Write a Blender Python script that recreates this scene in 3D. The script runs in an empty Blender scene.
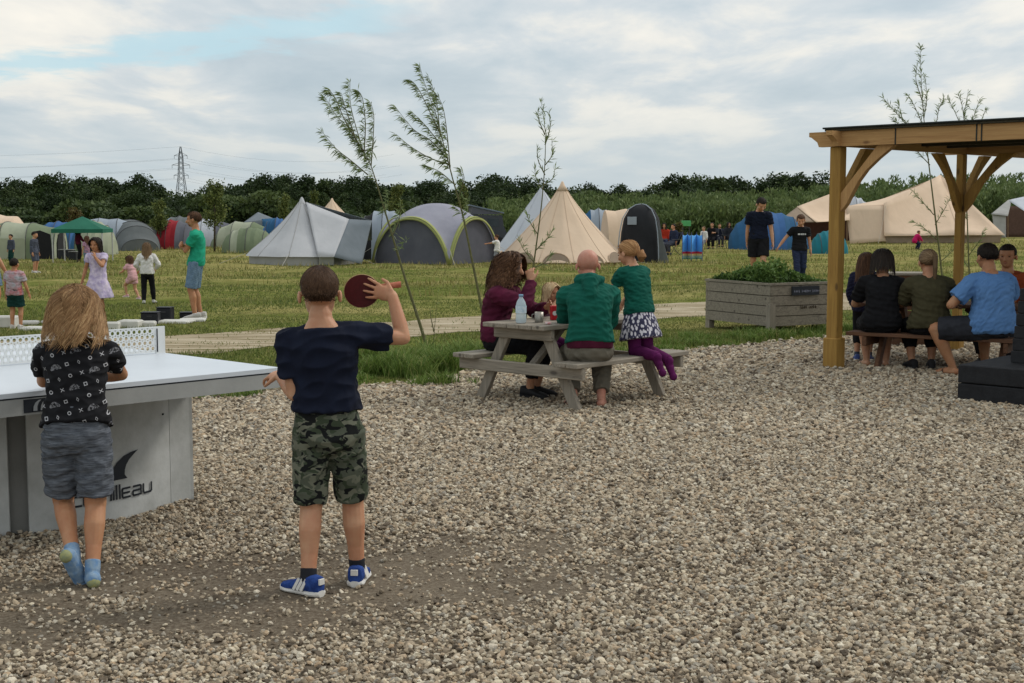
import bpy, bmesh, math, random
import numpy as np
from mathutils import Vector, Matrix, Quaternion
from mathutils import noise as mnoise
R = math.radians
SC = bpy.context.scene
COL = SC.collection
# ---------------------------------------------------------------- camera, world, sun, exposure
CAMH, FPX, HOR = 1.6, 1350.0, 214.0
cam_d = bpy.data.cameras.new('camera'); cam_d.sensor_width = 36.0
cam_d.lens = FPX / 1024 * 36.0; cam_d.clip_start = 0.05; cam_d.clip_end = 6000
cam = bpy.data.objects.new('camera', cam_d); COL.objects.link(cam)
PITCH = math.atan((341.5 - HOR) / FPX)
cam.location = (0, 0, CAMH); cam.rotation_euler = (R(90) - PITCH, 0, 0)
cam_d.dof.use_dof = False
SC.camera = cam
SUN_EL, SUN_AZ = R(42), R(62)      # azimuth clockwise from +Y (view direction)
world = bpy.data.worlds.new('World'); SC.world = world; world.use_nodes = True
def build_world():
    nt = world.node_tree; nt.nodes.clear(); N = nt.nodes.new; L = nt.links.new
    out = N('ShaderNodeOutputWorld')
    sky = N('ShaderNodeTexSky'); sky.sky_type = 'NISHITA'; sky.sun_disc = False
    sky.sun_elevation = SUN_EL; sky.sun_rotation = SUN_AZ; sky.air_density = 1.0; sky.dust_density = 1.0
    bg = N('ShaderNodeBackground'); bg.inputs[1].default_value = 0.15
    L(sky.outputs[0], bg.inputs[0])
    tc = N('ShaderNodeTexCoord'); sep = N('ShaderNodeSeparateXYZ'); L(tc.outputs['Generated'], sep.inputs[0])
    def math_(op, a, b=None, c=None):
        n = N('ShaderNodeMath'); n.operation = op
        for i, v in enumerate((a, b, c)):
            if v is None: continue
            if isinstance(v, (int, float)): n.inputs[i].default_value = v
            else: L(v, n.inputs[i])
        return n.outputs[0]
    def ramp(v, stops, mode='LINEAR'):
        n = N('ShaderNodeValToRGB'); n.color_ramp.interpolation = mode
        e = n.color_ramp.elements
        while len(e) < len(stops): e.new(0.5)
        for k, (p, c) in enumerate(stops):
            e[k].position = p; e[k].color = (c[0], c[1], c[2], 1) if not isinstance(c, (int, float)) else (c, c, c, 1)
        L(v, n.inputs[0]); return n.outputs[0]
    x, y, z = sep.outputs
    zz = math_('ADD', math_('MAXIMUM', z, 0.0), 0.09)
    u = math_('DIVIDE', x, zz); v = math_('DIVIDE', y, zz)
    comb = N('ShaderNodeCombineXYZ'); L(u, comb.inputs[0]); L(v, comb.inputs[1])
    def noise(scale, detail, rough, dist=0.0, off=(0, 0, 0), sc=(1, 1, 1)):
        m = N('ShaderNodeMapping'); m.inputs['Location'].default_value = off; m.inputs['Scale'].default_value = sc
        L(comb.outputs[0], m.inputs[0])
        n = N('ShaderNodeTexNoise'); n.inputs['Scale'].default_value = scale; n.inputs['Detail'].default_value = detail
        n.inputs['Roughness'].default_value = rough; n.inputs['Distortion'].default_value = dist
        L(m.outputs[0], n.inputs['Vector']); return n.outputs[0]
    n1 = noise(0.95, 6, 0.5, 0.2, (3.2, 1.0, 0), (1, 0.52, 1))
    n2 = noise(2.0, 6, 0.58, 0.3, (9.2, 4.0, 0), (1, 0.5, 1))
    # cloud body colour: grey-blue shadows to cream highlights
    mixn = math_('ADD', math_('MULTIPLY', n1, 0.55), math_('MULTIPLY', n2, 0.45))
    body = ramp(mixn, [(0.33, (0.47, 0.56, 0.62)), (0.44, (0.57, 0.645, 0.69)), (0.50, (0.68, 0.725, 0.745)), (0.56, (0.88, 0.86, 0.80)), (0.64, (1.0, 0.95, 0.85))])
    # towards the horizon the deck turns to a smooth grey-blue
    el = ramp(z, [(0.0, (0.55, 0.645, 0.70)), (0.045, (0.565, 0.65, 0.70)), (0.12, (0.63, 0.68, 0.71))])
    mx = N('ShaderNodeMixRGB'); L(ramp(z, [(0.0, 0.12), (0.035, 0.32), (0.075, 0.85), (0.12, 1.0)]), mx.inputs[0])
    L(el, mx.inputs[1]); L(body, mx.inputs[2])
    cb = N('ShaderNodeBackground'); L(mx.outputs[0], cb.inputs[0]); cb.inputs[1].default_value = 1.0
    # brighter overcast overhead
    L(ramp(z, [(0.0, 0.94), (0.12, 1.0), (0.3, 1.05), (0.8, 1.3)]), cb.inputs[1])
    # a long thin gap in the deck showing bright blue sky: band in azimuth / elevation
    az = math_('ARCTAN2', x, y)
    n3 = noise(3.0, 5, 0.6, 0.3, (1, 7, 0))
    line = math_('ADD', math_('MULTIPLY', az, 0.165), 0.157)         # elevation of the streak
    wob = math_('MULTIPLY', math_('SUBTRACT', n3, 0.5), 0.045)
    dist = math_('ABSOLUTE', math_('SUBTRACT', math_('SUBTRACT', z, line), wob))
    band = ramp(dist, [(0.003, 1.0), (0.014, 0.0)], 'EASE')
    lim = ramp(math_('ADD', az, 0.5), [(0.0, 0.6), (0.10, 1.0), (0.37, 1.0), (0.455, 0.0)], 'EASE')
    gate = math_('MULTIPLY', math_('MULTIPLY', band, lim), ramp(n1, [(0.2, 0.75), (0.4, 1.0)]))
    # elsewhere, out of view, a few more breaks
    brk = math_('MULTIPLY', ramp(n1, [(0.30, 1.0), (0.38, 0.0)]), ramp(z, [(0.2, 0.0), (0.35, 0.6)]))
    gap = math_('MAXIMUM', math_('MULTIPLY', gate, 0.80), brk)
    blue = N('ShaderNodeBackground'); blue.inputs[0].default_value = (0.60, 0.86, 0.96, 1); blue.inputs[1].default_value = 0.86
    add = N('ShaderNodeAddShader'); L(bg.outputs[0], add.inputs[0]); L(blue.outputs[0], add.inputs[1])
    ms = N('ShaderNodeMixShader'); L(gap, ms.inputs[0]); L(cb.outputs[0], ms.inputs[1]); L(blue.outputs[0], ms.inputs[2])
    tiny = N('ShaderNodeMixShader'); tiny.inputs[0].default_value = 0.06
    L(ms.outputs[0], tiny.inputs[1]); L(bg.outputs[0], tiny.inputs[2])
    L(tiny.outputs[0], out.inputs[0])
build_world()
sun_d = bpy.data.lights.new('sun', 'SUN'); sun_d.energy = 1.5; sun_d.angle = R(12); sun_d.color = (1.0, 0.95, 0.87)
sun = bpy.data.objects.new('sun', sun_d); COL.objects.link(sun)
sdir = Vector((math.sin(SUN_AZ) * math.cos(SUN_EL), math.cos(SUN_AZ) * math.cos(SUN_EL), math.sin(SUN_EL)))
sun.rotation_euler = sdir.to_track_quat('Z', 'Y').to_euler()
sun.location = (0, 0, 30)
SC.view_settings.view_transform = 'Standard'; SC.view_settings.look = 'None'
SC.view_settings.exposure = 0.0; SC.view_settings.gamma = 1.0
SC.render.engine = 'CYCLES'
SC.cycles.max_bounces = 6; SC.cycles.diffuse_bounces = 3; SC.cycles.transparent_max_bounces = 8
SC.cycles.use_denoising = True

# ---------------------------------------------------------------- helpers
_cp, _sp = math.cos(PITCH), math.sin(PITCH)
def ray(px, py):
    x, y, z = px - 512.0, FPX, 341.5 - py
    return Vector((x, y * _cp + z * _sp, z * _cp - y * _sp))
def at(px, py, z=0.0):
    r = ray(px, py); t = (z - CAMH) / r.z
    return Vector((r.x * t, r.y * t, z))
def PY(px, py, Y):
    r = ray(px, py); t = Y / r.y
    return Vector((r.x * t, Y, CAMH + r.z * t))
def gz(x, y):
    m = 0.2 * math.exp(-((x - 5.0) / 2.6) ** 2 - ((y - 27.6) / 1.6) ** 2)
    return m
def tag(o, label=None, cat=None, group=None, kind=None):
    if label: o['label'] = label
    if cat: o['category'] = cat
    if group: o['group'] = group
    if kind: o['kind'] = kind
    return o
def empty(name, loc=(0, 0, 0), rz=0.0, **k):
    o = bpy.data.objects.new(name, None); COL.objects.link(o)
    o.location = loc; o.rotation_euler = (0, 0, rz); o.empty_display_size = 0.1
    return tag(o, **k)
def link_mesh(name, me, mats, parent=None, smooth=False, loc=None):
    o = bpy.data.objects.new(name, me); COL.objects.link(o)
    for m in (mats if isinstance(mats, (list, tuple)) else [mats]): me.materials.append(m)
    if smooth: me.shade_smooth()
    if parent is not None: o.parent = parent
    if loc is not None: o.location = loc
    return o
def np_mesh(name, V, F, mats, parent=None, smooth=False, rnd=None, midx=None, n=None):
    """V (n,3), F (m,k) arrays; rnd one value per face -> attribute 'rnd'"""
    me = bpy.data.meshes.new(name); V = np.asarray(V, dtype=np.float32); F = np.asarray(F, dtype=np.int32)
    k = F.shape[1]
    me.vertices.add(len(V)); me.vertices.foreach_set('co', V.ravel())
    me.loops.add(F.size); me.loops.foreach_set('vertex_index', F.ravel())
    me.polygons.add(len(F)); me.polygons.foreach_set('loop_start', np.arange(0, F.size, k, dtype=np.int32))
    me.polygons.foreach_set('loop_total', np.full(len(F), k, dtype=np.int32))
    if midx is not None: me.polygons.foreach_set('material_index', np.asarray(midx, dtype=np.int32))
    if rnd is not None:
        a = me.attributes.new('rnd', 'FLOAT', 'FACE'); a.data.foreach_set('value', np.asarray(rnd, dtype=np.float32))
    me.update(calc_edges=True); me.validate()
    return link_mesh(name, me, mats, parent, smooth)
class MB:
    """collects simple shapes; build() links them as ONE mesh object"""
    def __init__(s): s.v = []; s.f = []; s.m = []
    def add(s, vs, fs, mi=0):
        b = len(s.v); s.v += [tuple(v) for v in vs]
        for f in fs: s.f.append(tuple(b + i for i in f)); s.m.append(mi)
    def box(s, c, size, M=None, mi=0, bev=0.0):
        x, y, z = [a / 2 for a in size]; c = Vector(c)
        if bev > 0:
            b = min(bev, x * .9, y * .9, z * .9); P = []
            for sx in (-1, 1):
                for sy in (-1, 1):
                    for sz in (-1, 1):
                        P += [Vector((sx * (x - b), sy * (y - b), sz * z)), Vector((sx * (x - b), sy * y, sz * (z - b))), Vector((sx * x, sy * (y - b), sz * (z - b)))]
            bm = bmesh.new()
            for p in P: bm.verts.new(p)
            r = bmesh.ops.convex_hull(bm, input=bm.verts[:])
            bm.verts.index_update()
            vs = [v.co.copy() for v in bm.verts]; fs = [[v.index for v in f.verts] for f in bm.faces]; bm.free()
        else:
            vs = [Vector((sx * x, sy * y, sz * z)) for sx in (-1, 1) for sy in (-1, 1) for sz in (-1, 1)]
            fs = [(0, 1, 3, 2), (4, 6, 7, 5), (0, 4, 5, 1), (2, 3, 7, 6), (0, 2, 6, 4), (1, 5, 7, 3)]
        if M is not None: vs = [M @ v for v in vs]
        s.add([v + c for v in vs], fs, mi); return s
    def beam(s, p, q, w, h, up=(0, 0, 1), mi=0, bev=0.004):
        """board from p to q, width w (sideways) and height h (along up)"""
        p, q = Vector(p), Vector(q); d = (q - p); L_ = d.length; d.normalize()
        side = d.cross(Vector(up)).normalized(); u = side.cross(d).normalized()
        M = Matrix((side, d, u)).transposed().to_3x3()
        return s.box((p + q) / 2, (w, L_, h), M, mi, bev)
    def tube(s, pts, r, n=8, mi=0, caps=True):
        pts = [Vector(p) for p in pts]; rs = r if isinstance(r, (list, tuple)) else [r] * len(pts)
        rings = []; prev = None
        for i, p in enumerate(pts):
            d = (pts[min(i + 1, len(pts) - 1)] - pts[max(i - 1, 0)]).normalized()
            if prev is None:
                a = d.cross(Vector((0, 0, 1)));
                if a.length < 1e-3: a = d.cross(Vector((1, 0, 0)))
                a.normalize()
            else: a = (prev - d * prev.dot(d)).normalized()
            prev = a; b = d.cross(a)
            rings.append([p + (a * math.cos(2 * math.pi * k / n) + b * math.sin(2 * math.pi * k / n)) * rs[i] for k in range(n)])
        vs = [v for r_ in rings for v in r_]; fs = []
        for i in range(len(pts) - 1):
            for k in range(n): fs.append((i * n + k, i * n + (k + 1) % n, (i + 1) * n + (k + 1) % n, (i + 1) * n + k))
        if caps: fs.append(tuple(range(n - 1, -1, -1))); fs.append(tuple(range((len(pts) - 1) * n, len(pts) * n)))
        s.add(vs, fs, mi); return s
    def lathe(s, c, prof, n=20, mi=0, caps=True):
        c = Vector(c); vs = []; fs = []
        for r_, z in prof:
            for k in range(n): a = 2 * math.pi * k / n; vs.append(c + Vector((r_ * math.cos(a), r_ * math.sin(a), z)))
        for i in range(len(prof) - 1):
            for k in range(n): fs.append((i * n + k, i * n + (k + 1) % n, (i + 1) * n + (k + 1) % n, (i + 1) * n + k))
        if caps: fs.append(tuple(range(n - 1, -1, -1))); fs.append(tuple(range((len(prof) - 1) * n, len(prof) * n)))
        s.add(vs, fs, mi); return s
    def prism(s, poly, depth, M=None, mi=0):
        """poly: list of (x,z); extruded +-depth/2 along y"""
        n = len(poly); vs = [Vector((x, -depth / 2, z)) for x, z in poly] + [Vector((x, depth / 2, z)) for x, z in poly]
        fs = [tuple(range(n)), tuple(range(2 * n - 1, n - 1, -1))] + [(i, n + i, n + (i + 1) % n, (i + 1) % n) for i in range(n)]
        if M is not None: vs = [M @ v for v in vs]
        s.add(vs, fs, mi); return s
    def grid(s, fn, nu, nv, mi=0, closed_u=False):
        b = []; fs = []
        for i in range(nu + (0 if closed_u else 1)):
            for j in range(nv + 1): b.append(Vector(fn(i / nu, j / nv)))
        nn = nu if closed_u else nu + 1
        for i in range(nu):
            for j in range(nv):
                a = i * (nv + 1) + j; c = ((i + 1) % nn) * (nv + 1) + j
                fs.append((a, c, c + 1, a + 1))
        s.add(b, fs, mi); return s
    def build(s, name, mats, parent=None, smooth=False, solid=0.0, recalc=True):
        me = bpy.data.meshes.new(name); me.from_pydata(s.v, [], s.f)
        me.polygons.foreach_set('material_index', s.m); me.update()
        if recalc or solid:
            bm = bmesh.new(); bm.from_mesh(me)
            bmesh.ops.recalc_face_normals(bm, faces=bm.faces[:])
            if solid: bmesh.ops.solidify(bm, geom=bm.faces[:], thickness=solid)
            bm.to_mesh(me); bm.free()
        o = link_mesh(name, me, mats, parent, False)
        if smooth: me.set_sharp_from_angle(angle=R(40)) if False else me.shade_smooth()
        if smooth == 'auto':
            try: me.set_sharp_from_angle(angle=R(35))
            except Exception: pass
        return o
def copy_tree(o, parent=None):
    c = o.copy(); COL.objects.link(c); c.parent = parent
    for ch in o.children: copy_tree(ch, c)
    return c

# ---------------------------------------------------------------- materials
def newmat(name):
    m = bpy.data.materials.new(name); m.use_nodes = True
    nt = m.node_tree; b = nt.nodes['Principled BSDF']
    return m, nt, b
def ramp_node(nt, src, stops, interp='LINEAR'):
    n = nt.nodes.new('ShaderNodeValToRGB'); n.color_ramp.interpolation = interp
    e = n.color_ramp.elements
    while len(e) < len(stops): e.new(0.5)
    for k, (p, c) in enumerate(stops):
        e[k].position = p; e[k].color = (c, c, c, 1) if isinstance(c, (int, float)) else (*c[:3], 1)
    nt.links.new(src, n.inputs[0]); return n.outputs[0]
def coords(nt, scale=(1, 1, 1), space='Object', off=(0, 0, 0), rot=(0, 0, 0)):
    tc = nt.nodes.new('ShaderNodeTexCoord'); m = nt.nodes.new('ShaderNodeMapping')
    m.inputs['Scale'].default_value = scale; m.inputs['Location'].default_value = off; m.inputs['Rotation'].default_value = rot
    if space == 'World':
        g = nt.nodes.new('ShaderNodeNewGeometry'); nt.links.new(g.outputs['Position'], m.inputs[0])
    else: nt.links.new(tc.outputs[space], m.inputs[0])
    return m.outputs[0]
def noise_node(nt, vec, scale, detail=4, rough=0.55, dist=0.0, out=0):
    n = nt.nodes.new('ShaderNodeTexNoise'); n.inputs['Scale'].default_value = scale; n.inputs['Detail'].default_value = detail
    n.inputs['Roughness'].default_value = rough; n.inputs['Distortion'].default_value = dist
    nt.links.new(vec, n.inputs['Vector']); return n.outputs[out]
def bump_node(nt, b, h, strength, dist=0.01):
    n = nt.nodes.new('ShaderNodeBump'); n.inputs['Strength'].default_value = strength; n.inputs['Distance'].default_value = dist
    nt.links.new(h, n.inputs['Height']); nt.links.new(n.outputs[0], b.inputs['Normal'])
def mixc(nt, f, a, c, mode='MIX'):
    n = nt.nodes.new('ShaderNodeMixRGB'); n.blend_type = mode
    for i, v in enumerate((f, a, c)):
        if isinstance(v, (int, float)): n.inputs[i].default_value = v if i == 0 else (v, v, v, 1)
        elif isinstance(v, (tuple, list)): n.inputs[i].default_value = (*v[:3], 1)
        else: nt.links.new(v, n.inputs[i])
    return n.outputs[0]
def mth(nt, op, a, b=None, c=None):
    n = nt.nodes.new('ShaderNodeMath'); n.operation = op
    for i, v in enumerate((a, b, c)):
        if v is None: continue
        if isinstance(v, (int, float)): n.inputs[i].default_value = v
        else: nt.links.new(v, n.inputs[i])
    return n.outputs[0]
def pm(name, c1, c2=None, scale=6.0, rough=0.8, bump=0.0, bscale=None, metal=0.0, stretch=(1, 1, 1), sub=0.0, trans=0.0, detail=5, spec=0.3, dist=0.0, bdist=0.01):
    m, nt, b = newmat(name)
    if c2 is None: c2 = tuple(x * 0.78 for x in c1)
    v = coords(nt, stretch)
    n = noise_node(nt, v, scale, detail, 0.6, dist)
    nt.links.new(ramp_node(nt, n, [(0.33, c2), (0.67, c1)]), b.inputs['Base Color'])
    b.inputs['Roughness'].default_value = rough; b.inputs['Metallic'].default_value = metal
    b.inputs['Specular IOR Level'].default_value = spec
    if sub: b.inputs['Subsurface Weight'].default_value = sub; b.inputs['Subsurface Radius'].default_value = (0.02, 0.008, 0.004)
    if trans: b.inputs['Transmission Weight'].default_value = trans
    if bump: bump_node(nt, b, noise_node(nt, v, bscale or scale * 6, 4), bump, bdist)
    return m
def leafmat(name, stops, rough=0.65, transl=0.25, patch=None):
    """leaf-like material coloured by the per-face attribute rnd, with some light through the leaf"""
    m, nt, b = newmat(name)
    a = nt.nodes.new('ShaderNodeAttribute'); a.attribute_name = 'rnd'
    c = ramp_node(nt, a.outputs['Fac'], stops)
    if patch:
        n = noise_node(nt, coords(nt, (1, 1, 1), 'World'), patch[0], 4, 0.6)
        c = mixc(nt, ramp_node(nt, n, [(patch[2], 0.0), (patch[3], 1.0)]), c, patch[1])
    nt.links.new(c, b.inputs['Base Color']); b.inputs['Roughness'].default_value = rough; b.inputs['Specular IOR Level'].default_value = 0.25
    t = nt.nodes.new('ShaderNodeBsdfTranslucent'); nt.links.new(c, t.inputs[0])
    ms = nt.nodes.new('ShaderNodeMixShader'); ms.inputs[0].default_value = transl
    nt.links.new(b.outputs[0], ms.inputs[1]); nt.links.new(t.outputs[0], ms.inputs[2])
    nt.links.new(ms.outputs[0], nt.nodes['Material Output'].inputs[0])
    return m
def clothmat(name, c1, c2=None, scale=2.5, rough=0.85, transl=0.22, bump=0.25):
    """tent fabric: slight dirt, weave and light coming through"""
    m, nt, b = newmat(name)
    if c2 is None: c2 = tuple(x * 0.86 for x in c1)
    v = coords(nt)
    c = ramp_node(nt, noise_node(nt, v, scale, 5, 0.6), [(0.3, c2), (0.7, c1)])
    nt.links.new(c, b.inputs['Base Color']); b.inputs['Roughness'].default_value = rough; b.inputs['Specular IOR Level'].default_value = 0.25
    if bump: bump_node(nt, b, noise_node(nt, coords(nt, (1, 1, 0.35)), 2.2, 3, 0.5, 0.4), bump, 0.12)
    t = nt.nodes.new('ShaderNodeBsdfTranslucent'); nt.links.new(c, t.inputs[0])
    ms = nt.nodes.new('ShaderNodeMixShader'); ms.inputs[0].default_value = transl
    nt.links.new(b.outputs[0], ms.inputs[1]); nt.links.new(t.outputs[0], ms.inputs[2])
    nt.links.new(ms.outputs[0], nt.nodes['Material Output'].inputs[0])
    return m
def woodmat(name, c1, c2, axis=0, dark=(0.05, 0.035, 0.02), rough=0.75, knots=True, space='Object'):
    m, nt, b = newmat(name)
    st = [11.0, 11.0, 11.0]; st[axis] = 0.55
    v = coords(nt, st, space)
    n = noise_node(nt, v, 3.0, 6, 0.65, 1.2)
    n2 = noise_node(nt, coords(nt, (1, 1, 1), space), 1.7, 3)
    c = ramp_node(nt, n, [(0.25, dark), (0.36, c2), (0.62, c1)])
    c = mixc(nt, ramp_node(nt, n2, [(0.35, 0.0), (0.75, 0.45)]), c, c2)
    if knots:
        st2 = [7.0, 7.0, 7.0]; st2[axis] = 3.0
        vo = nt.nodes.new('ShaderNodeTexVoronoi'); vo.inputs['Scale'].default_value = 0.9
        nt.links.new(coords(nt, st2, space), vo.inputs['Vector'])
        c = mixc(nt, ramp_node(nt, vo.outputs['Distance'], [(0.07, 0.85), (0.15, 0.0)]), c, dark)
    nt.links.new(c, b.inputs['Base Color']); b.inputs['Roughness'].default_value = rough; b.inputs['Specular IOR Level'].default_value = 0.25
    bump_node(nt, b, n, 0.5, 0.004)
    return m
# ================================================================= THE SETTING
rng = np.random.default_rng(7)
def grass_colour(nt):
    """patchy green and straw colour shared by the ground sheet, in world space"""
    v = coords(nt, (1, 1, 1), 'World')
    big = noise_node(nt, coords(nt, (0.6, 1.0, 1), 'World'), 0.30, 5, 0.65)
    mid = noise_node(nt, v, 2.2, 5, 0.65)
    g = ramp_node(nt, mid, [(0.3, (0.072, 0.092, 0.022)), (0.5, (0.122, 0.142, 0.036)), (0.7, (0.185, 0.195, 0.062))])
    s = ramp_node(nt, mid, [(0.3, (0.19, 0.17, 0.055)), (0.7, (0.34, 0.29, 0.125))])
    return g, s, big, mid
m_ground, nt, b = newmat('field_ground')
g, s, big, mid = grass_colour(nt)
sepn = nt.nodes.new('ShaderNodeSeparateXYZ'); nt.links.new(coords(nt, (1, 1, 1), 'World'), sepn.inputs[0])
far = ramp_node(nt, mth(nt, 'DIVIDE', sepn.outputs[1], 100.0), [(0.25, 0.0), (0.44, 0.22), (0.8, 0.30)])
mask = ramp_node(nt, mth(nt, 'ADD', big, mth(nt, 'MULTIPLY', far, 0.35)), [(0.47, 0.0), (0.66, 1.0)])
nt.links.new(mixc(nt, mask, g, s), b.inputs['Base Color']); b.inputs['Roughness'].default_value = 1.0
b.inputs['Specular IOR Level'].default_value = 0.0
bump_node(nt, b, mid, 0.6, 0.08)
def ground_sheet():
    xs = np.concatenate([-np.geomspace(900, 12, 26), np.linspace(-11, 16, 82), np.geomspace(17, 900, 28)])
    ys = np.concatenate([np.linspace(-12, 60, 145), np.geomspace(62, 1500, 34)])
    X, Y = np.meshgrid(xs, ys, indexing='ij')
    Z = 0.2 * np.exp(-((X - 5.0) / 2.6) ** 2 - ((Y - 27.6) / 1.6) ** 2)
    f = np.clip((Y - 22) / 10, 0, 1)
    Z = Z + f * 0.03 * (np.sin(X * 1.3 + 0.7 * np.sin(Y * .6)) * np.sin(Y * 0.9 + 1.1))
    V = np.stack([X, Y, Z], -1).reshape(-1, 3)
    n, k = len(xs), len(ys); i, j = np.meshgrid(np.arange(n - 1), np.arange(k - 1), indexing='ij')
    a = (i * k + j).ravel(); F = np.stack([a, a + k, a + k + 1, a + 1], 1)
    return np_mesh('ground', V, F, m_ground, None, True)
tag(ground_sheet(), kind='structure')

def strip(name, upper, lower, z, mat, n=160, amp=0.12, seed=1, mid_rows=6):
    """a sheet between two world polylines with uneven edges"""
    def samp(pts, t):
        pts = [Vector(p) for p in pts]; L_ = [0]
        for a, c in zip(pts, pts[1:]): L_.append(L_[-1] + (c - a).length)
        d = t * L_[-1]
        for k in range(len(pts) - 1):
            if d <= L_[k + 1] + 1e-9:
                return pts[k].lerp(pts[k + 1], (d - L_[k]) / max(L_[k + 1] - L_[k], 1e-6))
        return pts[-1]
    V = []; F = []
    for i in range(n + 1):
        t = i / n; a = samp(upper, t); c = samp(lower, t)
        w1 = mnoise.fractal(Vector((a.x * .8, a.y * .8, seed)), 1.0, 2.0, 5) * amp
        w2 = mnoise.fractal(Vector((c.x * .8, c.y * .8, seed + 9)), 1.0, 2.0, 5) * amp
        d = (c - a).normalized()
        a = a + d * w1; c = c + d * w2
        for j in range(mid_rows + 1):
            p = a.lerp(c, j / mid_rows); V.append((p.x, p.y, z + .2 * math.exp(-((p.x - 5) / 2.6) ** 2 - ((p.y - 27.6) / 1.6) ** 2)))
    for i in range(n):
        for j in range(mid_rows):
            q = i * (mid_rows + 1) + j; F.append((q, q + mid_rows + 1, q + mid_rows + 2, q + 1))
    return np_mesh(name, V, F, mat, None, True)
m_track, nt, b = newmat('dirt_track')
v = coords(nt, (0.28, 2.2, 1), 'World')
n1 = noise_node(nt, v, 2.4, 7, 0.72, 0.4); n2 = noise_node(nt, coords(nt, (1, 1, 1), 'World'), 40, 3, 0.7)
c = ramp_node(nt, n1, [(0.34, (0.14, 0.135, 0.05)), (0.43, (0.25, 0.20, 0.125)), (0.52, (0.40, 0.335, 0.235)), (0.64, (0.54, 0.47, 0.36))])
c = mixc(nt, ramp_node(nt, n2, [(0.35, 0.0), (0.7, 0.4)]), c, (0.2, 0.17, 0.12))
nt.links.new(c, b.inputs['Base Color']); b.inputs['Roughness'].default_value = 1.0; b.inputs['Specular IOR Level'].default_value = 0
bump_node(nt, b, n1, 0.5, 0.05)
UP = [at(-260, 345), at(0, 341), at(165, 337), at(300, 328), at(450, 318), at(600, 307), at(710, 301), at(860, 296), at(1100, 290)]
LO = [at(-260, 372), at(0, 362), at(165, 355), at(300, 346), at(450, 334), at(560, 325), at(700, 316), at(860, 310), at(1100, 303)]
tag(strip('dirt_track', UP, LO, 0.006, m_track, amp=0.35, seed=3), kind='structure')

# gravel yard: brown dirt sheet, then real stones over it
GE = [at(-300, 425), at(0, 412), at(190, 399), at(250, 392), at(370, 386), at(430, 381), at(475, 371), at(560, 360), at(690, 350), at(760, 344), at(850, 336), at(930, 330), at(1024, 326), at(1300, 322)]
EX = np.array([p.x for p in GE]); EYY = np.array([p.y for p in GE])
def gravel_edge(x): return np.interp(x, EX, EYY)
def nz(x, y, s, seed=0.0):
    x = np.asarray(x) * s; y = np.asarray(y) * s; o = seed
    return (np.sin(x * 1.7 + 1.3 * np.sin(y * 1.1 + o)) + np.sin(y * 2.3 + 1.7 * np.sin(x * 0.9 + o * 2)) + .6 * np.sin(x * 4.1 + y * 3.7 + o * 3) + .6 * np.sin(x * 3.3 - y * 5.1 + o)) / 3.2
m_dirt, nt, b = newmat('gravel_dirt')
v = coords(nt, (1, 1, 1), 'World')
n1 = noise_node(nt, v, 1.2, 6, 0.6); n2 = noise_node(nt, v, 55, 4, 0.75); n3 = noise_node(nt, v, 160, 2, 0.6)
c = ramp_node(nt, n1, [(0.3, (0.075, 0.056, 0.040)), (0.7, (0.145, 0.115, 0.082))])
c = mixc(nt, ramp_node(nt, n2, [(0.44, 0.0), (0.68, 0.75)]), c, (0.26, 0.22, 0.165))
nt.links.new(c, b.inputs['Base Color']); b.inputs['Roughness'].default_value = 1.0; b.inputs['Specular IOR Level'].default_value = 0.1
bump_node(nt, b, n2, 0.6, 0.012)
low = [Vector((p.x, -6.0, 0)) for p in GE]
tag(strip('gravel_bed', GE, low, 0.004, m_dirt, n=220, amp=0.18, seed=5, mid_rows=30), kind='structure')

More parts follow.
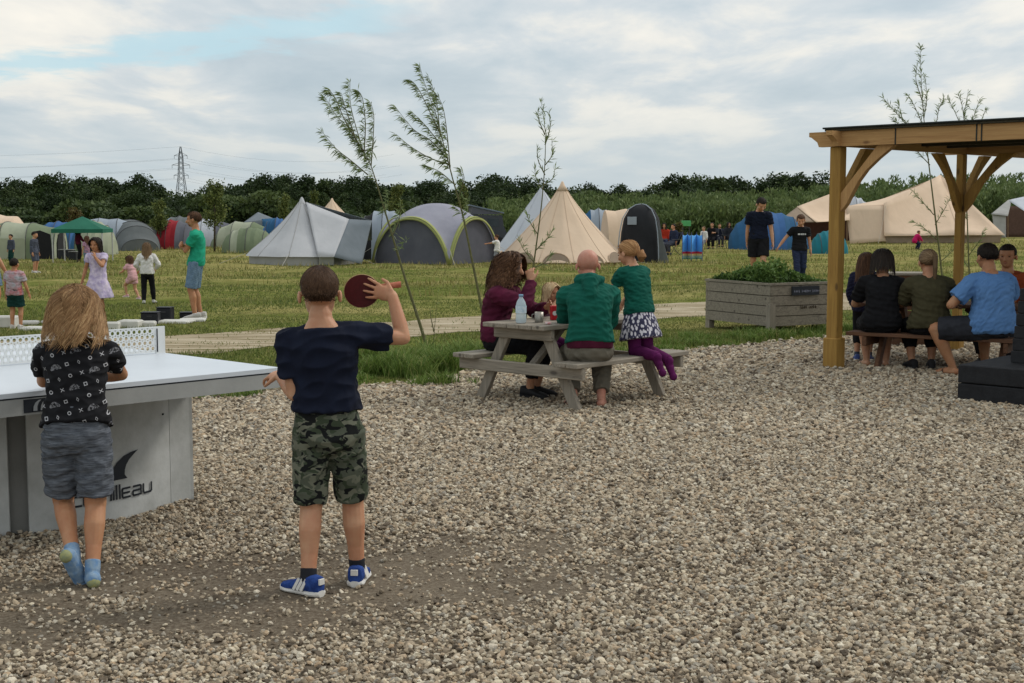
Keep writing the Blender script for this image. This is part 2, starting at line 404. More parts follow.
def bare(x, y):
    """0..1: how bare of stones the yard is here (trodden dirt round the table)"""
    px = 512 + x / y * FPX; d = y
    def blob(cx, cy, rx, ry):
        return np.exp(-((x - cx) / rx) ** 2 - ((y - cy) / ry) ** 2)
    b = 1.15 * blob(-1.3, 5.7, 1.35, 0.62) + .5 * blob(-.9, 5.2, .6, .25) + 0.55 * blob(-.1, 6.35, .75, .6) + 0.75 * blob(-.55, 5.75, .7, .35) + 0.55 * blob(4.6, 9.6, .8, .6) + .5 * blob(.55, 11.3, .8, .5) + 0.65 * blob(-2.3, 5.0, 1.0, .35)
    return np.clip(b * (1 + .55 * nz(x, y, 3.4, 1.0)) + 0.42 * nz(x, y, 7.5, 2.0) * np.clip(b * 2.0, 0, 1), 0, 1)
def gravel():
    V = []
    def zone(y0, y1, dens, s0):
        xm = 0.46 * y1 + 1.8; A = (2 * xm) * (y1 - y0); n = int(A * dens)
        x = rng.uniform(-xm, xm, n); y = rng.uniform(y0, y1, n)
        lim = 0.44 * y + 1.7
        keep = (np.abs(x) < lim) & (y < gravel_edge(x) + 0.12 * nz(x, y, 3.0, 4) + rng.normal(0, .10, n))
        keep &= rng.uniform(0, 1, n) > bare(x, y) * 0.88
        x, y = x[keep], y[keep]; n = len(x)
        s = s0 * np.clip(rng.lognormal(0, 0.33, n), .4, 2.0)
        s *= 1 - 0.22 * bare(x, y)
        return np.stack([x, y, np.zeros(n), s], 1)
    P = np.concatenate([zone(3.9, 6.2, 5200, 0.0080), zone(6.2, 9.5, 3900, 0.0087), zone(9.5, 13.2, 1900, 0.0118), zone(13.2, 19.5, 700, 0.0175)])
    n = len(P); layer = rng.uniform(0, 1, n)
    P[:, 2] = 0.003 + layer ** 2 * 0.014
    me = bpy.data.meshes.new('gravel'); me.vertices.add(n); me.vertices.foreach_set('co', P[:, :3].astype(np.float32).ravel())
    a = me.attributes.new('s', 'FLOAT', 'POINT'); a.data.foreach_set('value', P[:, 3].astype(np.float32))
    a = me.attributes.new('k', 'INT', 'POINT'); a.data.foreach_set('value', rng.integers(0, 5, n).astype(np.int32))
    rot = rng.uniform(0, 6.28, (n, 3)).astype(np.float32); rot[:, :2] = rng.normal(0, 0.45, (n, 2))
    a = me.attributes.new('rot', 'FLOAT_VECTOR', 'POINT'); a.data.foreach_set('vector', rot.ravel())
    o = bpy.data.objects.new('gravel', me); COL.objects.link(o)
    # stone shapes
    m, nt, b = newmat('stone')
    oi = nt.nodes.new('ShaderNodeObjectInfo')
    c = ramp_node(nt, oi.outputs['Random'], [(0.0, (0.07, 0.052, 0.036)), (0.10, (0.18, 0.138, 0.095)), (0.25, (0.33, 0.262, 0.182)), (0.45, (0.50, 0.41, 0.29)), (0.56, (0.29, 0.265, 0.225)), (0.70, (0.72, 0.63, 0.47)), (0.82, (0.44, 0.31, 0.19)), (0.94, (0.58, 0.51, 0.40)), (1.0, (0.76, 0.68, 0.54))])
    n_ = noise_node(nt, coords(nt, (1, 1, 1)), 2.0, 4, 0.6)
    c = mixc(nt, ramp_node(nt, n_, [(0.35, 0.0), (0.75, 0.4)]), c, (0.17, 0.145, 0.115)); hs = nt.nodes.new('ShaderNodeHueSaturation'); hs.inputs['Saturation'].default_value = 1.0; hs.inputs['Value'].default_value = .96; nt.links.new(c, hs.inputs['Color']); c = hs.outputs[0]
    nt.links.new(c, b.inputs['Base Color']); b.inputs['Roughness'].default_value = 0.85; b.inputs['Specular IOR Level'].default_value = 0.25
    src = bpy.data.collections.new('stone_shapes')
    for k in range(5):
        bm = bmesh.new(); bmesh.ops.create_icosphere(bm, subdivisions=2, radius=1.0)
        sx, sy, sz = random.Random(k).choice([(1.25, .9, .62), (1.1, 1.0, .7), (1.45, .85, .55), (1.0, .9, .8), (1.2, 1.05, .5)]), 0, 0
        for vv in bm.verts:
            p = vv.co.copy(); q = 1 + 0.45 * mnoise.noise(p * 1.3 + Vector((k * 7, 0, 0))) + .28 * mnoise.noise(p * 2.6 + Vector((k * 5, 3, 0)))
            vv.co = Vector((p.x * sx[0] * q, p.y * sx[1] * q, p.z * sx[2] * q))
        sm = bpy.data.meshes.new('stone'); bm.to_mesh(sm); bm.free(); sm.materials.append(m); sm.shade_smooth(); sm.set_sharp_from_angle(angle=R(24))
        so = bpy.data.objects.new('stone', sm); src.objects.link(so)
    ng = bpy.data.node_groups.new('lay_stones', 'GeometryNodeTree')
    ng.interface.new_socket('Geometry', in_out='INPUT', socket_type='NodeSocketGeometry')
    ng.interface.new_socket('Geometry', in_out='OUTPUT', socket_type='NodeSocketGeometry')
    N = ng.nodes.new; L = ng.links.new
    gi, go = N('NodeGroupInput'), N('NodeGroupOutput')
    ci = N('GeometryNodeCollectionInfo'); ci.inputs[0].default_value = src; ci.inputs['Separate Children'].default_value = True; ci.inputs['Reset Children'].default_value = True
    iop = N('GeometryNodeInstanceOnPoints'); iop.inputs['Pick Instance'].default_value = True
    def attr(nm, t):
        a = N('GeometryNodeInputNamedAttribute'); a.data_type = t; a.inputs[0].default_value = nm; return a.outputs[0]
    L(gi.outputs[0], iop.inputs['Points']); L(ci.outputs[0], iop.inputs['Instance']); L(attr('k', 'INT'), iop.inputs['Instance Index'])
    L(attr('rot', 'FLOAT_VECTOR'), iop.inputs['Rotation']); L(attr('s', 'FLOAT'), iop.inputs['Scale']); L(iop.outputs[0], go.inputs[0])
    md = o.modifiers.new('stones', 'NODES'); md.node_group = ng
    print('stones', n)
    return tag(o, 'loose beige and grey pebbles covering the whole yard in the foreground', 'gravel', kind='stuff')
gravel()

# ---- grass blades
def blades(name, x, y, z, h, w, lean, mat, label, cat, kind='stuff', segs=1, rnd=None, parent=None):
    n = len(x); a = rng.uniform(0, 2 * np.pi, n); la = rng.uniform(0, 2 * np.pi, n)
    dx, dy = np.cos(a) * w / 2, np.sin(a) * w / 2; ln = lean * h * rng.uniform(.2, 1, n)
    tx, ty = np.cos(la) * ln, np.sin(la) * ln
    if segs == 1:
        V = np.stack([np.stack([x - dx, y - dy, z], 1), np.stack([x + dx, y + dy, z], 1), np.stack([x + tx, y + ty, z + h * .95], 1)], 1).reshape(-1, 3)
        F = np.arange(3 * n).reshape(-1, 3)
    else:
        rows = []
        for k, (t, ww) in enumerate([(0, 1), (.45, .8), (.8, .5)]):
            ox, oy, oz = tx * t * t, ty * t * t, h * (t - .18 * t * t * lean)
            rows += [np.stack([x + ox - dx * ww, y + oy - dy * ww, z + oz], 1), np.stack([x + ox + dx * ww, y + oy + dy * ww, z + oz], 1)]
        rows.append(np.stack([x + tx, y + ty, z + h * (1 - .25 * lean)], 1))
        V = np.stack(rows, 1).reshape(-1, 3); base = np.arange(n) * 7
        F = np.concatenate([np.stack([base + i, base + j, base + k], 1) for i, j, k in [(0, 1, 3), (0, 3, 2), (2, 3, 5), (2, 5, 4), (4, 5, 6)]])
    r = rng.uniform(0, 1, n) if rnd is None else rnd
    rr = r if segs == 1 else np.tile(r, 5)
    o = np_mesh(name, V, F, mat, parent, False, rnd=rr)
    if label: tag(o, label, cat, kind=kind)
    return o
TU = np.array([p.y for p in UP]); TUX = np.array([p.x for p in UP]); TL = np.array([p.y for p in LO]); TLX = np.array([p.x for p in LO])
def on_track(x, y):
    up = np.interp(x, TUX, TU); lo = np.interp(x, TLX, TL)
    return (y < up) & (y > lo)
m_grass = leafmat('grass_blades', [(0.0, (0.070, 0.100, 0.022)), (0.35, (0.112, 0.152, 0.032)), (0.7, (0.175, 0.20, 0.052)), (0.93, (0.24, 0.235, 0.08)), (1.0, (0.33, 0.29, 0.14))], patch=(0.45, (0.27, 0.24, 0.095), 0.50, 0.70))
m_straw = leafmat('straw_blades', [(0.0, (0.11, 0.13, 0.03)), (0.4, (0.22, 0.20, 0.06)), (0.8, (0.31, 0.27, 0.10)), (1.0, (0.42, 0.36, 0.17))])
m_weed = leafmat('weed_blades', [(0.0, (0.065, 0.11, 0.018)), (0.5, (0.13, 0.21, 0.038)), (0.85, (0.21, 0.29, 0.07)), (1.0, (0.32, 0.30, 0.12))])
def field(n, y0, y1):
    u = rng.uniform(1 / y1, 1 / y0, n); y = 1 / u; x = rng.uniform(-1, 1, n) * (0.46 * y + 1)
    return x, y
x, y = field(340000, 10.3, 75.0)
keep = (y > gravel_edge(x) + rng.normal(0.1, .16, len(x))) & (~on_track(x, y) | (rng.uniform(0, 1, len(x)) < 0.03 + 0.5 * (nz(x * .5, y, 1.8, 2) > .42)))
x, y = x[keep], y[keep]; n = len(x)
gzv = 0.2 * np.exp(-((x - 5.0) / 2.6) ** 2 - ((y - 27.6) / 1.6) ** 2)
tall = np.clip(nz(x, y, .5, 3) * .7 + .6, .3, 1.5)
blades('grass', x, y, gzv, rng.uniform(.03, .075, n) * tall, 0.006 + 0.00055 * y, .8, m_grass, 'short patchy green and straw coloured grass of the camping field', 'grass')
# straw tussocks, thicker on the rough strip in front of the tents
x, y = field(90000, 26.0, 85.0)
k = (rng.uniform(0, 1, len(x)) < np.clip(.04 + .8 * nz(x * .35, y, .55, 8) + (np.abs(y - 41) < 3) * .25 + (y > 55) * .35, 0, 1))
x, y = x[k], y[k]; n = len(x)
blades('dry_grass', x, y, np.zeros(n), rng.uniform(.07, .22, n), 0.009 + 0.0006 * y, .7, m_straw, 'taller dry straw coloured grass among and before the tents', 'grass')
# weedy verge between track and gravel
def verge(n, pxs, d0, d1, h0, h1, seed):
    px = rng.uniform(pxs[0], pxs[1], n); x = []; y = []
    x0 = np.interp(px, [pxs[0], pxs[1]], [at(pxs[0], 380).x, at(pxs[1], 380).x])
    return x0
xs_, ys_, hs_ = [], [], []
for (px, py, r, n, h) in [(400, 374, .6, 3400, .30), (375, 368, .4, 2000, .32), (425, 368, .55, 3400, .34), (455, 362, .45, 2400, .28), (440, 385, .3, 500, .16), (330, 383, .5, 1200, .12), (260, 388, .5, 1100, .11),
                           (722, 340, .5, 1500, .15), (760, 338, .5, 1700, .16), (800, 334, .6, 1500, .15), (700, 345, .4, 1000, .13), (850, 331, .5, 900, .14), (600, 352, .7, 700, .10), (480, 368, .3, 600, .15),
                           (205, 396, .35, 900, .12), (665, 349, .4, 600, .09), (900, 322, .8, 900, .14), (560, 356, .5, 700, .12), (20, 408, .6, 800, .12)]:
    p = at(px, py); a = rng.uniform(0, 6.28, n); rr = r * np.sqrt(rng.uniform(0, 1, n))
    cl = rng.integers(0, 14, n); ca = rng.uniform(0, 6.28, 14); cr = r * rng.uniform(0, 1, 14)
    xs_.append(p.x + .5 * rr * np.cos(a) * .5 + (np.cos(ca) * cr)[cl] * 1.2); ys_.append(p.y + .5 * rr * np.sin(a) * .5 + (np.sin(ca) * cr)[cl] * .8)
    hs_.append(h * rng.uniform(.35, 1.1, n) * rng.uniform(.5, 1.2, 14)[cl])
x, y, h = map(np.concatenate, (xs_, ys_, hs_))
blades('weeds', x, y, np.zeros(len(x)), h, .009, .9, m_weed, 'long lush green grass and weeds along the edge of the gravel', 'weeds', segs=3)

# ---------------------------------------------------------------- trees and hedge behind
def leaf_cloud(seed, n, rad, leaf, centre=(0, 0, 0), lobes=16, squash=1.0, shell=.55):
    """leaf-sized triangles gathered in clumps through an uneven crown"""
    r = np.random.default_rng(seed); C = []
    for k in range(lobes):
        d = r.normal(0, 1, 3); d /= np.linalg.norm(d); q = r.uniform(.35, .85)
        C.append((d * q * np.array(rad), r.uniform(.28, .5)))
    pts = []; lum = []
    for c, cr in C:
        m = n // lobes; d = r.normal(0, 1, (m, 3)); d /= np.linalg.norm(d, axis=1)[:, None]
        q = r.uniform(shell, 1.08, (m, 1)) * (1 + .18 * np.sin(d[:, :1] * 7 + k) * np.sin(d[:, 1:2] * 6))
        pts.append(c + d * q * cr * np.array(rad)); lum.append(np.full(m, r.uniform(.0, .55)) + r.uniform(0, .45, m))
    P = np.concatenate(pts) + np.array(centre); lum = np.concatenate(lum)
    n = len(P); a = r.normal(0, 1, (n, 3)); a /= np.linalg.norm(a, axis=1)[:, None]; b2 = np.cross(a, r.normal(0, 1, (n, 3))); b2 /= np.linalg.norm(b2, axis=1)[:, None]
    s = leaf * r.uniform(.6, 1.4, (n, 1))
    V = np.stack([P - a * s, P + b2 * s * .8, P + a * s, P - b2 * s * .8], 1).reshape(-1, 3)
    return V, np.arange(4 * n).reshape(-1, 4), lum
m_bark = pm('bark', (0.10, 0.08, 0.055), (0.05, 0.04, 0.03), 14, 0.95, 0.6)
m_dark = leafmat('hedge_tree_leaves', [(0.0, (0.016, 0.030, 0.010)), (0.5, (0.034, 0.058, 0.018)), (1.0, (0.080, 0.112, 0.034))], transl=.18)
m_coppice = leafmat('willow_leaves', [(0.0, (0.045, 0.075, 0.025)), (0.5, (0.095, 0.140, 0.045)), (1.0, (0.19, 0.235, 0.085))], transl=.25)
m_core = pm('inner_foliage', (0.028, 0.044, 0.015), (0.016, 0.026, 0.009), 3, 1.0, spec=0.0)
tree_protos = []
for k in range(6):
    root = empty('hedgerow_tree')
    rx, rz = [(3.2, 3.0), (2.6, 3.3), (3.8, 2.7), (3.0, 2.4), (2.4, 2.8), (3.4, 3.2)][k]
    V, F, lum = leaf_cloud(20 + k, 9000, (rx, rx * .8, rz), .13, (0, 0, rz * 1.02), 20)
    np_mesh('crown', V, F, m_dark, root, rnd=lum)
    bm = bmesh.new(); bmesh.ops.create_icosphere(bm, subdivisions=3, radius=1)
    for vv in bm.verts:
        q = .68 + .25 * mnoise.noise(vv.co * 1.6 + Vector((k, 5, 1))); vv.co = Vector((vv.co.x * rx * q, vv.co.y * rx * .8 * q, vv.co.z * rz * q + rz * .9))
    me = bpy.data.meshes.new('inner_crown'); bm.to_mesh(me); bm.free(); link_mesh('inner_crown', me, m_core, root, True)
    t = MB(); t.tube([(0, 0, -.2), (.1, 0, rz * .6), (0, .1, rz * 1.3)], [.26, .2, .08], 8)
    for q in range(4): a = q * 1.6; t.tube([(0.05, 0, rz * .5), (math.cos(a) * rx * .5, math.sin(a) * rx * .4, rz * 1.1)], [.11, .04], 6)
    t.build('trunk', m_bark, root, True)
    tree_protos.append(root)
# skyline read from the photograph: (pixel column, pixel row of the tree top)
SKY = [(-330, 184), (-200, 176), (-60, 178), (0, 183), (30, 178), (55, 173), (80, 178), (105, 176), (130, 173), (148, 178), (162, 191), (175, 193), (195, 187), (215, 183), (240, 177), (265, 176), (285, 173), (300, 171), (325, 176), (350, 176), (380, 178), (405, 181), (430, 181), (455, 184), (475, 178), (495, 173), (515, 178), (540, 184), (560, 183), (590, 184), (620, 185), (640, 187), (655, 189)]
rr = random.Random(4); cnt = 0
def sky_y(px):
    return float(np.interp(px, [a for a, _ in SKY], [b_ for _, b_ in SKY]))
TREE_LABELS = []
spots = []
px = -330
while px < 700:
    spots.append((px, sky_y(px) + rr.uniform(-1.2, 3.0), 150 + rr.uniform(-8, 8))); px += rr.uniform(13, 23)
px = -330
while px < 650:
    spots.append((px, sky_y(px) + 14 + rr.uniform(-3, 5), 132 + rr.uniform(-6, 6))); px += rr.uniform(24, 36)
for px, ty in [(672, 178), (690, 175), (705, 174), (722, 173), (738, 176), (757, 190), (768, 179), (780, 174), (795, 172), (810, 176), (826, 180), (850, 182), (880, 183)]:
    spots.append((px, ty, 175 + rr.uniform(-4, 4)))
used = set()
ORD = ['', 'first', 'second', 'third', 'fourth', 'fifth', 'sixth', 'seventh', 'eighth', 'ninth', 'tenth', 'eleventh', 'twelfth', 'thirteenth', 'fourteenth', 'fifteenth', 'sixteenth', 'seventeenth', 'eighteenth', 'nineteenth']
TENS = {2: 'twent', 3: 'thirt', 4: 'fort', 5: 'fift'}
def ordinal(n):
    if n < 20: return ORD[n]
    t, u_ = divmod(n, 10); return TENS[t] + ('ieth' if u_ == 0 else 'y-' + ORD[u_])
nrow = {}
for i, (px, ty, Y) in enumerate(spots):
    k = rr.randrange(6); p = PY(px, ty, Y); base = PY(px, HOR, Y); h = p.z
    pr = tree_protos[k]
    o = pr if k not in used else copy_tree(pr)
    used.add(k)
    rzk = [3.0, 3.3, 2.7, 2.4, 2.8, 3.2][k]; sz = h / (rzk * 2.02)
    sx = sz * rr.uniform(.95, 1.3); o.location = (p.x, Y, 0); o.scale = (sx, sx, sz); o.rotation_euler = (0, 0, rr.uniform(0, 6.28))
    far_side = px > 665
    rowk = 'r' if far_side else ('b' if Y > 140 else 'f'); nrow[rowk] = nrow.get(rowk, 0) + 1
    tag(o, {'r': 'dark tree behind the willow hedge on the right, %s from the left', 'b': 'tall dark tree on the skyline of the back row, %s from the left', 'f': 'lower dark tree in the front row before the skyline, %s from the left'}[rowk] % ordinal(nrow[rowk]), 'tree', 'dark trees behind the willow hedge' if far_side else 'dark trees of the tree line')
for k in range(6):
    if k not in used:
        for c in list(tree_protos[k].children): bpy.data.objects.remove(c)
        bpy.data.objects.remove(tree_protos[k])
def undergrowth():
    r = np.random.default_rng(9); n = 80000
    px = r.uniform(-360, 640, n); Y = r.uniform(118, 128, n); X = (px - 512) / FPX * Y; H_ = 2.3 + 1.1 * np.sin(X * .33) * np.sin(X * .11 + 1) + .5 * np.sin(X * 1.1)
    z = H_ * r.uniform(0, 1, n) ** .7
    P = np.stack([X, Y, z], 1); a = r.normal(0, 1, (n, 3)); a /= np.linalg.norm(a, axis=1)[:, None]
    b2 = np.cross(a, r.normal(0, 1, (n, 3))); b2 /= np.linalg.norm(b2, axis=1)[:, None]; s_ = r.uniform(.12, .28, (n, 1))
    V = np.stack([P - a * s_, P + b2 * s_ * .7, P + a * s_, P - b2 * s_ * .7], 1).reshape(-1, 3)
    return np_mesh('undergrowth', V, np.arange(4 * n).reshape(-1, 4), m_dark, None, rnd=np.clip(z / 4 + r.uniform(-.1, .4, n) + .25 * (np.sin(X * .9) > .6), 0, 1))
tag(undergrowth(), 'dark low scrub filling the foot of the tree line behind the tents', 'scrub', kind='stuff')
# willow hedge on the right: one long mass
def hedge():
    r = np.random.default_rng(3); Vs = []; Fs = []; Ls = []; nb = 0
    top = lambda px: np.interp(px, [480, 560, 620, 700, 760, 800, 850, 900, 960, 1024, 1200], [197, 194, 194, 191, 190, 186, 181, 177, 175, 175, 175])
    N_ = 1150
    for i in range(N_):
        row = i % 5; Y = 96 + row * 5 + r.uniform(-2, 2); px = r.uniform(490, 1130)
        h = max(0.8, PY(px, float(top(px)), Y).z * r.uniform(.72, 1.05) - (4 - row) * .22); base = PY(px, HOR, Y)
        m = 150; t = r.uniform(0, 1, m) ** .8
        sp = .9 * (1 - .72 * t)
        x = base.x + r.normal(0, 1, m) * sp * .8; y = Y + r.normal(0, 1, m) * sp * .6; z = h * t
        P = np.stack([x, y, z], 1); a = r.normal(0, 1, (m, 3)); a[:, 2] = np.abs(a[:, 2]) + 1.1; a /= np.linalg.norm(a, axis=1)[:, None]
        b2 = np.cross(a, r.normal(0, 1, (m, 3))); b2 /= np.linalg.norm(b2, axis=1)[:, None]; s = r.uniform(.10, .24, (m, 1))
        V = np.stack([P - a * s, P + b2 * s * .4, P + a * s, P - b2 * s * .4], 1).reshape(-1, 3)
        Vs.append(V); Fs.append(np.arange(4 * m).reshape(-1, 4) + nb); nb += 4 * m
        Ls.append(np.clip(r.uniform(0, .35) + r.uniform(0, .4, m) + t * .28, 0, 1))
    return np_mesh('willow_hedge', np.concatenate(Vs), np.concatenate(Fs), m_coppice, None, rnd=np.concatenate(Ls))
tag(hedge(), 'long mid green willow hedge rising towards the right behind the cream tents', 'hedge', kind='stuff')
# ================================================================= PEOPLE
def skinmat(name, c):
    m, nt, b = newmat(name)
    n = noise_node(nt, coords(nt), 9, 4, 0.6)
    c2 = (c[0] * .80, c[1] * .62, c[2] * .55)
    nt.links.new(ramp_node(nt, n, [(0.3, c2), (0.7, c)]), b.inputs['Base Color'])
    b.inputs['Roughness'].default_value = .55; b.inputs['Specular IOR Level'].default_value = .35
    b.inputs['Subsurface Weight'].default_value = .12; b.inputs['Subsurface Radius'].default_value = (.02, .008, .004); b.inputs['Subsurface Scale'].default_value = .5
    bump_node(nt, b, noise_node(nt, coords(nt), 220, 2), .08, .002)
    return m
SK1 = skinmat('fair_skin', (0.54, 0.305, 0.185)); SK2 = skinmat('tanned_skin', (0.47, 0.25, 0.135)); SK3 = skinmat('pink_skin', (0.52, 0.26, 0.19))
m_eye = pm('eye_dark', (0.03, 0.02, 0.018), rough=.2); m_lip = pm('lip', (0.42, 0.13, 0.11), rough=.5)
def hairmat(name, c0, c1, c2):
    m, nt, b = newmat(name)
    a = nt.nodes.new('ShaderNodeAttribute'); a.attribute_name = 'rnd'
    n = noise_node(nt, coords(nt, (60, 60, 8)), 1.5, 3)
    f = mth(nt, 'ADD', mth(nt, 'MULTIPLY', a.outputs['Fac'], .7), mth(nt, 'MULTIPLY', n, .3))
    nt.links.new(ramp_node(nt, f, [(0.0, c0), (.5, c1), (.9, c2)]), b.inputs['Base Color'])
    b.inputs['Roughness'].default_value = .62; b.inputs['Specular IOR Level'].default_value = .22
    return m
H_brown = hairmat('brown_hair', (0.028, 0.013, 0.007), (0.085, 0.040, 0.020), (0.19, 0.095, 0.048))
H_dark = hairmat('dark_hair', (0.008, 0.006, 0.005), (0.018, 0.012, 0.009), (0.04, 0.028, 0.02))
H_blond = hairmat('blond_hair', (0.09, 0.045, 0.018), (0.27, 0.145, 0.062), (0.55, 0.36, 0.18))
H_fair = hairmat('fair_hair', (0.35, 0.22, 0.11), (0.60, 0.43, 0.24), (0.80, 0.64, 0.42))
H_ginger = hairmat('golden_hair', (0.20, 0.09, 0.035), (0.42, 0.22, 0.09), (0.62, 0.38, 0.18))
H_mid = hairmat('light_brown_hair', (0.06, 0.035, 0.018), (0.16, 0.095, 0.05), (0.30, 0.20, 0.11))
H_boy = hairmat('short_brown_hair', (0.025, 0.011, 0.005), (0.060, 0.029, 0.014), (0.125, 0.068, 0.036))
def fabric(name, c1, c2=None, scale=9, rough=.9, bump=.35):
    return pm(name, c1, c2 or tuple(x * .72 for x in c1), scale, rough, bump, 26, spec=.15, bdist=.006)
F_navy = fabric('navy_cotton', (0.010, 0.014, 0.030), (0.006, 0.008, 0.018)); F_black = fabric('black_cotton', (0.012, 0.012, 0.014))
F_green = fabric('green_cotton', (0.02, 0.33, 0.20), (0.015, 0.25, 0.15)); F_hoodie = fabric('bottle_green_fleece', (0.008, 0.105, 0.075), (0.005, 0.075, 0.055))
F_maroon = fabric('maroon_knit', (0.095, 0.012, 0.035), (0.055, 0.008, 0.022)); F_blue = fabric('sky_blue_cotton', (0.12, 0.25, 0.50), (0.09, 0.20, 0.42))
F_greytrouser = fabric('olive_grey_twill', (0.16, 0.145, 0.115)); F_dgrey = fabric('charcoal_cotton', (0.035, 0.037, 0.045)); F_denim = fabric('faded_denim', (0.16, 0.24, 0.33), (0.10, 0.16, 0.24), 20)
F_white = fabric('white_cotton', (0.72, 0.70, 0.68), (0.6, 0.58, 0.57)); F_pink = fabric('pink_cotton', (0.70, 0.40, 0.42)); F_lilac = fabric('lilac_print', (0.66, 0.58, 0.70), (0.36, 0.30, 0.50), 16)
F_hot = fabric('bright_pink_cotton', (0.55, 0.015, 0.13)); F_rust = fabric('rust_cotton', (0.33, 0.07, 0.025)); F_olive = fabric('olive_cotton', (0.065, 0.058, 0.030)); F_purple = fabric('purple_leggings', (0.11, 0.012, 0.085), (0.07, 0.008, 0.055))
F_dgreen = fabric('dark_teal_cotton', (0.010, 0.045, 0.040)); F_grey = fabric('grey_marl', (0.26, 0.27, 0.30)); F_slate = fabric('slate_cotton', (0.07, 0.08, 0.11)); F_red = fabric('red_cotton', (0.45, 0.04, 0.02))
F_jean = fabric('dark_jeans', (0.025, 0.035, 0.075)); F_kbrown = fabric('dark_brown_trousers', (0.035, 0.025, 0.022)); F_flower = fabric('flowered_print', (0.45, 0.28, 0.36), (0.25, 0.12, 0.2), 24)
F_sandal = pm('sandal_strap', (0.08, 0.045, 0.03)); F_shoe = pm('pale_trainer', (0.55, 0.53, 0.50), rough=.6); F_shoeblk = pm('black_shoe', (0.015, 0.015, 0.017), rough=.6); F_soleW = pm('white_rubber_sole', (0.72, 0.70, 0.66), rough=.5)
F_sock = pm('dark_sock', (0.015, 0.016, 0.022)); F_shoeblue = pm('blue_trainer', (0.06, 0.10, 0.30), rough=.6)
def skirt_print():
    m, nt, b = newmat('black_and_white_leaf_print')
    vo = nt.nodes.new('ShaderNodeTexVoronoi'); vo.inputs['Scale'].default_value = 48; nt.links.new(coords(nt, (1, 1, .45)), vo.inputs['Vector'])
    nt.links.new(ramp_node(nt, vo.outputs['Distance'], [(.42, (0.62, 0.60, 0.66)), (.50, (0.03, 0.03, 0.07))]), b.inputs['Base Color']); b.inputs['Roughness'].default_value = .9
    return m
F_skirt = skirt_print()
def camo():
    m, nt, b = newmat('camouflage_cotton')
    v = coords(nt, (1, 1, 1.5))
    a = noise_node(nt, v, 17, 2, .5, .6); c_ = noise_node(nt, coords(nt, (1, 1, 1.5), off=(5, 3, 1)), 15, 2, .5, .6); d = noise_node(nt, coords(nt, (1, 1, 1.6), off=(1, 9, 4)), 19, 2, .5, .8)
    c = mixc(nt, ramp_node(nt, a, [(.49, 0.0), (.51, 1.0)]), (0.085, 0.095, 0.070), (0.045, 0.058, 0.036))
    c = mixc(nt, ramp_node(nt, c_, [(.55, 0.0), (.565, 1.0)]), c, (0.150, 0.155, 0.115))
    c = mixc(nt, ramp_node(nt, d, [(.555, 0.0), (.57, 1.0)]), c, (0.010, 0.011, 0.011))
    nt.links.new(c, b.inputs['Base Color']); b.inputs['Roughness'].default_value = .9; b.inputs['Specular IOR Level'].default_value = .15
    bump_node(nt, b, noise_node(nt, v, 30, 3), .3, .006)
    return m
F_camo = camo()
def marl(name, a1, a2):
    m, nt, b = newmat(name)
    n = noise_node(nt, coords(nt, (6, 6, 60)), 3.2, 5, .7)
    nt.links.new(ramp_node(nt, n, [(.35, a2), (.65, a1)]), b.inputs['Base Color']); b.inputs['Roughness'].default_value = .95; b.inputs['Specular IOR Level'].default_value = .1
    bump_node(nt, b, n, .2, .004); return m
F_marl = marl('blue_grey_marl', (0.15, 0.165, 0.19), (0.045, 0.05, 0.062))
F_socks2 = pm('blue_grey_sock', (0.11, 0.22, 0.40), (0.24, 0.33, 0.42), 40)

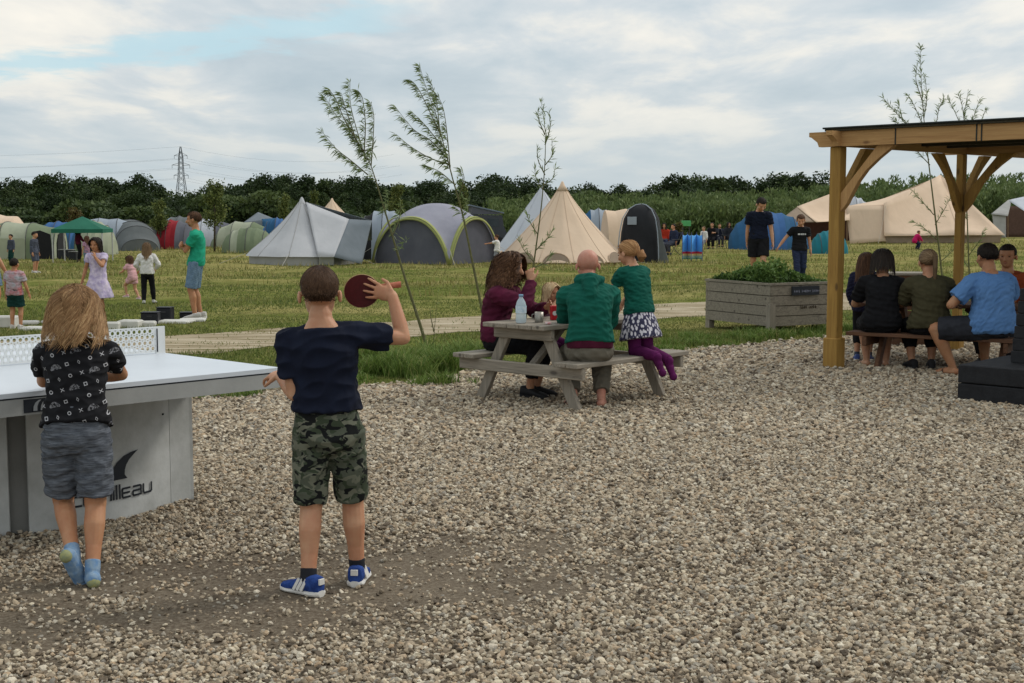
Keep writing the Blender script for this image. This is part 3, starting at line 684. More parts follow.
def vv(*a): return Vector(a)
def ik(a, t, l1, l2, hint):
    d = t - a; D = d.length
    if D > (l1 + l2) * .995: t = a + d.normalized() * (l1 + l2) * .995; d = t - a; D = d.length
    D = max(D, abs(l1 - l2) + 1e-4); x = (l1 * l1 - l2 * l2 + D * D) / (2 * D); h = math.sqrt(max(l1 * l1 - x * x, 0))
    dn = d.normalized(); hp = (hint - dn * hint.dot(dn))
    hp = hp.normalized() if hp.length > 1e-4 else Vector((0, 1, 0))
    return a + dn * x + hp * h, t
class Blob:
    """closed shapes united into one smooth skin"""
    def __init__(s): s.bm = bmesh.new()
    def ball(s, c, r, M=None, seg=14):
        res = bmesh.ops.create_uvsphere(s.bm, u_segments=seg, v_segments=max(8, seg * 2 // 3), radius=1)
        r = Vector((r, r, r)) if isinstance(r, (int, float)) else Vector(r)
        for v in res['verts']:
            p = Vector((v.co.x * r.x, v.co.y * r.y, v.co.z * r.z)); v.co = Vector(c) + (M @ p if M is not None else p)
    def loft(s, rings, n=18, cap=True):
        """rings: (centre, right, fwd, rx, ry[, power])"""
        R_ = []
        for ring in rings:
            c, rt, fw, rx, ry = ring[:5]
            vs = []
            for k in range(n):
                a = 2 * math.pi * k / n; ca, sa = math.cos(a), math.sin(a)
                q = 1 / (abs(ca) ** 2.5 + abs(sa) ** 2.5) ** .4
                vs.append(s.bm.verts.new(c + rt * (ca * rx * q) + fw * (sa * ry * q)))
            R_.append(vs)
        for A, B in zip(R_, R_[1:]):
            for k in range(n): s.bm.faces.new((A[k], A[(k + 1) % n], B[(k + 1) % n], B[k]))
        if cap: s.bm.faces.new(R_[0][::-1]); s.bm.faces.new(R_[-1])
    def limb(s, p, q, r0, r1, n=14, flat0=False, flat1=False, e=1.0):
        p, q = Vector(p), Vector(q); d = (q - p)
        if d.length < 1e-5: d = Vector((0, 0, 1e-4))
        L_ = d.length; d.normalize()
        a = d.cross(Vector((0, 0, 1)));
        if a.length < .05: a = d.cross(Vector((0, 1, 0)))
        a.normalize(); b = d.cross(a); rings = []
        if not flat0: rings += [(p - d * r0 * .92, a, b, r0 * .35, r0 * .35), (p - d * r0 * .62, a, b, r0 * .78, r0 * .78)]
        rings += [(p, a, b, r0, r0), (q, a, b, r1, r1)]
        if not flat1: rings += [(q + d * r1 * .62, a, b, r1 * .78, r1 * .78), (q + d * r1 * .92, a, b, r1 * .35, r1 * .35)]
        R_ = []
        for c, x, y, rx, ry in rings: R_.append([s.bm.verts.new(c + x * math.cos(2 * math.pi * k / n) * rx + y * math.sin(2 * math.pi * k / n) * ry) for k in range(n)])
        for A, B in zip(R_, R_[1:]):
            for k in range(n): s.bm.faces.new((A[k], A[(k + 1) % n], B[(k + 1) % n], B[k]))
        s.bm.faces.new(R_[0][::-1]); s.bm.faces.new(R_[-1])
    def done(s, name, mats, parent, vox, smooth=3, wr=0.0, wseed=0, wfreq=1.0):
        bmesh.ops.recalc_face_normals(s.bm, faces=s.bm.faces[:])
        me = bpy.data.meshes.new('tmp'); s.bm.to_mesh(me); s.bm.free()
        o = bpy.data.objects.new('tmp', me); COL.objects.link(o)
        md = o.modifiers.new('r', 'REMESH'); md.mode = 'VOXEL'; md.voxel_size = vox
        if smooth: ms = o.modifiers.new('s', 'SMOOTH'); ms.factor = .5; ms.iterations = smooth
        dg = bpy.context.evaluated_depsgraph_get(); ev = o.evaluated_get(dg)
        m2 = bpy.data.meshes.new_from_object(ev); bpy.data.objects.remove(o); bpy.data.meshes.remove(me)
        m2.name = name
        if wr:
            n = len(m2.vertices); co = np.empty(n * 3, np.float32); m2.vertices.foreach_get('co', co); co = co.reshape(-1, 3)
            no = np.empty(n * 3, np.float32); m2.vertices.foreach_get('normal', no); no = no.reshape(-1, 3)
            r = np.random.default_rng(wseed + 11); x, y, z = (co * wfreq).T
            w = x * 0
            for k in range(5):
                kx, ky, kz = r.normal(0, 1, 3) * np.array([26, 26, 40]) * (1 + .35 * k); ph = r.uniform(0, 6.28, 2)
                w = w + np.sin(kx * x + ky * y + kz * z + ph[0] + 1.8 * np.sin(9 * x + 7 * z + ph[1])) / (1 + .5 * k)
            w = -np.abs(w) + 1
            co = co + no * (w * wr)[:, None]; m2.vertices.foreach_set('co', co.astype(np.float32).ravel())
        m2.update()
        return link_mesh(name, m2, mats, parent, True)

def hand(B, w, d, n, S, side, curl=.35, spread=.25, thumb=1.0, curls=None):
    """palm, four unequal bent fingers and a thumb. d = finger direction, n = palm normal, side +1 when the thumb is on the d x n side"""
    d = d.normalized(); n = (n - d * n.dot(d)).normalized(); t = d.cross(n).normalized() * side   # t points to the thumb side
    hl = .105 * S; pl = hl * .52; pw = .026 * S
    Mx = Matrix((t, d, n)).transposed().to_3x3()
    B.ball(w + d * pl * .5, (pw * .98, pl * .60, pw * .42), Mx, 12)
    B.ball(w + d * pl * .85, (pw * 1.0, pl * .22, pw * .36), Mx, 12)
    fr = .0054 * S
    lens = [.43, .48, .44, .34]
    for k in range(4):
        off = (1.5 - k) / 1.5 * pw * .80; base = w + d * pl * .88 + t * off
        fd = (d + t * ((1.5 - k) * spread * .35)).normalized(); L_ = hl * lens[k]
        c = curl if curls is None else curls[k]
        p = base; a = 0
        for sgm, (fr_l, r0, r1) in enumerate([(.45, 1.12, 1.0), (.30, 1.0, .92), (.25, .92, .75)]):
            a += c * (.7, 1.0, .8)[sgm]
            q = p + (fd * math.cos(a) + n * math.sin(a)) * L_ * fr_l
            B.limb(p, q, fr * r0, fr * r1, 8); p = q
    tb = w + d * pl * .22 + t * pw * .75; td = (t * .75 + d * .75 + n * .45 * thumb).normalized()
    q = tb + td * hl * .24; B.limb(tb - td * .01 * S, q, fr * 1.5, fr * 1.2, 8)
    td2 = (t * .25 + d * 1.0 + n * .5 * thumb).normalized(); B.limb(q, q + td2 * hl * .2, fr * 1.2, fr * .9, 8)

def frame(d, up):
    d = d.normalized(); s = d.cross(up); s.normalize(); return s, d, s.cross(d).normalized()   # right, fwd, up

def shoe_parts(parent, ank, fd, S, mat, sole, stripes=None, up=Vector((0, 0, 1))):
    rt, fw, u = frame(fd, up); L_ = .165 * S
    z0 = -.040 * S
    def ring_rows(hs, ws, ts, drop=0.0):
        return [(t, w, h) for t, w, h in zip(ts, ws, hs)]
    o = ank + u * z0 - fw * .055 * S
    def half(rows, zb, zt_scale, name, m, par, inset=0.0):
        mb = MB(); n = 14; V = []
        for t, w, h in rows:
            c = o + fw * (t * L_)
            ring = []
            for k in range(n):
                a = 2 * math.pi * k / n; ca, sa = math.cos(a), math.sin(a)
                x = w * S * (abs(ca) ** .7) * (1 if ca > 0 else -1); zz = zb * S + (h * S - zb * S) * (.5 + .5 * (abs(sa) ** .75) * (1 if sa > 0 else -1))
                ring.append(c + rt * x + u * zz)
            V += ring
        F = [(i * n + k, i * n + (k + 1) % n, (i + 1) * n + (k + 1) % n, (i + 1) * n + k) for i in range(len(rows) - 1) for k in range(n)]
        F += [tuple(range(n - 1, -1, -1)), tuple(range((len(rows) - 1) * n, len(rows) * n))]
        mb.add(V, F); return mb.build(name, m, par, smooth='auto')
    ts = [0, .04, .15, .35, .55, .75, .9, 1.0]
    up_ = half([(t, w, h) for t, w, h in zip([.01, .05, .18, .38, .55, .75, .9, .985], [.014, .022, .026, .024, .026, .029, .024, .012], [.045, .062, .064, .058, .044, .034, .028, .018])], .008, 1, 'shoe', mat, parent)
    half([(t, w, h) for t, w, h in zip(ts, [.013, .024, .029, .026, .028, .032, .027, .012], [.020, .020, .019, .017, .016, .016, .017, .018])], .0, 1, 'sole', sole, up_)
    if stripes:
        for sd in (-1, 1):
            sb = MB()
            for k in range(3):
                t = .36 + k * .09; a = o + fw * (t * L_) + rt * sd * .0285 * S + u * .016 * S; c = o + fw * ((t - .10) * L_) + rt * sd * .0205 * S + u * .050 * S
                sb.beam(a, c, .010 * S, .004 * S, up=rt * sd, bev=0)
            sb.build('side_stripes', stripes, up_)
        hb = MB(); hb.box(o - fw * .0 + u * .047 * S, (.022 * S, .006 * S, .018 * S), Matrix((rt, fw, u)).transposed().to_3x3(), bev=.001); hb.build('heel_tab', stripes, up_)
    return up_

def strands(name, hc, Mh, rad, mat, parent, n, L_, seed=0, wave=0.0, wfreq=30.0, width=.004, steps=8, front=.25, part=0.0, gather=None, grav=1.0, lift=1.06, lowz=-.35, jitter=.15, spread=0.0, clump=0.0, collide=None, maxr=0.0, puff=0.0, short=False, face_r=None):
    """thin ribbons combed from the crown over the head; gather = point they are drawn to (ponytail)"""
    r = np.random.default_rng(seed); rx, ry, rz = rad
    th = r.uniform(0, 2 * np.pi, n * 3); ct = r.uniform(lowz, 1, n * 3); st = np.sqrt(1 - ct ** 2)
    D = np.stack([st * np.cos(th), st * np.sin(th), ct], 1)
    face = (D[:, 1] > front) & (D[:, 2] < .55 + .35 * (1 - D[:, 1])) & (np.abs(D[:, 0]) < .93) & (D[:, 2] < .62)
    ear = (np.abs(D[:, 0]) > .72) & (D[:, 2] < .18) & (D[:, 1] > -.45)
    keep = ~face & ~(ear if short else np.zeros_like(ear)); D = D[keep][:n]; n = len(D)
    p = D * np.array([rx, ry, rz]) * lift
    e0 = np.array([rx, ry, rz]) * lift; pf = 1 + puff * r.uniform(0, 1, n) ** 1.5; e = e0[None, :] * pf[:, None]; p = p * pf[:, None] ** .5
    crown = np.array([0, -.35, .94]); crown = crown / np.linalg.norm(crown)
    d = D - crown * (D @ crown)[:, None]; d = d / (np.linalg.norm(d, axis=1)[:, None] + 1e-6)
    d += r.normal(0, jitter, (n, 3)); Ls = L_ * r.uniform(.75, 1.1, n) * (np.clip(.35 + .65 * (D[:, 2] + .3), .3, 1) if short else 1)
    ph = r.uniform(0, 6.28, n) if not clump else np.round(r.uniform(0, 1, n) * 14) / 14 * 40
    if clump: ph = np.sin(th[keep][:n] * 5) * 3 + r.uniform(-.28, .28, n)
    path = [p.copy()]; ds = Ls / steps; cur = p.copy()
    Mi = np.array(Mh.inverted()); g = Mi @ np.array([0, 0, -1.0])
    G = None if gather is None else np.array(Mh.inverted() @ (gather - hc))
    for k in range(steps):
        if G is not None:
            to = G - cur; dl = np.linalg.norm(to, axis=1)[:, None]; dirn = to / (dl + 1e-6)
            d = d * .35 + dirn * .65
            stp = np.minimum(ds[:, None] * 1.0, dl)
            nrm_ = np.linalg.norm(d, axis=1)[:, None]; cur = cur + d / nrm_ * stp
        else:
            d = d + g * grav * (1.6 / steps) * 1.2; d /= np.linalg.norm(d, axis=1)[:, None]; cur = cur + d * ds[:, None]
        q = np.linalg.norm(cur / e, axis=1); ins = q < 1
        cur[ins] = cur[ins] / q[ins][:, None]
        if maxr:
            m0, m1 = maxr if isinstance(maxr, tuple) else (maxr, maxr)
            tz = np.clip((e0[2] - cur[:, 2]) / (2.4 * e0[2]), 0, 1); mr = m0 + (m1 - m0) * tz
            rel = cur / e0; low = rel[:, 2] < 0; rel2 = rel.copy(); rel2[low, 2] = 0
            q = np.linalg.norm(rel2, axis=1); ins = q > mr; f = np.where(ins, mr / np.maximum(q, 1e-6), 1.0)
            cur[:, :2] *= f[:, None]; up_ = ins & ~low; cur[up_, 2] *= f[up_]
        if face_r:
            fc = np.array([0, .34 * ry / .45, -.16 * rz / .385]); v_ = cur - fc; v_[:, 2] *= .8; dd = np.linalg.norm(v_, axis=1); hit = (dd < face_r) & (cur[:, 1] > .1 * ry)
            sx = np.where(cur[:, 0] >= 0, 1.0, -1.0); need = np.sqrt(np.maximum(face_r ** 2 - v_[:, 1] ** 2 * .5 - v_[:, 2] ** 2, 0)); cur[hit, 0] = (sx * np.maximum(np.abs(cur[:, 0]), need))[hit]
        if collide is not None:
            for cc, cr in collide:
                c_ = np.array(Mh.inverted() @ (cc - hc)); v_ = cur - c_; dd = np.linalg.norm(v_, axis=1); hit = dd < cr
                cur[hit] = c_ + v_[hit] / dd[hit][:, None] * cr
        path.append(cur.copy())
    path = np.stack(path, 1)   # n, steps+1, 3
    out = path / (np.linalg.norm(path, axis=2, keepdims=True) + 1e-6)
    tan = np.gradient(path, axis=1); tan /= np.linalg.norm(tan, axis=2, keepdims=True) + 1e-9
    side = np.cross(tan, out); side /= np.linalg.norm(side, axis=2, keepdims=True) + 1e-9
    s_ = np.linspace(0, 1, steps + 1)[None, :, None] * Ls[:, None, None]
    if wave: path = path + (side * np.sin(s_ * wfreq + ph[:, None, None]) + out * np.cos(s_ * wfreq * .9 + ph[:, None, None]) * .7) * wave * np.linspace(0, 1, steps + 1)[None, :, None] ** .5
    wd = width * np.concatenate([np.full(steps, 1.0), [.35]])[None, :, None] * r.uniform(.6, 1.3, n)[:, None, None]
    side = side + out * r.normal(0, .35, (n, 1, 1))
    A = path - side * wd / 2; Bq = path + side * wd / 2
    V = np.stack([A, Bq], 2).reshape(-1, 3)
    V = V @ np.array(Mh).T + np.array(hc)
    b = (np.arange(n) * 2 * (steps + 1))[:, None] + np.arange(steps)[None, :] * 2; b = b.ravel()
    F = np.stack([b, b + 1, b + 3, b + 2], 1)
    lum = np.clip(np.repeat(r.normal(.42, .24 if n < 4000 else .20, n), steps) + np.tile(np.linspace(-.08, .25, steps), n), 0, 1)
    return np_mesh(name, V, F, mat, parent, True, rnd=lum)

def person(label, loc, rz, H, c=0.0, pose={}, wear={}, hair=('short', None), skin=None, group=None, vox=None, fat=1.0, fing=True, hero=False):
    """one figure: body mesh plus clothing, hair, eyes and shoes as children. local axes: x right, y forward"""
    skin = skin or SK1
    root = empty('person', loc, rz, label=label, cat='person', group=group)
    P = dict(pose); S = H; vox = vox or (.0042 if hero else .0075)
    g = lambda k, d: P.get(k, d)
    hipz = .515 - .025 * c; th_l = .245 - .01 * c; sh_l = .235 - .015 * c; hh = .140 + .017 * c; neck_l = .024 - .012 * c
    tors = .298 + .026 * c; shw = .104 - .004 * c; hpw = .050; ua, fa = .165 - .008 * c, .142 - .005 * c
    gir = fat * (1 + .06 * c)
    pel = Vector(g('pel', (0, 0, hipz))); lean = Vector(g('lean', (0, 0.02, 1))).normalized(); turn = R(g('turn', 0)); pturn = R(g('pturn', 0))
    neck = pel + lean * tors
    rh = Vector((math.cos(pturn), math.sin(pturn), 0)); rs0 = Vector((math.cos(turn + pturn), math.sin(turn + pturn), 0)); roll = R(g('roll', 0))
    rs = (rs0 - lean * rs0.dot(lean)).normalized(); rs = (rs * math.cos(roll) + lean * math.sin(roll)).normalized()
    fs = lean.cross(rs).normalized(); bend = g('bend', .02)
    def spine(t):
        tt = min(max(t, 0), 1); p = pel + lean * (tors * min(t, 1.06)) - fs * (bend * math.sin(math.pi * tt)); r_ = rh.lerp(rs, tt).normalized()
        f_ = lean.cross(r_).normalized(); return p, r_, f_
    sh = {}; hp = {}
    shz = neck - lean * (.048 - .004 * c)
    shrug = g('shrug', 0)
    for sd, nm in ((-1, 'L'), (1, 'R')):
        sh[nm] = shz + rs * sd * shw + lean * shrug + fs * g('shf', 0.0); hp[nm] = pel + rh * sd * hpw
    J = {}
    for sd, nm in ((-1, 'L'), (1, 'R')):
        W_ = Vector(g(nm + 'W', tuple(sh[nm] + Vector((sd * .045, .03, -(ua + fa) * .975)))))
        J['e' + nm], J['w' + nm] = ik(sh[nm], W_, ua, fa, Vector(g(nm + 'E', (sd * .5, -1, 0))))
        A_ = Vector(g(nm + 'A', (sd * .055 + pel.x, pel.y, .042)))
        J['k' + nm], J['a' + nm] = ik(hp[nm], A_, th_l, sh_l, Vector(g(nm + 'K', (sd * .1, 1, 0))))
    sc = lambda v: v * S
    B = Blob()
    st = [(-.19, .040, .032), (-.13, .070, .050), (-.05, .084, .063), (.08, .088, .062), (.28, .078, .054), (.45, .073, .051), (.65, .082, .056), (.80, .087, .056), (.90, .074, .047), (.95, .060, .042), (1.0, .045, .036), (1.06, .031, .031)]
    if c > .5: st = [(t, rx * (.98 if t < .3 else 1.02), ry * 1.02) for t, rx, ry in st]
    if P.get('female'): st = [(t, rx * (1.06 if t < .2 else .95), ry) for t, rx, ry in st]
    def torso(Bl, add, t0, t1, grow=lambda t: 1.0, drop=0):
        rings = []
        ts = [t0] + [s_[0] for s_ in st if t0 < s_[0] < t1] + [t1]
        for t in ts:
            rx = float(np.interp(t, [s_[0] for s_ in st], [s_[1] for s_ in st])) * gir; ry = float(np.interp(t, [s_[0] for s_ in st], [s_[2] for s_ in st])) * gir * (1 + (fat - 1) * 1.3)
            p, r_, f_ = spine(t); q = grow(t)
            rings.append((sc(p), r_, f_, (rx + add) * S * q, (ry + add) * S * q))
        Bl.loft(rings, 22)
    torso(B, 0, -.19, 1.06)
    # head
    hy, hpit, hro = R(g('hy', 0)), R(g('hp', 0)), R(g('hr', 0))
    nd = (lean * .75 + Vector((0, 0, .6)) + fs * .16).normalized(); nk = neck + nd * neck_l
    base = Matrix((rs, fs, lean)).transposed().to_3x3()
    up0 = (lean * .35 + Vector((0, 0, 1))).normalized(); f0 = (fs - up0 * fs.dot(up0)).normalized(); r0 = f0.cross(up0).normalized()
    Mh = Matrix((r0, f0, up0)).transposed().to_3x3() @ Matrix.Rotation(hy, 3, 'Z') @ Matrix.Rotation(-hpit, 3, 'X') @ Matrix.Rotation(hro, 3, 'Y')
    hc = sc(nk + Mh @ Vector((0, .012, hh * .52))); q = hh * S
    nr = .0325 * gir * (1 + .06 * c)
    B.limb(sc(neck - lean * .03), sc(nk + Mh @ Vector((0, 0, .022))), nr * 1.12 * S, nr * .95 * S)
    for sd in (-1, 1): B.limb(sc(neck - nd * .012 + rs * sd * .006), sc(sh['R' if sd > 0 else 'L'] * .66 + neck * .34 - lean * .014), nr * .60 * S, .018 * S)
    hw = lambda x, y, z: hc + Mh @ Vector((x * q, y * q, z * q))
    B.ball(hw(0, -.06, .12), (.350 * q, .45 * q, .385 * q), Mh, 22); B.ball(hw(0, .10, -.16), (.285 * q, .30 * q, .34 * q), Mh, 16); B.ball(hw(0, .24, -.36), (.13 * q, .12 * q, .10 * q), Mh, 10)
    B.limb(hw(0, .38, .02), hw(0, .47, -.14), .045 * q, .072 * q, 8); B.ball(hw(0, .34, .10), (.24 * q, .06 * q, .045 * q), Mh, 10)
    for sd in (-1, 1):
        B.ball(hw(sd * .385, -.03, -.07), (.045 * q, .085 * q, .125 * q), Mh, 10)
        B.ball(hw(sd * .2, .28, -.12), (.10 * q, .08 * q, .10 * q), Mh, 8)
    # arms and legs
    lim = gir
    ar = dict(s=.031, m=.027, e=.0215, f=.0225, w=.0155) if c < .5 else dict(s=.029, m=.0245, e=.021, f=.022, w=.0165)
    lr = dict(t=.053, m=.046, k=.033, c=.0335, c2=.028, a=.020) if c < .5 else dict(t=.050, m=.042, k=.033, c=.0325, c2=.027, a=.022)
    hd = {}
    bare = wear.get('shoes') in (None, 'sock', 'sandal')
    for sd, nm in ((-1, 'L'), (1, 'R')):
        s_, e_, w_ = sh[nm], J['e' + nm], J['w' + nm]
        B.limb(sc(spine(.86)[0] + rs * sd * .045), sc(s_), .036 * lim * S, ar['s'] * lim * S * .98)
        B.limb(sc(s_), sc(s_.lerp(e_, .5)), ar['s'] * lim * S, ar['m'] * lim * S); B.limb(sc(s_.lerp(e_, .5)), sc(e_), ar['m'] * lim * S, ar['e'] * lim * S)
        B.limb(sc(e_), sc(e_.lerp(w_, .3)), ar['e'] * lim * S, ar['f'] * lim * S); B.limb(sc(e_.lerp(w_, .3)), sc(w_), ar['f'] * lim * S, ar['w'] * S)
        d = Vector(g(nm + 'H', tuple(w_ - e_))).normalized(); n = Vector(g(nm + 'N', tuple(-rs * sd)))
        hd[nm] = (sc(w_), d, n)
        hs = S * (.97 if c > .5 else 1.0)
        thumb_side = g(nm + 'T', None)
        # the thumb side follows from which hand it is
        tvec = d.cross((n - d * n.dot(d)).normalized())
        side = 1 if nm == 'L' else -1
        hand(B, sc(w_), d, n, hs, side, g(nm + 'C', .32), g('spread', .3), curls=g(nm + 'CC', None))
        h_, k_, a_ = hp[nm], J['k' + nm], J['a' + nm]
        B.limb(sc(h_), sc(h_.lerp(k_, .45)), lr['t'] * lim * S, lr['m'] * lim * S); B.limb(sc(h_.lerp(k_, .45)), sc(k_), lr['m'] * lim * S, lr['k'] * lim * S)
        back = (k_ - h_).cross(rh); back = -(a_ - k_).normalized().cross(rh)
        bk = (a_ - k_).normalized().cross(rh).normalized() * -1
        cal = k_.lerp(a_, .30) + bk * -.008
        B.limb(sc(k_), sc(cal), lr['k'] * .95 * lim * S, lr['c'] * lim * S); B.limb(sc(cal), sc(k_.lerp(a_, .62)), lr['c'] * lim * S, lr['c2'] * .92 * lim * S); B.limb(sc(k_.lerp(a_, .62)), sc(a_), lr['c2'] * .92 * lim * S, lr['a'] * S)
        fd = Vector(g(nm + 'F', (sd * .18, 1, 0))).normalized(); fup = Vector(g(nm + 'U', (0, 0, 1)))
        rt, fw, u = frame(fd, fup); L_ = .15
        if bare:
            o_ = a_ - u * .024 - fw * .022
            B.limb(sc(o_), sc(o_ + fw * L_ * .45 - u * .002), .021 * S, .023 * S, 12); B.limb(sc(o_ + fw * L_ * .4 - u * .003), sc(o_ + fw * L_ * .70 - u * .007), .022 * S, .017 * S, 12)
            B.limb(sc(o_ + fw * L_ * .66 - u * .007 - rt * .010), sc(o_ + fw * L_ * .86 - u * .010 - rt * .010), .014 * S, .010 * S, 8)
            B.limb(sc(o_ + fw * L_ * .66 - u * .007 + rt * .010), sc(o_ + fw * L_ * .84 - u * .010 + rt * .010), .014 * S, .010 * S, 8)
            B.limb(sc(a_), sc(a_ - u * .02 + fw * .02), .021 * S, .022 * S)
        else: B.limb(sc(a_), sc(a_ - u * .012 + fw * .01), .020 * S, .018 * S)
        J['foot' + nm] = (a_, fd, fup)
    body = B.done('body', skin, root, vox, 2 if hero else 2)
    # face
    for sd in (-1, 1):
        eb = MB(); eb.lathe((0, 0, 0), [(.001, -.03 * q), (.036 * q, -.01 * q), (.036 * q, .01 * q), (.001, .03 * q)], 8)
        eb.v = [tuple(hw(sd * .15, .37, .0) + Mh @ Vector((p[0] * 1.3, p[1] * .5, p[2] * .8))) for p in eb.v]; eb.build('eye', m_eye, root, True)
    mbm = MB(); mbm.lathe((0, 0, 0), [(.001, -.022 * q), (.07 * q, -.006 * q), (.07 * q, .006 * q), (.001, .022 * q)], 10)
    mbm.v = [tuple(hw(0, .395, -.27) + Mh @ Vector((p[0], p[1] * .35, p[2]))) for p in mbm.v]; mbm.build('mouth', m_lip, root, True)
    # ---------------- clothes
    cv = max(vox, .005 if hero else .008); wr = .0048 if hero else .0044
    def sleeve(Bl, nm, L_, add, flare=0.0):
        s_, e_, w_ = sh[nm], J['e' + nm], J['w' + nm]; sd = -1 if nm == 'L' else 1
        Bl.limb(sc(spine(.85)[0] + rs * sd * .04), sc(s_), (.036 * lim + add) * S, (ar['s'] * lim + add * .85) * S)
        if L_ <= 1:
            e2 = s_.lerp(e_, L_); r1 = (ar['s'] + (ar['m'] - ar['s']) * L_) * lim + add * .9 + .002 + flare
            Bl.limb(sc(s_), sc(e2), (ar['s'] * lim + add * .85) * S, r1 * S, flat1=True)
        else:
            Bl.limb(sc(s_), sc(e_), (ar['s'] * lim + add * .85) * S, (ar['e'] * lim + add) * S)
            Bl.limb(sc(e_), sc(e_.lerp(w_, L_ - 1)), (ar['f'] * lim + add) * S, (ar['w'] + add * .8) * S, flat1=True)
    top = wear.get('top')
    if top:
        mat, hem, sl = top[:3]; add = top[3] if len(top) > 3 else .009; nm_ = top[4] if len(top) > 4 else 'shirt'; ft = top[5] if len(top) > 5 else 1.0
        Bt = Blob()
        collar_t = top[6] if len(top) > 6 else .985
        torso(Bt, add, hem, collar_t, lambda t: 1 + (ft - 1) * max(0, (.6 - t)))
        for nm in 'LR': sleeve(Bt, nm, sl, add)
        for sd, nm in ((-1, 'L'), (1, 'R')): Bt.limb(sc(neck - lean * .018 + rs * sd * .026), sc(sh[nm] + rs * sd * -.016 + lean * .004), (.022 + add * .5) * S, (.024 + add * .7) * S)
        if nm_ == 'hooded_top':
            for sx in (-1, 1):
                Bt.limb(sc(neck + rs * sx * .046 + fs * .030 + lean * .004), sc(neck + rs * sx * .046 - fs * .026 + lean * .020), .018 * S, .026 * S); Bt.limb(sc(neck + rs * sx * .046 - fs * .026 + lean * .020), sc(neck - fs * .062 + lean * .016), .026 * S, .032 * S)
            Bt.limb(sc(neck - fs * .066 + lean * .010), sc(neck - fs * .086 - lean * .060), .040 * S, .030 * S)
        Bt.done(nm_, mat, root, cv, 5, wr * (1.3 if add > .01 else 1), wseed=int(H * 1000))
    bot = wear.get('bottom')
    if bot:
        kind, mat, L_ = bot[:3]; add = bot[3] if len(bot) > 3 else .010
        Bt = Blob()
        if kind in ('shorts', 'trousers', 'leggings'):
            torso(Bt, add * .8, -.21, P.get('waist', .26), lambda t: 1.0 if t > -.1 else 1.12)
            for sd, nm in ((-1, 'L'), (1, 'R')):
                h_, k_, a_ = hp[nm], J['k' + nm], J['a' + nm]; lo = max(add * (1.4 if kind == 'shorts' else 1.0), .0085)
                if L_ <= 1:
                    Bt.limb(sc(h_), sc(h_.lerp(k_, L_)), (lr['t'] * lim + add * .7) * S, ((lr['t'] + (lr['k'] - lr['t']) * L_ * .9) * lim + lo) * S, flat1=True)
                else:
                    Bt.limb(sc(h_), sc(k_), (lr['t'] * lim + add * .7) * S, (lr['k'] * lim + lo) * S); Bt.ball(sc(k_), (lr['k'] * lim + lo + .003) * S)
                    Bt.limb(sc(k_), sc(k_.lerp(a_, .35)), (lr['k'] * lim + lo) * S, (lr['c'] * lim + lo) * S); Bt.limb(sc(k_.lerp(a_, .35)), sc(k_.lerp(a_, L_ - 1)), (lr['c'] * lim + lo) * S, (lr['a'] * (1.0 if kind == 'leggings' else 1.25) + lo) * S, flat1=True)
            Bt.done(kind, mat, root, cv, 4, wr * (.3 if kind == 'leggings' else 1.1), wseed=5 + int(H * 999))
        if kind in ('skirt', 'dress'):
            t_top = .25 if kind == 'skirt' else .985
            wv = bot[4] if len(bot) > 4 else .10
            d = Vector(P.get('skirtdir', (0, 0, -1)))
            p0 = pel - lean * (-.05 * tors); rings = []
            for k in range(6):
                t = k / 5; p = p0 + d.normalized() * (L_ * t); rings.append((sc(p), rh, lean.cross(rh).normalized(), (.088 * gir + add + wv * t ** .8) * S, (.066 * gir + add + wv * .8 * t ** .8) * S))
            n0 = 40; Bs = Blob(); Rr = []
            for k, (pc, r_, f_, rx, ry) in enumerate(rings):
                t = k / 5; Rr.append([Bs.bm.verts.new(pc + r_ * (math.cos(a) * rx * (1 + .06 * t * math.sin(a * 9))) + f_ * (math.sin(a) * ry * (1 + .06 * t * math.sin(a * 9)))) for a in [2 * math.pi * j / n0 for j in range(n0)]])
            for A, B_ in zip(Rr, Rr[1:]):
                for j in range(n0): Bs.bm.faces.new((A[j], A[(j + 1) % n0], B_[(j + 1) % n0], B_[j]))
            Bs.bm.faces.new(Rr[0][::-1]); Bs.bm.faces.new(Rr[-1])
            torso(Bs, add, .0, t_top)
            if kind == 'dress':
                for nm in 'LR': sleeve(Bs, nm, .45, add)
            Bs.done(kind, mat, root, cv, 3, wr * .6)
        b2 = wear.get('under')
        if b2:
            mat2, L2 = b2; Bt = Blob()
            for nm in 'LR':
                h_, k_, a_ = hp[nm], J['k' + nm], J['a' + nm]; lo = .0075; Bt.ball(sc(k_), (lr['k'] * lim + lo + .003) * S)
                Bt.limb(sc(h_), sc(k_), (lr['t'] * lim) * S, (lr['k'] * lim + lo) * S)
                Bt.limb(sc(k_), sc(k_.lerp(a_, .35)), (lr['k'] * lim + lo) * S, (lr['c'] * lim + lo) * S); Bt.limb(sc(k_.lerp(a_, .35)), sc(k_.lerp(a_, L2)), (lr['c'] * lim + lo) * S, (lr['a'] + lo * 1.5) * S, flat1=True)
            Bt.done('leggings', mat2, root, cv, 3, wr * .3)
    if wear.get('belt'):
        Bt = Blob(); torso(Bt, .0165, .0, .20); Bt.done('undershirt', wear['belt'], root, cv, 3)
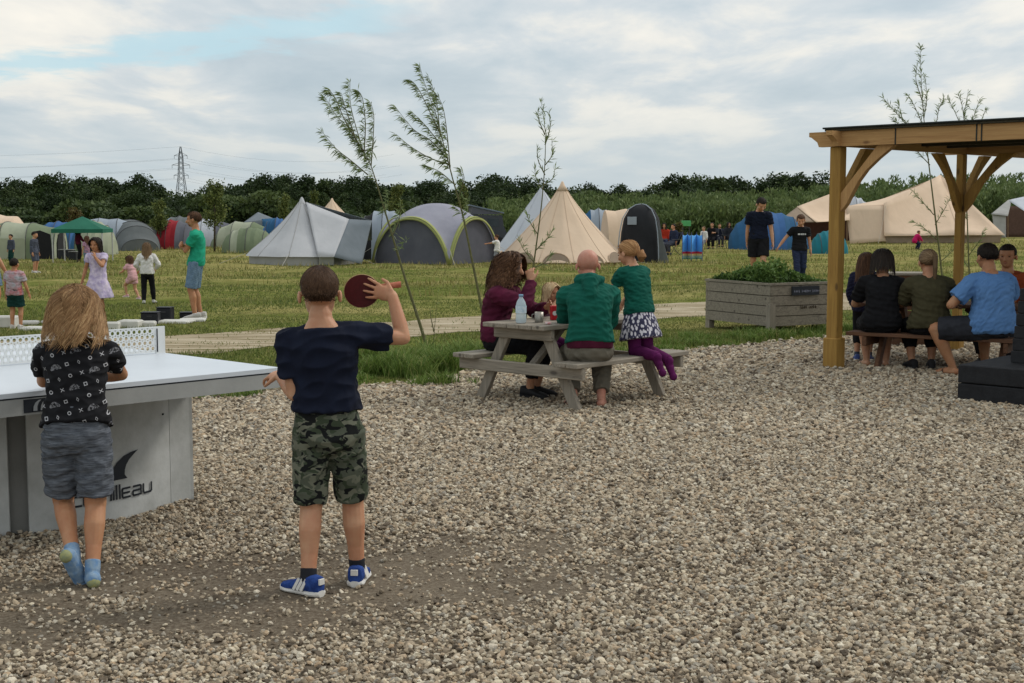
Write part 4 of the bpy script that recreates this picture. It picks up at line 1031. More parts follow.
    # shoes and socks
    for nm in 'LR':
        a_, fd, fup = J['foot' + nm]; k_ = J['k' + nm]
        sk = wear.get('socks')
        if sk:
            Bk = Blob(); Bk.limb(sc(k_.lerp(a_, .80 if len(sk) < 2 else sk[1])), sc(a_), (lr['a'] + .0035) * S, (lr['a'] + .003) * S, flat0=True)
            rt, fw, u = frame(fd, fup)
            if wear.get('shoes') == 'sock':
                o_ = a_ - u * .024 - fw * .022
                Bk.ball(sc(o_ + fw * .124 - u * .009), (.0265 * S)); Bk.limb(sc(o_), sc(o_ + fw * .0675), .0255 * S, .0272 * S, 12); Bk.limb(sc(o_ + fw * .06 - u * .003), sc(o_ + fw * .108 - u * .007), .0262 * S, .0215 * S, 12); Bk.limb(sc(o_ + fw * .10 - u * .007), sc(o_ + fw * .128 - u * .009), .0235 * S, .0165 * S, 12); Bk.limb(sc(a_), sc(a_ - u * .02 + fw * .02), .0245 * S, .025 * S)
            else: Bk.limb(sc(a_), sc(a_ - u * .012), .0235 * S, .021 * S)
            so = Bk.done('sock', sk[0], root, cv * .8, 2)
            if wear.get('heel'):
                Bh = Blob(); o_ = a_ - u * .026 - fw * .024; Bh.ball(sc(o_ - fw * .003 - u * .006), .0222 * S); Bh.done('sock_heel', wear['heel'], so, cv * .8, 1)
        w_ = wear.get('shoes')
        if isinstance(w_, tuple): shoe_parts(root, sc(a_), fd, S, w_[0], w_[1], w_[2] if len(w_) > 2 else None, fup)
        if w_ == 'sandal':
            rt, fw, u = frame(fd, fup); M = Matrix((rt, fw, u)).transposed().to_3x3()
            sb = MB(); sb.box(sc(a_ - u * .050 + fw * .045), (.055 * S, .165 * S, .014 * S), M, bev=.004); so = sb.build('sandal', F_soleW if wear.get('sandal_sole') else F_shoeblk, root)
            sb = MB(); sb.tube([sc(a_ - u * .045 + fw * .055 + rt * x * .030 + u * .034 * (1 - x * x)) for x in (-1, -.5, 0, .5, 1)], .007 * S, 6); sb.build('strap', F_sandal, so, True)
    # ---------------- hair
    style, hm = hair[0], hair[1]; e = (.350 * q * 1.05, .45 * q * 1.05, .385 * q * 1.05); hcc = hw(0, -.06, .12)
    kk = hair[2] if len(hair) > 2 else {}
    if style != 'bald':
        mb = MB(); nu, nv = 28, 16
        lowf, lowb = kk.get('low', (-.05, -.55)); fr = kk.get('front', .45)
        infl = kk.get('infl', 1.06)
        V = []; F = []
        rr_ = np.random.default_rng(int(H * 100))
        for i in range(nv + 1):
            for j in range(nu):
                phi = math.pi * i / nv; th = 2 * math.pi * j / nu
                D = Vector((math.sin(phi) * math.cos(th), math.sin(phi) * math.sin(th), math.cos(phi)))
                k_ = infl + .03 * mnoise.noise(D * 4 + Vector((H * 9, 0, 0)))
                V.append(hcc + Mh @ Vector((D.x * .350 * q * k_, D.y * .45 * q * k_, D.z * .385 * q * k_)))
        for i in range(nv):
            for j in range(nu):
                phi = math.pi * (i + .5) / nv; th = 2 * math.pi * (j + .5) / nu
                D = Vector((math.sin(phi) * math.cos(th), math.sin(phi) * math.sin(th), math.cos(phi)))
                lim_ = fr if D.y > .35 else (lowb + (lowf - lowb) * max(0, min(1, (D.y + .6) / .9)))
                if D.z > lim_: F.append((i * nu + j, i * nu + (j + 1) % nu, (i + 1) * nu + (j + 1) % nu, (i + 1) * nu + j))
        mb.add(V, F); hs_ = mb.build('hair', hm, root, True, solid=.004 * S)
        D_ = dict(short=dict(short=True, n=1300, L_=.22 * q, width=.012 * q, steps=4, lift=1.06, maxr=1.025, grav=.15, jitter=.35, front=.35, lowz=lowb + .05),
                  bob=dict(face_r=.40 * q, maxr=(1.20, 1.4), puff=.22, n=900, L_=.85 * q, width=.020 * q, steps=9, wave=.03 * q, wfreq=5 / q, lift=1.08, grav=1.2, front=.3, lowz=-.35, jitter=.12),
                  long=dict(face_r=.40 * q, maxr=(1.08, 1.35), puff=.10, n=800, L_=1.5 * q, width=.022 * q, steps=10, wave=.02 * q, wfreq=4 / q, lift=1.07, grav=1.4, front=.3, lowz=-.3, jitter=.10),
                  curly=dict(maxr=(1.14, 1.5), puff=.32, face_r=.46 * q, n=1500, L_=1.4 * q, width=.026 * q, steps=20, wave=.15 * q, wfreq=13 / q, lift=1.12, grav=.85, front=.3, lowz=-.35, jitter=.25),
                  tail=dict(n=700, L_=.9 * q, width=.018 * q, steps=8, lift=1.06, puff=.10, wave=.012 * q, wfreq=12 / q, grav=.5, front=.35, lowz=-.55, jitter=.22))[style]
        if hero and style == 'short': D_['n'] = 5200; D_['width'] = .006 * q
        if hero and style == 'bob': D_['n'] = 2600; D_['width'] = .013 * q; D_['steps'] = 14
        D_.update(kk.get('st', {}))
        n_ = D_.pop('n'); L__ = D_.pop('L_')
        coll = [(sc(spine(.9)[0]), .085 * S), (sc(sh['L']), .045 * S), (sc(sh['R']), .045 * S), (sc(spine(.7)[0]), .09 * S)] if style in ('bob', 'long', 'curly') else None
        if style == 'tail':
            G = hw(*kk.get('at', (0, -.60, .05))); strands('strands', hcc, Mh, (.350 * q, .45 * q, .385 * q), hm, hs_, n_, L__, seed=3, gather=G, **D_)
            tl = kk.get('tlen', .9) * q; r_ = np.random.default_rng(2); mb = MB(); bk = Mh @ Vector((0, -1, 0))
            pts = [G, G + bk * .12 * q + Vector((0, 0, .02 * q)), G + bk * .17 * q - Vector((0, 0, tl * .4)), G + bk * .14 * q - Vector((0, 0, tl))]
            mb.tube(pts, [.07 * q, .12 * q * kk.get('tw', 1), .11 * q * kk.get('tw', 1), .02 * q], 9); pt = mb.build('ponytail', hm, hs_, True)
            m2 = MB()
            for _ in range(140):
                a = r_.uniform(0, 6.28); rr__ = .12 * q * kk.get('tw', 1); off = Vector((math.cos(a) * rr__, math.sin(a) * rr__, 0)); ee = r_.uniform(.7, 1.15)
                P_ = [pts[0] + off * .5, pts[1] + off, pts[2] + off * 1.05, G + bk * .14 * q - Vector((0, 0, tl * ee)) + off * .4]
                w2 = Vector((-math.sin(a), math.cos(a), 0)) * .012 * q
                m2.add([p_ - w2 for p_ in P_] + [p_ + w2 for p_ in P_], [(i, i + 1, i + 5, i + 4) for i in range(3)])
            m2.build('tail_strands', hm, pt, recalc=False)
        else: strands('strands', hcc, Mh, (.350 * q, .45 * q, .385 * q), hm, hs_, n_, L__, seed=int(H * 50), collide=coll, **D_)
    root['_j'] = 0; del root['_j']
    person.last = dict(J=J, sh=sh, hc=hc, Mh=Mh, S=S, neck=neck, hd=hd, spine=spine, rs=rs, fs=fs, lean=lean)
    return root
def wpt(root, v):
    """a point in a figure's local metres -> world"""
    c_, s_ = math.cos(root.rotation_euler.z), math.sin(root.rotation_euler.z)
    return Vector(root.location) + Vector((v.x * c_ - v.y * s_, v.x * s_ + v.y * c_, v.z))

# ---------------------------------------------------------------- the two children at the table
BOYP = at(327, 590)
hero_pose = {
 'pel': (.010, 0, .49), 'lean': (-.06, .03, 1), 'turn': 3, 'roll': 2, 'bend': .0, 'hy': 4, 'hp': 4, 'shrug': .0,
 'LW': (-.145, .105, .645), 'LE': (.5, -1, -.7), 'LH': (-.6, .75, .0), 'LN': (.4, .2, -1), 'LC': .55,
 'RW': (.200, .115, .893), 'RE': (.75, .05, -.8), 'RH': (-1, .10, .28), 'RN': (.05, 1, -.05), 'RC': .10, 'RCC': (.12, .10, .12, .2), 'spread': .5,
 'LA': (-.050, -.055, .043), 'RA': (.088, .065, .043), 'LF': (-.95, .75, 0), 'RF': (.10, 1, 0), 'LK': (0, 1, 0)}
F_blu = fabric('blue_mesh_trainer', (0.03, 0.075, 0.28), (0.015, 0.035, 0.15), 40)
boy = person('boy in navy t-shirt and camouflage shorts holding up a table tennis bat', BOYP, R(2), 1.40, 1.0, hero_pose,
       dict(top=(F_navy, .20, .68, .013, 'shirt', 1.22, .965), bottom=('shorts', F_camo, .93, .0095), socks=(F_sock, .82), shoes=(F_blu, F_soleW, F_soleW)),
       ('short', H_boy, dict(low=(.15, -.70), front=.5, infl=1.04)), SK1, hero=True)
L = person.last
# the bat in his raised hand
w_, d_, n_ = L['hd']['R']
bat = empty('table_tennis_bat', wpt(boy, w_ + Vector((-.133, .028, .018))), R(6), label='dark red table tennis bat held up in the raised right hand of the boy', cat='bat')
m_rub = pm('red_rubber', (0.080, 0.004, 0.006), (0.058, 0.003, 0.004), 60, .5, .2); m_rubb = pm('black_rubber', (0.012, 0.012, 0.012), None, 60, .5); m_ply = woodmat('bat_ply', (0.55, 0.38, 0.2), (0.42, 0.28, 0.14), 0, (0.3, 0.18, 0.09), knots=False)
def disc(y0, y1, rx, rz, name, mat):
    mb = MB(); n = 40; mb.prism([(math.cos(2 * math.pi * k / n) * rx, math.sin(2 * math.pi * k / n) * rz) for k in range(n)], y1 - y0)
    mb.v = [(x, y + (y0 + y1) / 2, z) for x, y, z in mb.v]; mb.build(name, mat, bat)
disc(-.003, .003, .0775, .0735, 'blade', m_ply); disc(-.0055, -.0035, .0750, .0710, 'red_rubber', m_rub); disc(.0035, .0055, .0750, .0710, 'black_rubber', m_rubb)
hb = MB(); hb.tube([(.065, 0, .004), (.10, 0, .006), (.135, 0, .005), (.172, 0, .004)], [.012, .0125, .013, .0145], 10); hb.build('handle', pm('bat_handle', (0.5, 0.2, 0.12), (0.35, 0.10, 0.06), 30), bat, True)
bat.rotation_euler = (R(4), R(-8), R(4))

def game_print():
    m, nt, b = newmat('black_print_cotton')
    L_ = nt.links.new
    v = coords(nt, (1, .3, 1))
    sep = nt.nodes.new('ShaderNodeSeparateXYZ'); L_(v, sep.inputs[0])
    cell = .052
    vv_ = nt.nodes.new('ShaderNodeVectorMath'); vv_.operation = 'SCALE'
    def M(op, a, b_=None): return mth(nt, op, a, b_)
    X = M('DIVIDE', M('ADD', sep.outputs[0], M('MULTIPLY', sep.outputs[2], .30)), cell); Z = M('DIVIDE', M('SUBTRACT', sep.outputs[2], M('MULTIPLY', sep.outputs[0], .25)), cell)
    fx = M('SUBTRACT', M('FRACT', X), .5); fz = M('SUBTRACT', M('FRACT', Z), .5)
    ix = M('FLOOR', X); iz = M('FLOOR', Z); k = M('FLOORED_MODULO', M('ADD', ix, M('MULTIPLY', iz, 3.0)), 5.0)
    ax, az_ = M('ABSOLUTE', fx), M('ABSOLUTE', fz)
    rad = M('POWER', M('ADD', M('MULTIPLY', fx, fx), M('MULTIPLY', fz, fz)), .5); box_ = M('MAXIMUM', ax, az_); dia = M('ABSOLUTE', M('SUBTRACT', ax, az_))
    def near(v_, c_, w_): return M('LESS_THAN', M('ABSOLUTE', M('SUBTRACT', v_, c_)), w_)
    ring = near(rad, .13, .034); sq = near(box_, .12, .030); cross = M('MULTIPLY', M('LESS_THAN', dia, .035), M('LESS_THAN', box_, .15))
    tri = near(M('ADD', M('MULTIPLY', ax, 1.7), M('ABSOLUTE', M('ADD', fz, .08))), .16, .035)
    def sel(kv, sh_): return M('MULTIPLY', near(k, kv, .4), sh_)
    marks = M('MAXIMUM', M('MAXIMUM', sel(0, ring), sel(1, cross)), M('MAXIMUM', sel(3, sq), sel(4, tri)))
    # sketchy controller-like scribbles in the remaining cells
    n = noise_node(nt, coords(nt, (1, .3, 1)), 130, 3, .6, .8)
    pad = M('LESS_THAN', M('ADD', M('MULTIPLY', M('MULTIPLY', fx, fx), .9), M('MULTIPLY', M('MULTIPLY', M('ADD', fz, M('MULTIPLY', M('MULTIPLY', fx, fx), .8)), M('ADD', fz, M('MULTIPLY', M('MULTIPLY', fx, fx), .8))), 3.8)), .20)
    scr = M('MULTIPLY', M('MULTIPLY', near(k, 2, .4), pad), ramp_node(nt, n, [(.47, 0.0), (.53, 1.0)]))
    c = mixc(nt, M('MULTIPLY', marks, .75), (0.010, 0.010, 0.012), (0.50, 0.50, 0.52)); c = mixc(nt, M('MULTIPLY', scr, .55), c, (0.30, 0.30, 0.32))
    L_(c, b.inputs['Base Color']); b.inputs['Roughness'].default_value = .9; b.inputs['Specular IOR Level'].default_value = .15
    return m
F_game = game_print()
KIDP = at(84, 583)
kid_pose = {'pel': (-.015, .085, .475), 'lean': (-.0, .34, 1), 'turn': -2, 'hy': 3, 'hp': 2, 'bend': .015, 'shf': .01,
 'RW': (.015, .385, .630), 'RE': (1.0, .1, -.35), 'RH': (-1, .35, .05), 'RN': (0, .1, -1), 'LW': (-.06, .42, .635), 'LE': (-1, -.2, -1), 'LH': (.9, .4, 0), 'LN': (0, 0, -1),
 'LA': (-.030, -.020, .100), 'RA': (.030, -.045, .050), 'LF': (.28, .35, -.72), 'LU': (.25, .75, .45), 'RF': (-.15, 1, -.12), 'LK': (-.2, 1, 0), 'RK': (.15, 1, 0)}
kid = person('child with wavy blond hair in a black patterned t-shirt leaning on the table tennis table', KIDP, R(14), 1.33, 1.0, kid_pose,
       dict(top=(F_game, .10, .56, .012, 'shirt', 1.25), bottom=('shorts', F_marl, .86, .014), socks=(F_socks2, .84), shoes='sock', heel=pm('yellow_heel', (0.34, 0.33, 0.13), (0.2, 0.24, 0.16), 40)),
       ('bob', H_blond, dict(low=(-.3, -.6), front=.55, infl=1.08, st=dict(L_=.195, lift=1.08, maxr=(1.16, 1.70), puff=.55, wave=.021, wfreq=52, clump=1.0, grav=.80, jitter=.06, steps=20, n=5200, width=.0017))), SK2, hero=True)
# ================================================================= TABLE TENNIS TABLE
m_top = pm('table_enamel', (0.60, 0.64, 0.69), (0.54, 0.58, 0.63), 2, .38, .05, 80, spec=.45)
m_apron = pm('grey_apron', (0.36, 0.365, 0.355), (0.30, 0.305, 0.295), 5, .55, .1, 60)
m_panel = pm('grey_base_panel', (0.50, 0.51, 0.50), (0.34, 0.345, 0.33), 4.5, .6, .15, 40, detail=9)
m_strip = pm('base_recess', (0.20, 0.20, 0.19), (0.15, 0.15, 0.14), 4, .7)
m_netw = pm('net_plate', (0.74, 0.76, 0.76), (0.66, 0.68, 0.68), 4, .5); m_ink = pm('dark_print', (0.018, 0.022, 0.030), rough=.6); m_inkg = pm('grey_print', (0.30, 0.32, 0.34), rough=.6)
TZ = .80
Cc = at(281, 367.5, TZ); Nn = at(165, 352.8, TZ)
la = Vector((Nn.x - Cc.x, Nn.y - Cc.y, 0)); HL = la.length; la.normalize(); wa = Vector((la.y, -la.x, 0)) * -1    # along, across (towards camera-left)
if wa.x > 0: wa = -wa
fe = at(0, 396.5, TZ) - at(262, 371.5, TZ); fe.z = 0; fe.normalize(); wa = (wa + fe * 2).normalized()
WD = 1.83; ctr = Vector((Nn.x, Nn.y, 0)) + wa * WD / 2
rzt = math.atan2(la.y, la.x)
tt = empty('table_tennis_table', (ctr.x, ctr.y, 0), 0, label='grey outdoor table tennis table with perforated net and curved base', cat='table tennis table')
def tp(u, v, z): return la * u + wa * v + Vector((0, 0, z))
def quadbox(mb, u0, u1, v0, v1, z0, z1, mi=0):
    P = [tp(u, v, z) for u in (u0, u1) for v in (v0, v1) for z in (z0, z1)]
    mb.add(P, [(0, 1, 3, 2), (4, 6, 7, 5), (0, 4, 5, 1), (2, 3, 7, 6), (0, 2, 6, 4), (1, 5, 7, 3)], mi)
mb = MB(); quadbox(mb, -HL, -.004, -WD / 2, WD / 2, TZ - .022, TZ); mb.build('tabletop', m_top, tt)
mb = MB(); quadbox(mb, .004, HL, -WD / 2, WD / 2, TZ - .022, TZ); mb.build('tabletop', m_top, tt)
mb = MB(); quadbox(mb, -HL + .004, HL - .004, -WD / 2 + .004, WD / 2 - .004, TZ - .030, TZ - .0225); mb.build('edge_gap', m_ink, tt)
mb = MB()
quadbox(mb, -HL + .003, -HL + .028, -WD / 2 + .003, WD / 2 - .003, TZ - .105, TZ - .030); quadbox(mb, HL - .028, HL - .003, -WD / 2 + .003, WD / 2 - .003, TZ - .105, TZ - .030)
quadbox(mb, -HL + .03, HL - .03, -WD / 2 + .003, -WD / 2 + .028, TZ - .104, TZ - .030); quadbox(mb, -HL + .03, HL - .03, WD / 2 - .028, WD / 2 - .003, TZ - .104, TZ - .030)
mb.build('apron', m_apron, tt)
# perforated net
mb = MB(); NH = .155; th = .006; cell = .0335; rows = 4; n_ = int((WD - .10) / cell); v0 = -n_ * cell / 2; zb = TZ + .008
K = 12
for r_ in range(rows):
    for i in range(n_ - (r_ % 2)):
        cv_ = v0 + (i + .5 + .5 * (r_ % 2)) * cell; cz = zb + .006 + (r_ + .5) * cell
        sq = []; ci = []
        for k in range(K):
            a = 2 * math.pi * k / K; ca, sa = math.cos(a), math.sin(a); m_ = max(abs(ca), abs(sa))
            sq.append((cv_ + ca / m_ * cell / 2, cz + sa / m_ * cell / 2)); ci.append((cv_ + ca * .0108, cz + sa * .0108))
        for sgn in (-1, 1):
            P = [tp(sgn * th / 2, a, b) for a, b in sq] + [tp(sgn * th / 2, a, b) for a, b in ci]
            mb.add(P, [(k, (k + 1) % K, K + (k + 1) % K, K + k) for k in range(K)])
        P = [tp(-th / 2, a, b) for a, b in ci] + [tp(th / 2, a, b) for a, b in ci]; mb.add(P, [(k, (k + 1) % K, K + (k + 1) % K, K + k) for k in range(K)])
    if r_ % 2:
        z0 = zb + .006 + r_ * cell
        quadbox(mb, -th / 2, th / 2, v0, v0 + cell / 2, z0, z0 + cell); quadbox(mb, -th / 2, th / 2, v0 + (n_ - .5) * cell, v0 + n_ * cell, z0, z0 + cell)
ztop = zb + .006 + rows * cell
quadbox(mb, -th / 2 - .001, th / 2 + .001, v0, -v0, ztop, ztop + .008); quadbox(mb, -th / 2, th / 2, v0, -v0, zb, zb + .006)
quadbox(mb, -th / 2 - .001, th / 2 + .001, -WD / 2, v0, TZ - .002, ztop + .008); quadbox(mb, -th / 2 - .001, th / 2 + .001, -v0, WD / 2, TZ - .002, ztop + .008)
mb.build('net', m_netw, tt)
mb = MB(); quadbox(mb, -.008, -.0045, -v0 + .006, -v0 + .012, TZ + .01, ztop - .004); mb.build('net_slot', m_ink, tt); mb = MB(); quadbox(mb, -.008, -.0045, v0 - .012, v0 - .006, TZ + .01, ztop - .004); mb.build('net_slot', m_ink, tt)
# base: curved panel read from the ground line
BP = [at(191, 501), at(171, 506), at(150, 512.5), at(128, 518.5), at(100, 525), at(66, 531), at(30, 535.5)]
ZT = TZ - .1055
mid = at(20, 536.5)
def base_panel(name, pts, mat, z0, z1, th=.02, off=0.0):
    mb = MB(); n = len(pts); c0 = Vector((ctr.x, ctr.y, 0)); V = []
    for i, p in enumerate(pts):
        d = (pts[min(i + 1, n - 1)] - pts[max(i - 1, 0)]).normalized(); nn = Vector((d.y, -d.x, 0))
        if nn.y > 0: nn = -nn
        a = p - c0 + nn * off; b_ = a - nn * th
        V += [a + Vector((0, 0, z0)), a + Vector((0, 0, z1)), b_ + Vector((0, 0, z1)), b_ + Vector((0, 0, z0))]
    F = []
    for i in range(n - 1):
        q = i * 4
        for k in range(4): F.append((q + k, q + (k + 1) % 4, q + 4 + (k + 1) % 4, q + 4 + k))
    F += [(0, 1, 2, 3), tuple(range(n * 4 - 4, n * 4))[::-1]]
    mb.add(V, F); return mb.build(name, mat, tt)
def smoothc(pts, k=6):
    out = []
    for i in range(len(pts) - 1):
        p0, p1, p2, p3 = pts[max(i - 1, 0)], pts[i], pts[i + 1], pts[min(i + 2, len(pts) - 1)]
        for j in range(k):
            t = j / k; out.append(.5 * ((2 * p1) + (-p0 + p2) * t + (2 * p0 - 5 * p1 + 4 * p2 - p3) * t * t + (-p0 + 3 * p1 - 3 * p2 + p3) * t ** 3))
    out.append(pts[-1]); return out
curve = smoothc(BP[1:], 6)
pnl = base_panel('base_panel', curve, m_panel, 0.0, ZT)
base_panel('corner_flange', [BP[0], BP[1] + (BP[0] - BP[1]) * .02], m_panel, 0.0, ZT)
sb = base_panel('base_recess', [at(31, 535.3), at(9, 536.8)], m_strip, 0.0, ZT, off=-.03)
left = [at(10, 536.8), at(-40, 538), at(-95, 536), at(-150, 531), at(-200, 523)]
base_panel('base_panel', smoothc(left, 6), m_panel, 0.0, ZT)
sideA = BP[0]; base_panel('side_panel', [sideA, sideA + la * 1.25], m_panel, 0.0, ZT)
mb = MB(); mb.tube([curve[2] - Vector((ctr.x, ctr.y, 0)) + Vector((.004, -.022, .52)), curve[2] - Vector((ctr.x, ctr.y, 0)) + Vector((.004, -.028, .52))], .006, 8); mb.build('bolt', m_ink, tt)
# lettering and fin on the curved panel
def on_panel(px, z, off=.006):
    """point of the curved panel above ground column px at height z, in the table's frame"""
    xs = [512 + p.x / (p.y * _cp + CAMH * _sp) * FPX for p in curve]
    for i in range(len(curve) - 1):
        if xs[i] >= px >= xs[i + 1]:
            t = (xs[i] - px) / (xs[i] - xs[i + 1]); p = curve[i].lerp(curve[i + 1], t); d = (curve[i + 1] - curve[i]).normalized(); break
    else: p = curve[-1]; d = (curve[-1] - curve[-2]).normalized()
    nn = Vector((d.y, -d.x, 0)); nn = -nn if nn.y > 0 else nn
    return p + nn * off + Vector((0, 0, z)) - Vector((ctr.x, ctr.y, 0))
G_ = {'c': [[(1, 1), (0.1, 1), (0, .9), (0, .1), (.1, 0), (1, 0)]], 'o': [[(.1, 0), (.9, 0), (1, .1), (1, .9), (.9, 1), (.1, 1), (0, .9), (0, .1), (.1, 0)]],
      'r': [[(0, 0), (0, .9), (.1, 1), (.85, 1)]], 'n': [[(0, 0), (0, 1), (.9, 1), (1, .9), (1, 0)]], 'i': [[(0, 0), (0, 1)], [(0, 1.28), (0, 1.5)]], 'l': [[(0, 0), (0, 1.5)]],
      'e': [[(1, 1), (.1, 1), (0, .9), (0, .1), (.1, 0), (1, 0)], [(0.05, .5), (.92, .5)]], 'a': [[(.05, 1), (.9, 1), (1, .9), (1, 0), (.1, 0), (0, .12), (0, .42), (.1, .52), (1, .52)]], 'u': [[(0, 1), (0, .1), (.1, 0), (.9, 0), (1, .1), (1, 1)]]}
mb = MB(); x = 73.0; word = 'cornilleau'; wid = {'i': 0, 'l': 0, 'r': 6.2}; H0 = .048; sc_ = 8.4
tot = sum(wid.get(ch, sc_) + 3.2 for ch in word); k_ = 80.0 / tot
for ch in word:
    w = wid.get(ch, sc_) * k_
    for ln in G_[ch]:
        hw_ = .0052
        for (ax, az_), (bx, bz) in zip(ln, ln[1:]):
            a = on_panel(x + 1 + ax * w, .118 + az_ * H0); b_ = on_panel(x + 1 + bx * w, .118 + bz * H0); d = (b_ - a)
            if d.length < 1e-6: continue
            nrm = (on_panel(x + 2, .1) - on_panel(x, .1)).normalized().cross(Vector((0, 0, 1))); side = d.normalized().cross(nrm) * hw_; e_ = d.normalized() * hw_ * .6
            mb.add([a - side - e_, a + side - e_, b_ + side + e_, b_ - side + e_], [(0, 1, 2, 3)])
    x += w + 3.2 * k_
mb.build('lettering', m_ink, pnl, solid=.0015)
fin = [(139, .545), (132, .535), (125, .505), (118.5, .455), (114, .40), (111, .33), (109.5, .255), (127.5, .255), (126.5, .275), (124.8, .30), (124.6, .34), (125.5, .39), (128, .44), (132, .49)]
fpts = [on_panel(a, z + .02) for a, z in fin]; cmid = on_panel(118, .37)
mb = MB(); L0 = fin[:7]; 
outer = [(139, .358), (132, .352), (125, .338), (118.5, .312), (114, .283), (111, .250), (109.5, .218)]; inner = [(139, .358), (134.5, .338), (130, .315), (127, .290), (125.5, .265), (125.2, .240), (127.8, .218)]
P = [on_panel(*q) for q in outer] + [on_panel(*q) for q in inner]; mb.add(P, [(i, i + 1, 8 + i, 7 + i) for i in range(6)]); mb.build('fin_emblem', m_ink, pnl, solid=.0015)
# dark sticker with three grey swooshes on the apron
def on_apron(px, z):
    y0 = 396.5 + (372 - 396.5) * px / 260; w = at(px, y0, TZ) - Vector((ctr.x, ctr.y, 0)); v = w.dot(wa); return tp(-HL + .001, v, z)
P = [on_apron(22, TZ - .095), on_apron(64, TZ - .095), on_apron(64, TZ - .034), on_apron(22, TZ - .034)]
mb = MB(); mb.add(P, [(0, 1, 2, 3)]); stk = mb.build('sticker', m_ink, tt, solid=.001)
mb = MB()
for k in range(3):
    x0 = 32 + k * 7.5
    pts_ = [(x0 + 5.5, TZ - .040), (x0 + 1.8, TZ - .052), (x0, TZ - .068), (x0 - .5, TZ - .089)]
    A = [on_apron(a, z) - la * .0035 for a, z in pts_]; Bq = [on_apron(a + w_, z) - la * .0035 for (a, z), w_ in zip(pts_, (2.5, 3.5, 3.8, 4.2))]
    mb.add(A + Bq, [(i, i + 1, 5 + i, 4 + i) for i in range(3)])
mb.build('sticker_marks', m_inkg, stk)
mb = MB(); p = at(215, 391, TZ - .12) - Vector((ctr.x, ctr.y, 0)); mb.box(tp(-HL + .25, -WD / 2 + .30, TZ - .12), (.09, .09, .028), bev=.004); mb.build('bracket', m_ink, tt)

# ================================================================= PICNIC TABLES
m_grey = [woodmat('weathered_wood_' + 'xyz'[i], (0.33, 0.29, 0.235), (0.20, 0.175, 0.14), i, (0.07, 0.06, 0.05)) for i in range(3)]
m_browny = [woodmat('brown_stained_wood_' + 'xyz'[i], (0.17, 0.085, 0.045), (0.10, 0.05, 0.03), i, (0.04, 0.02, 0.012)) for i in range(3)]
def picnic_table(loc, rz, label, mats, TH=.74, SH=.44, Ln=1.8, bo=.64, tw=.72, inset=.24):
    t = empty('picnic_table', loc, rz, label=label, cat='picnic table', group='picnic tables')
    mb = MB(); n = 5; pw = tw / n
    for k in range(n): mb.box((0, -tw / 2 + pw * (k + .5), TH - .019), (Ln + (k % 2) * .006, pw - .008, .038), bev=.005)
    mb.build('tabletop', mats[0], t)
    for s in (-1, 1):
        mb = MB()
        for k in (-.5, .5): mb.box((0, s * bo + k * .13, SH - .019), (Ln, .124, .038), bev=.005)
        mb.build('bench', mats[0], t)
    for e in (-1, 1):
        ex = e * (Ln / 2 - inset)
        mb = MB(); mb.box((ex, 0, TH - .038 - .048), (.045, tw - .04, .094), bev=.008); mb.build('top_support', mats[1], t)
        mb = MB(); mb.box((ex + e * .046, 0, SH - .038 - .052), (.045, 2 * bo + .24, .098), bev=.006); mb.build('seat_support', mats[1], t)
        for s in (-1, 1):
            mb = MB(); mb.beam((ex + e * .001 + 0, s * .215, TH - .045), (ex, s * (bo - .02), -.005), .046, .095, up=(1, 0, 0)) if False else mb.beam((ex - e * .046, s * .20, TH - .04), (ex - e * .046, s * (bo - .03), -.008), .095, .046, up=(e, 0, 0)); mb.build('leg', mats[2], t)
        mb = MB(); mb.beam((ex - e * .09, 0, SH - .10), (e * .12, 0, TH - .06), .045, .07, up=(0, 1, 0)); mb.build('brace', mats[2], t)
    return t
ct, st_ = math.cos(R(-41)), math.sin(R(-41))
PT = Vector((.52, 11.72, 0))
pt1 = picnic_table(PT, R(47), 'weathered grey wooden picnic table with a family sitting at it', m_grey, TH=.69, SH=.405, Ln=1.52, bo=.58, tw=.70, inset=.14)
A2 = at(850, 332, .37); B2 = at(1010, 340, .37); d2 = (B2 - A2); d2.z = 0; d2.normalize(); aw2 = Vector((-d2.y, d2.x, 0))
PT2 = A2 + d2 * .9 + aw2 * .62; PT2.z = 0
pt2 = picnic_table(PT2, math.atan2(d2.y, d2.x), 'dark brown picnic table under the timber shelter, people on its bench', m_browny, TH=.68, SH=.385, bo=.62)
def on_pt(px, py): return at(px, py, .692)
def bottle():
    p = on_pt(521, 323); t = empty('water_bottle', p, label='clear plastic water bottle with pale blue label on the grey picnic table', cat='bottle')
    m = pm('clear_plastic', (0.62, 0.74, 0.80), (0.55, 0.68, 0.75), 8, .12, spec=.6); m.node_tree.nodes['Principled BSDF'].inputs['Alpha'].default_value = .62
    mb = MB(); mb.lathe((0, 0, 0), [(.037, 0), (.045, .008), (.045, .06), (.042, .075), (.045, .09), (.045, .145), (.036, .178), (.017, .21), (.016, .222)], 18); mb.build('body', m, t, True)
    mb = MB(); mb.lathe((0, 0, 0), [(.0456, .085), (.0459, .10), (.0459, .14), (.0456, .145)], 18, caps=False); mb.build('label_band', pm('bottle_label', (0.35, 0.52, 0.66), (0.68, 0.74, 0.78), 60, .5), t, True)
    mb = MB(); mb.lathe((0, 0, 0), [(.019, .220), (.019, .238), (.017, .240)], 14); mb.build('cap', pm('blue_cap', (0.25, 0.42, 0.6)), t, True)
bottle()
p = on_pt(539, 322)
t = empty('tin_mug', p, label='small grey metal mug standing beside the water bottle', cat='mug'); mb = MB(); mb.lathe((0, 0, 0), [(.036, 0), (.038, .004), (.038, .085), (.034, .085), (.034, .006), (.001, .005)], 18, caps=False); mb.build('body', pm('brushed_tin', (0.36, 0.34, 0.30), None, 20, .4, metal=.6), t, True)
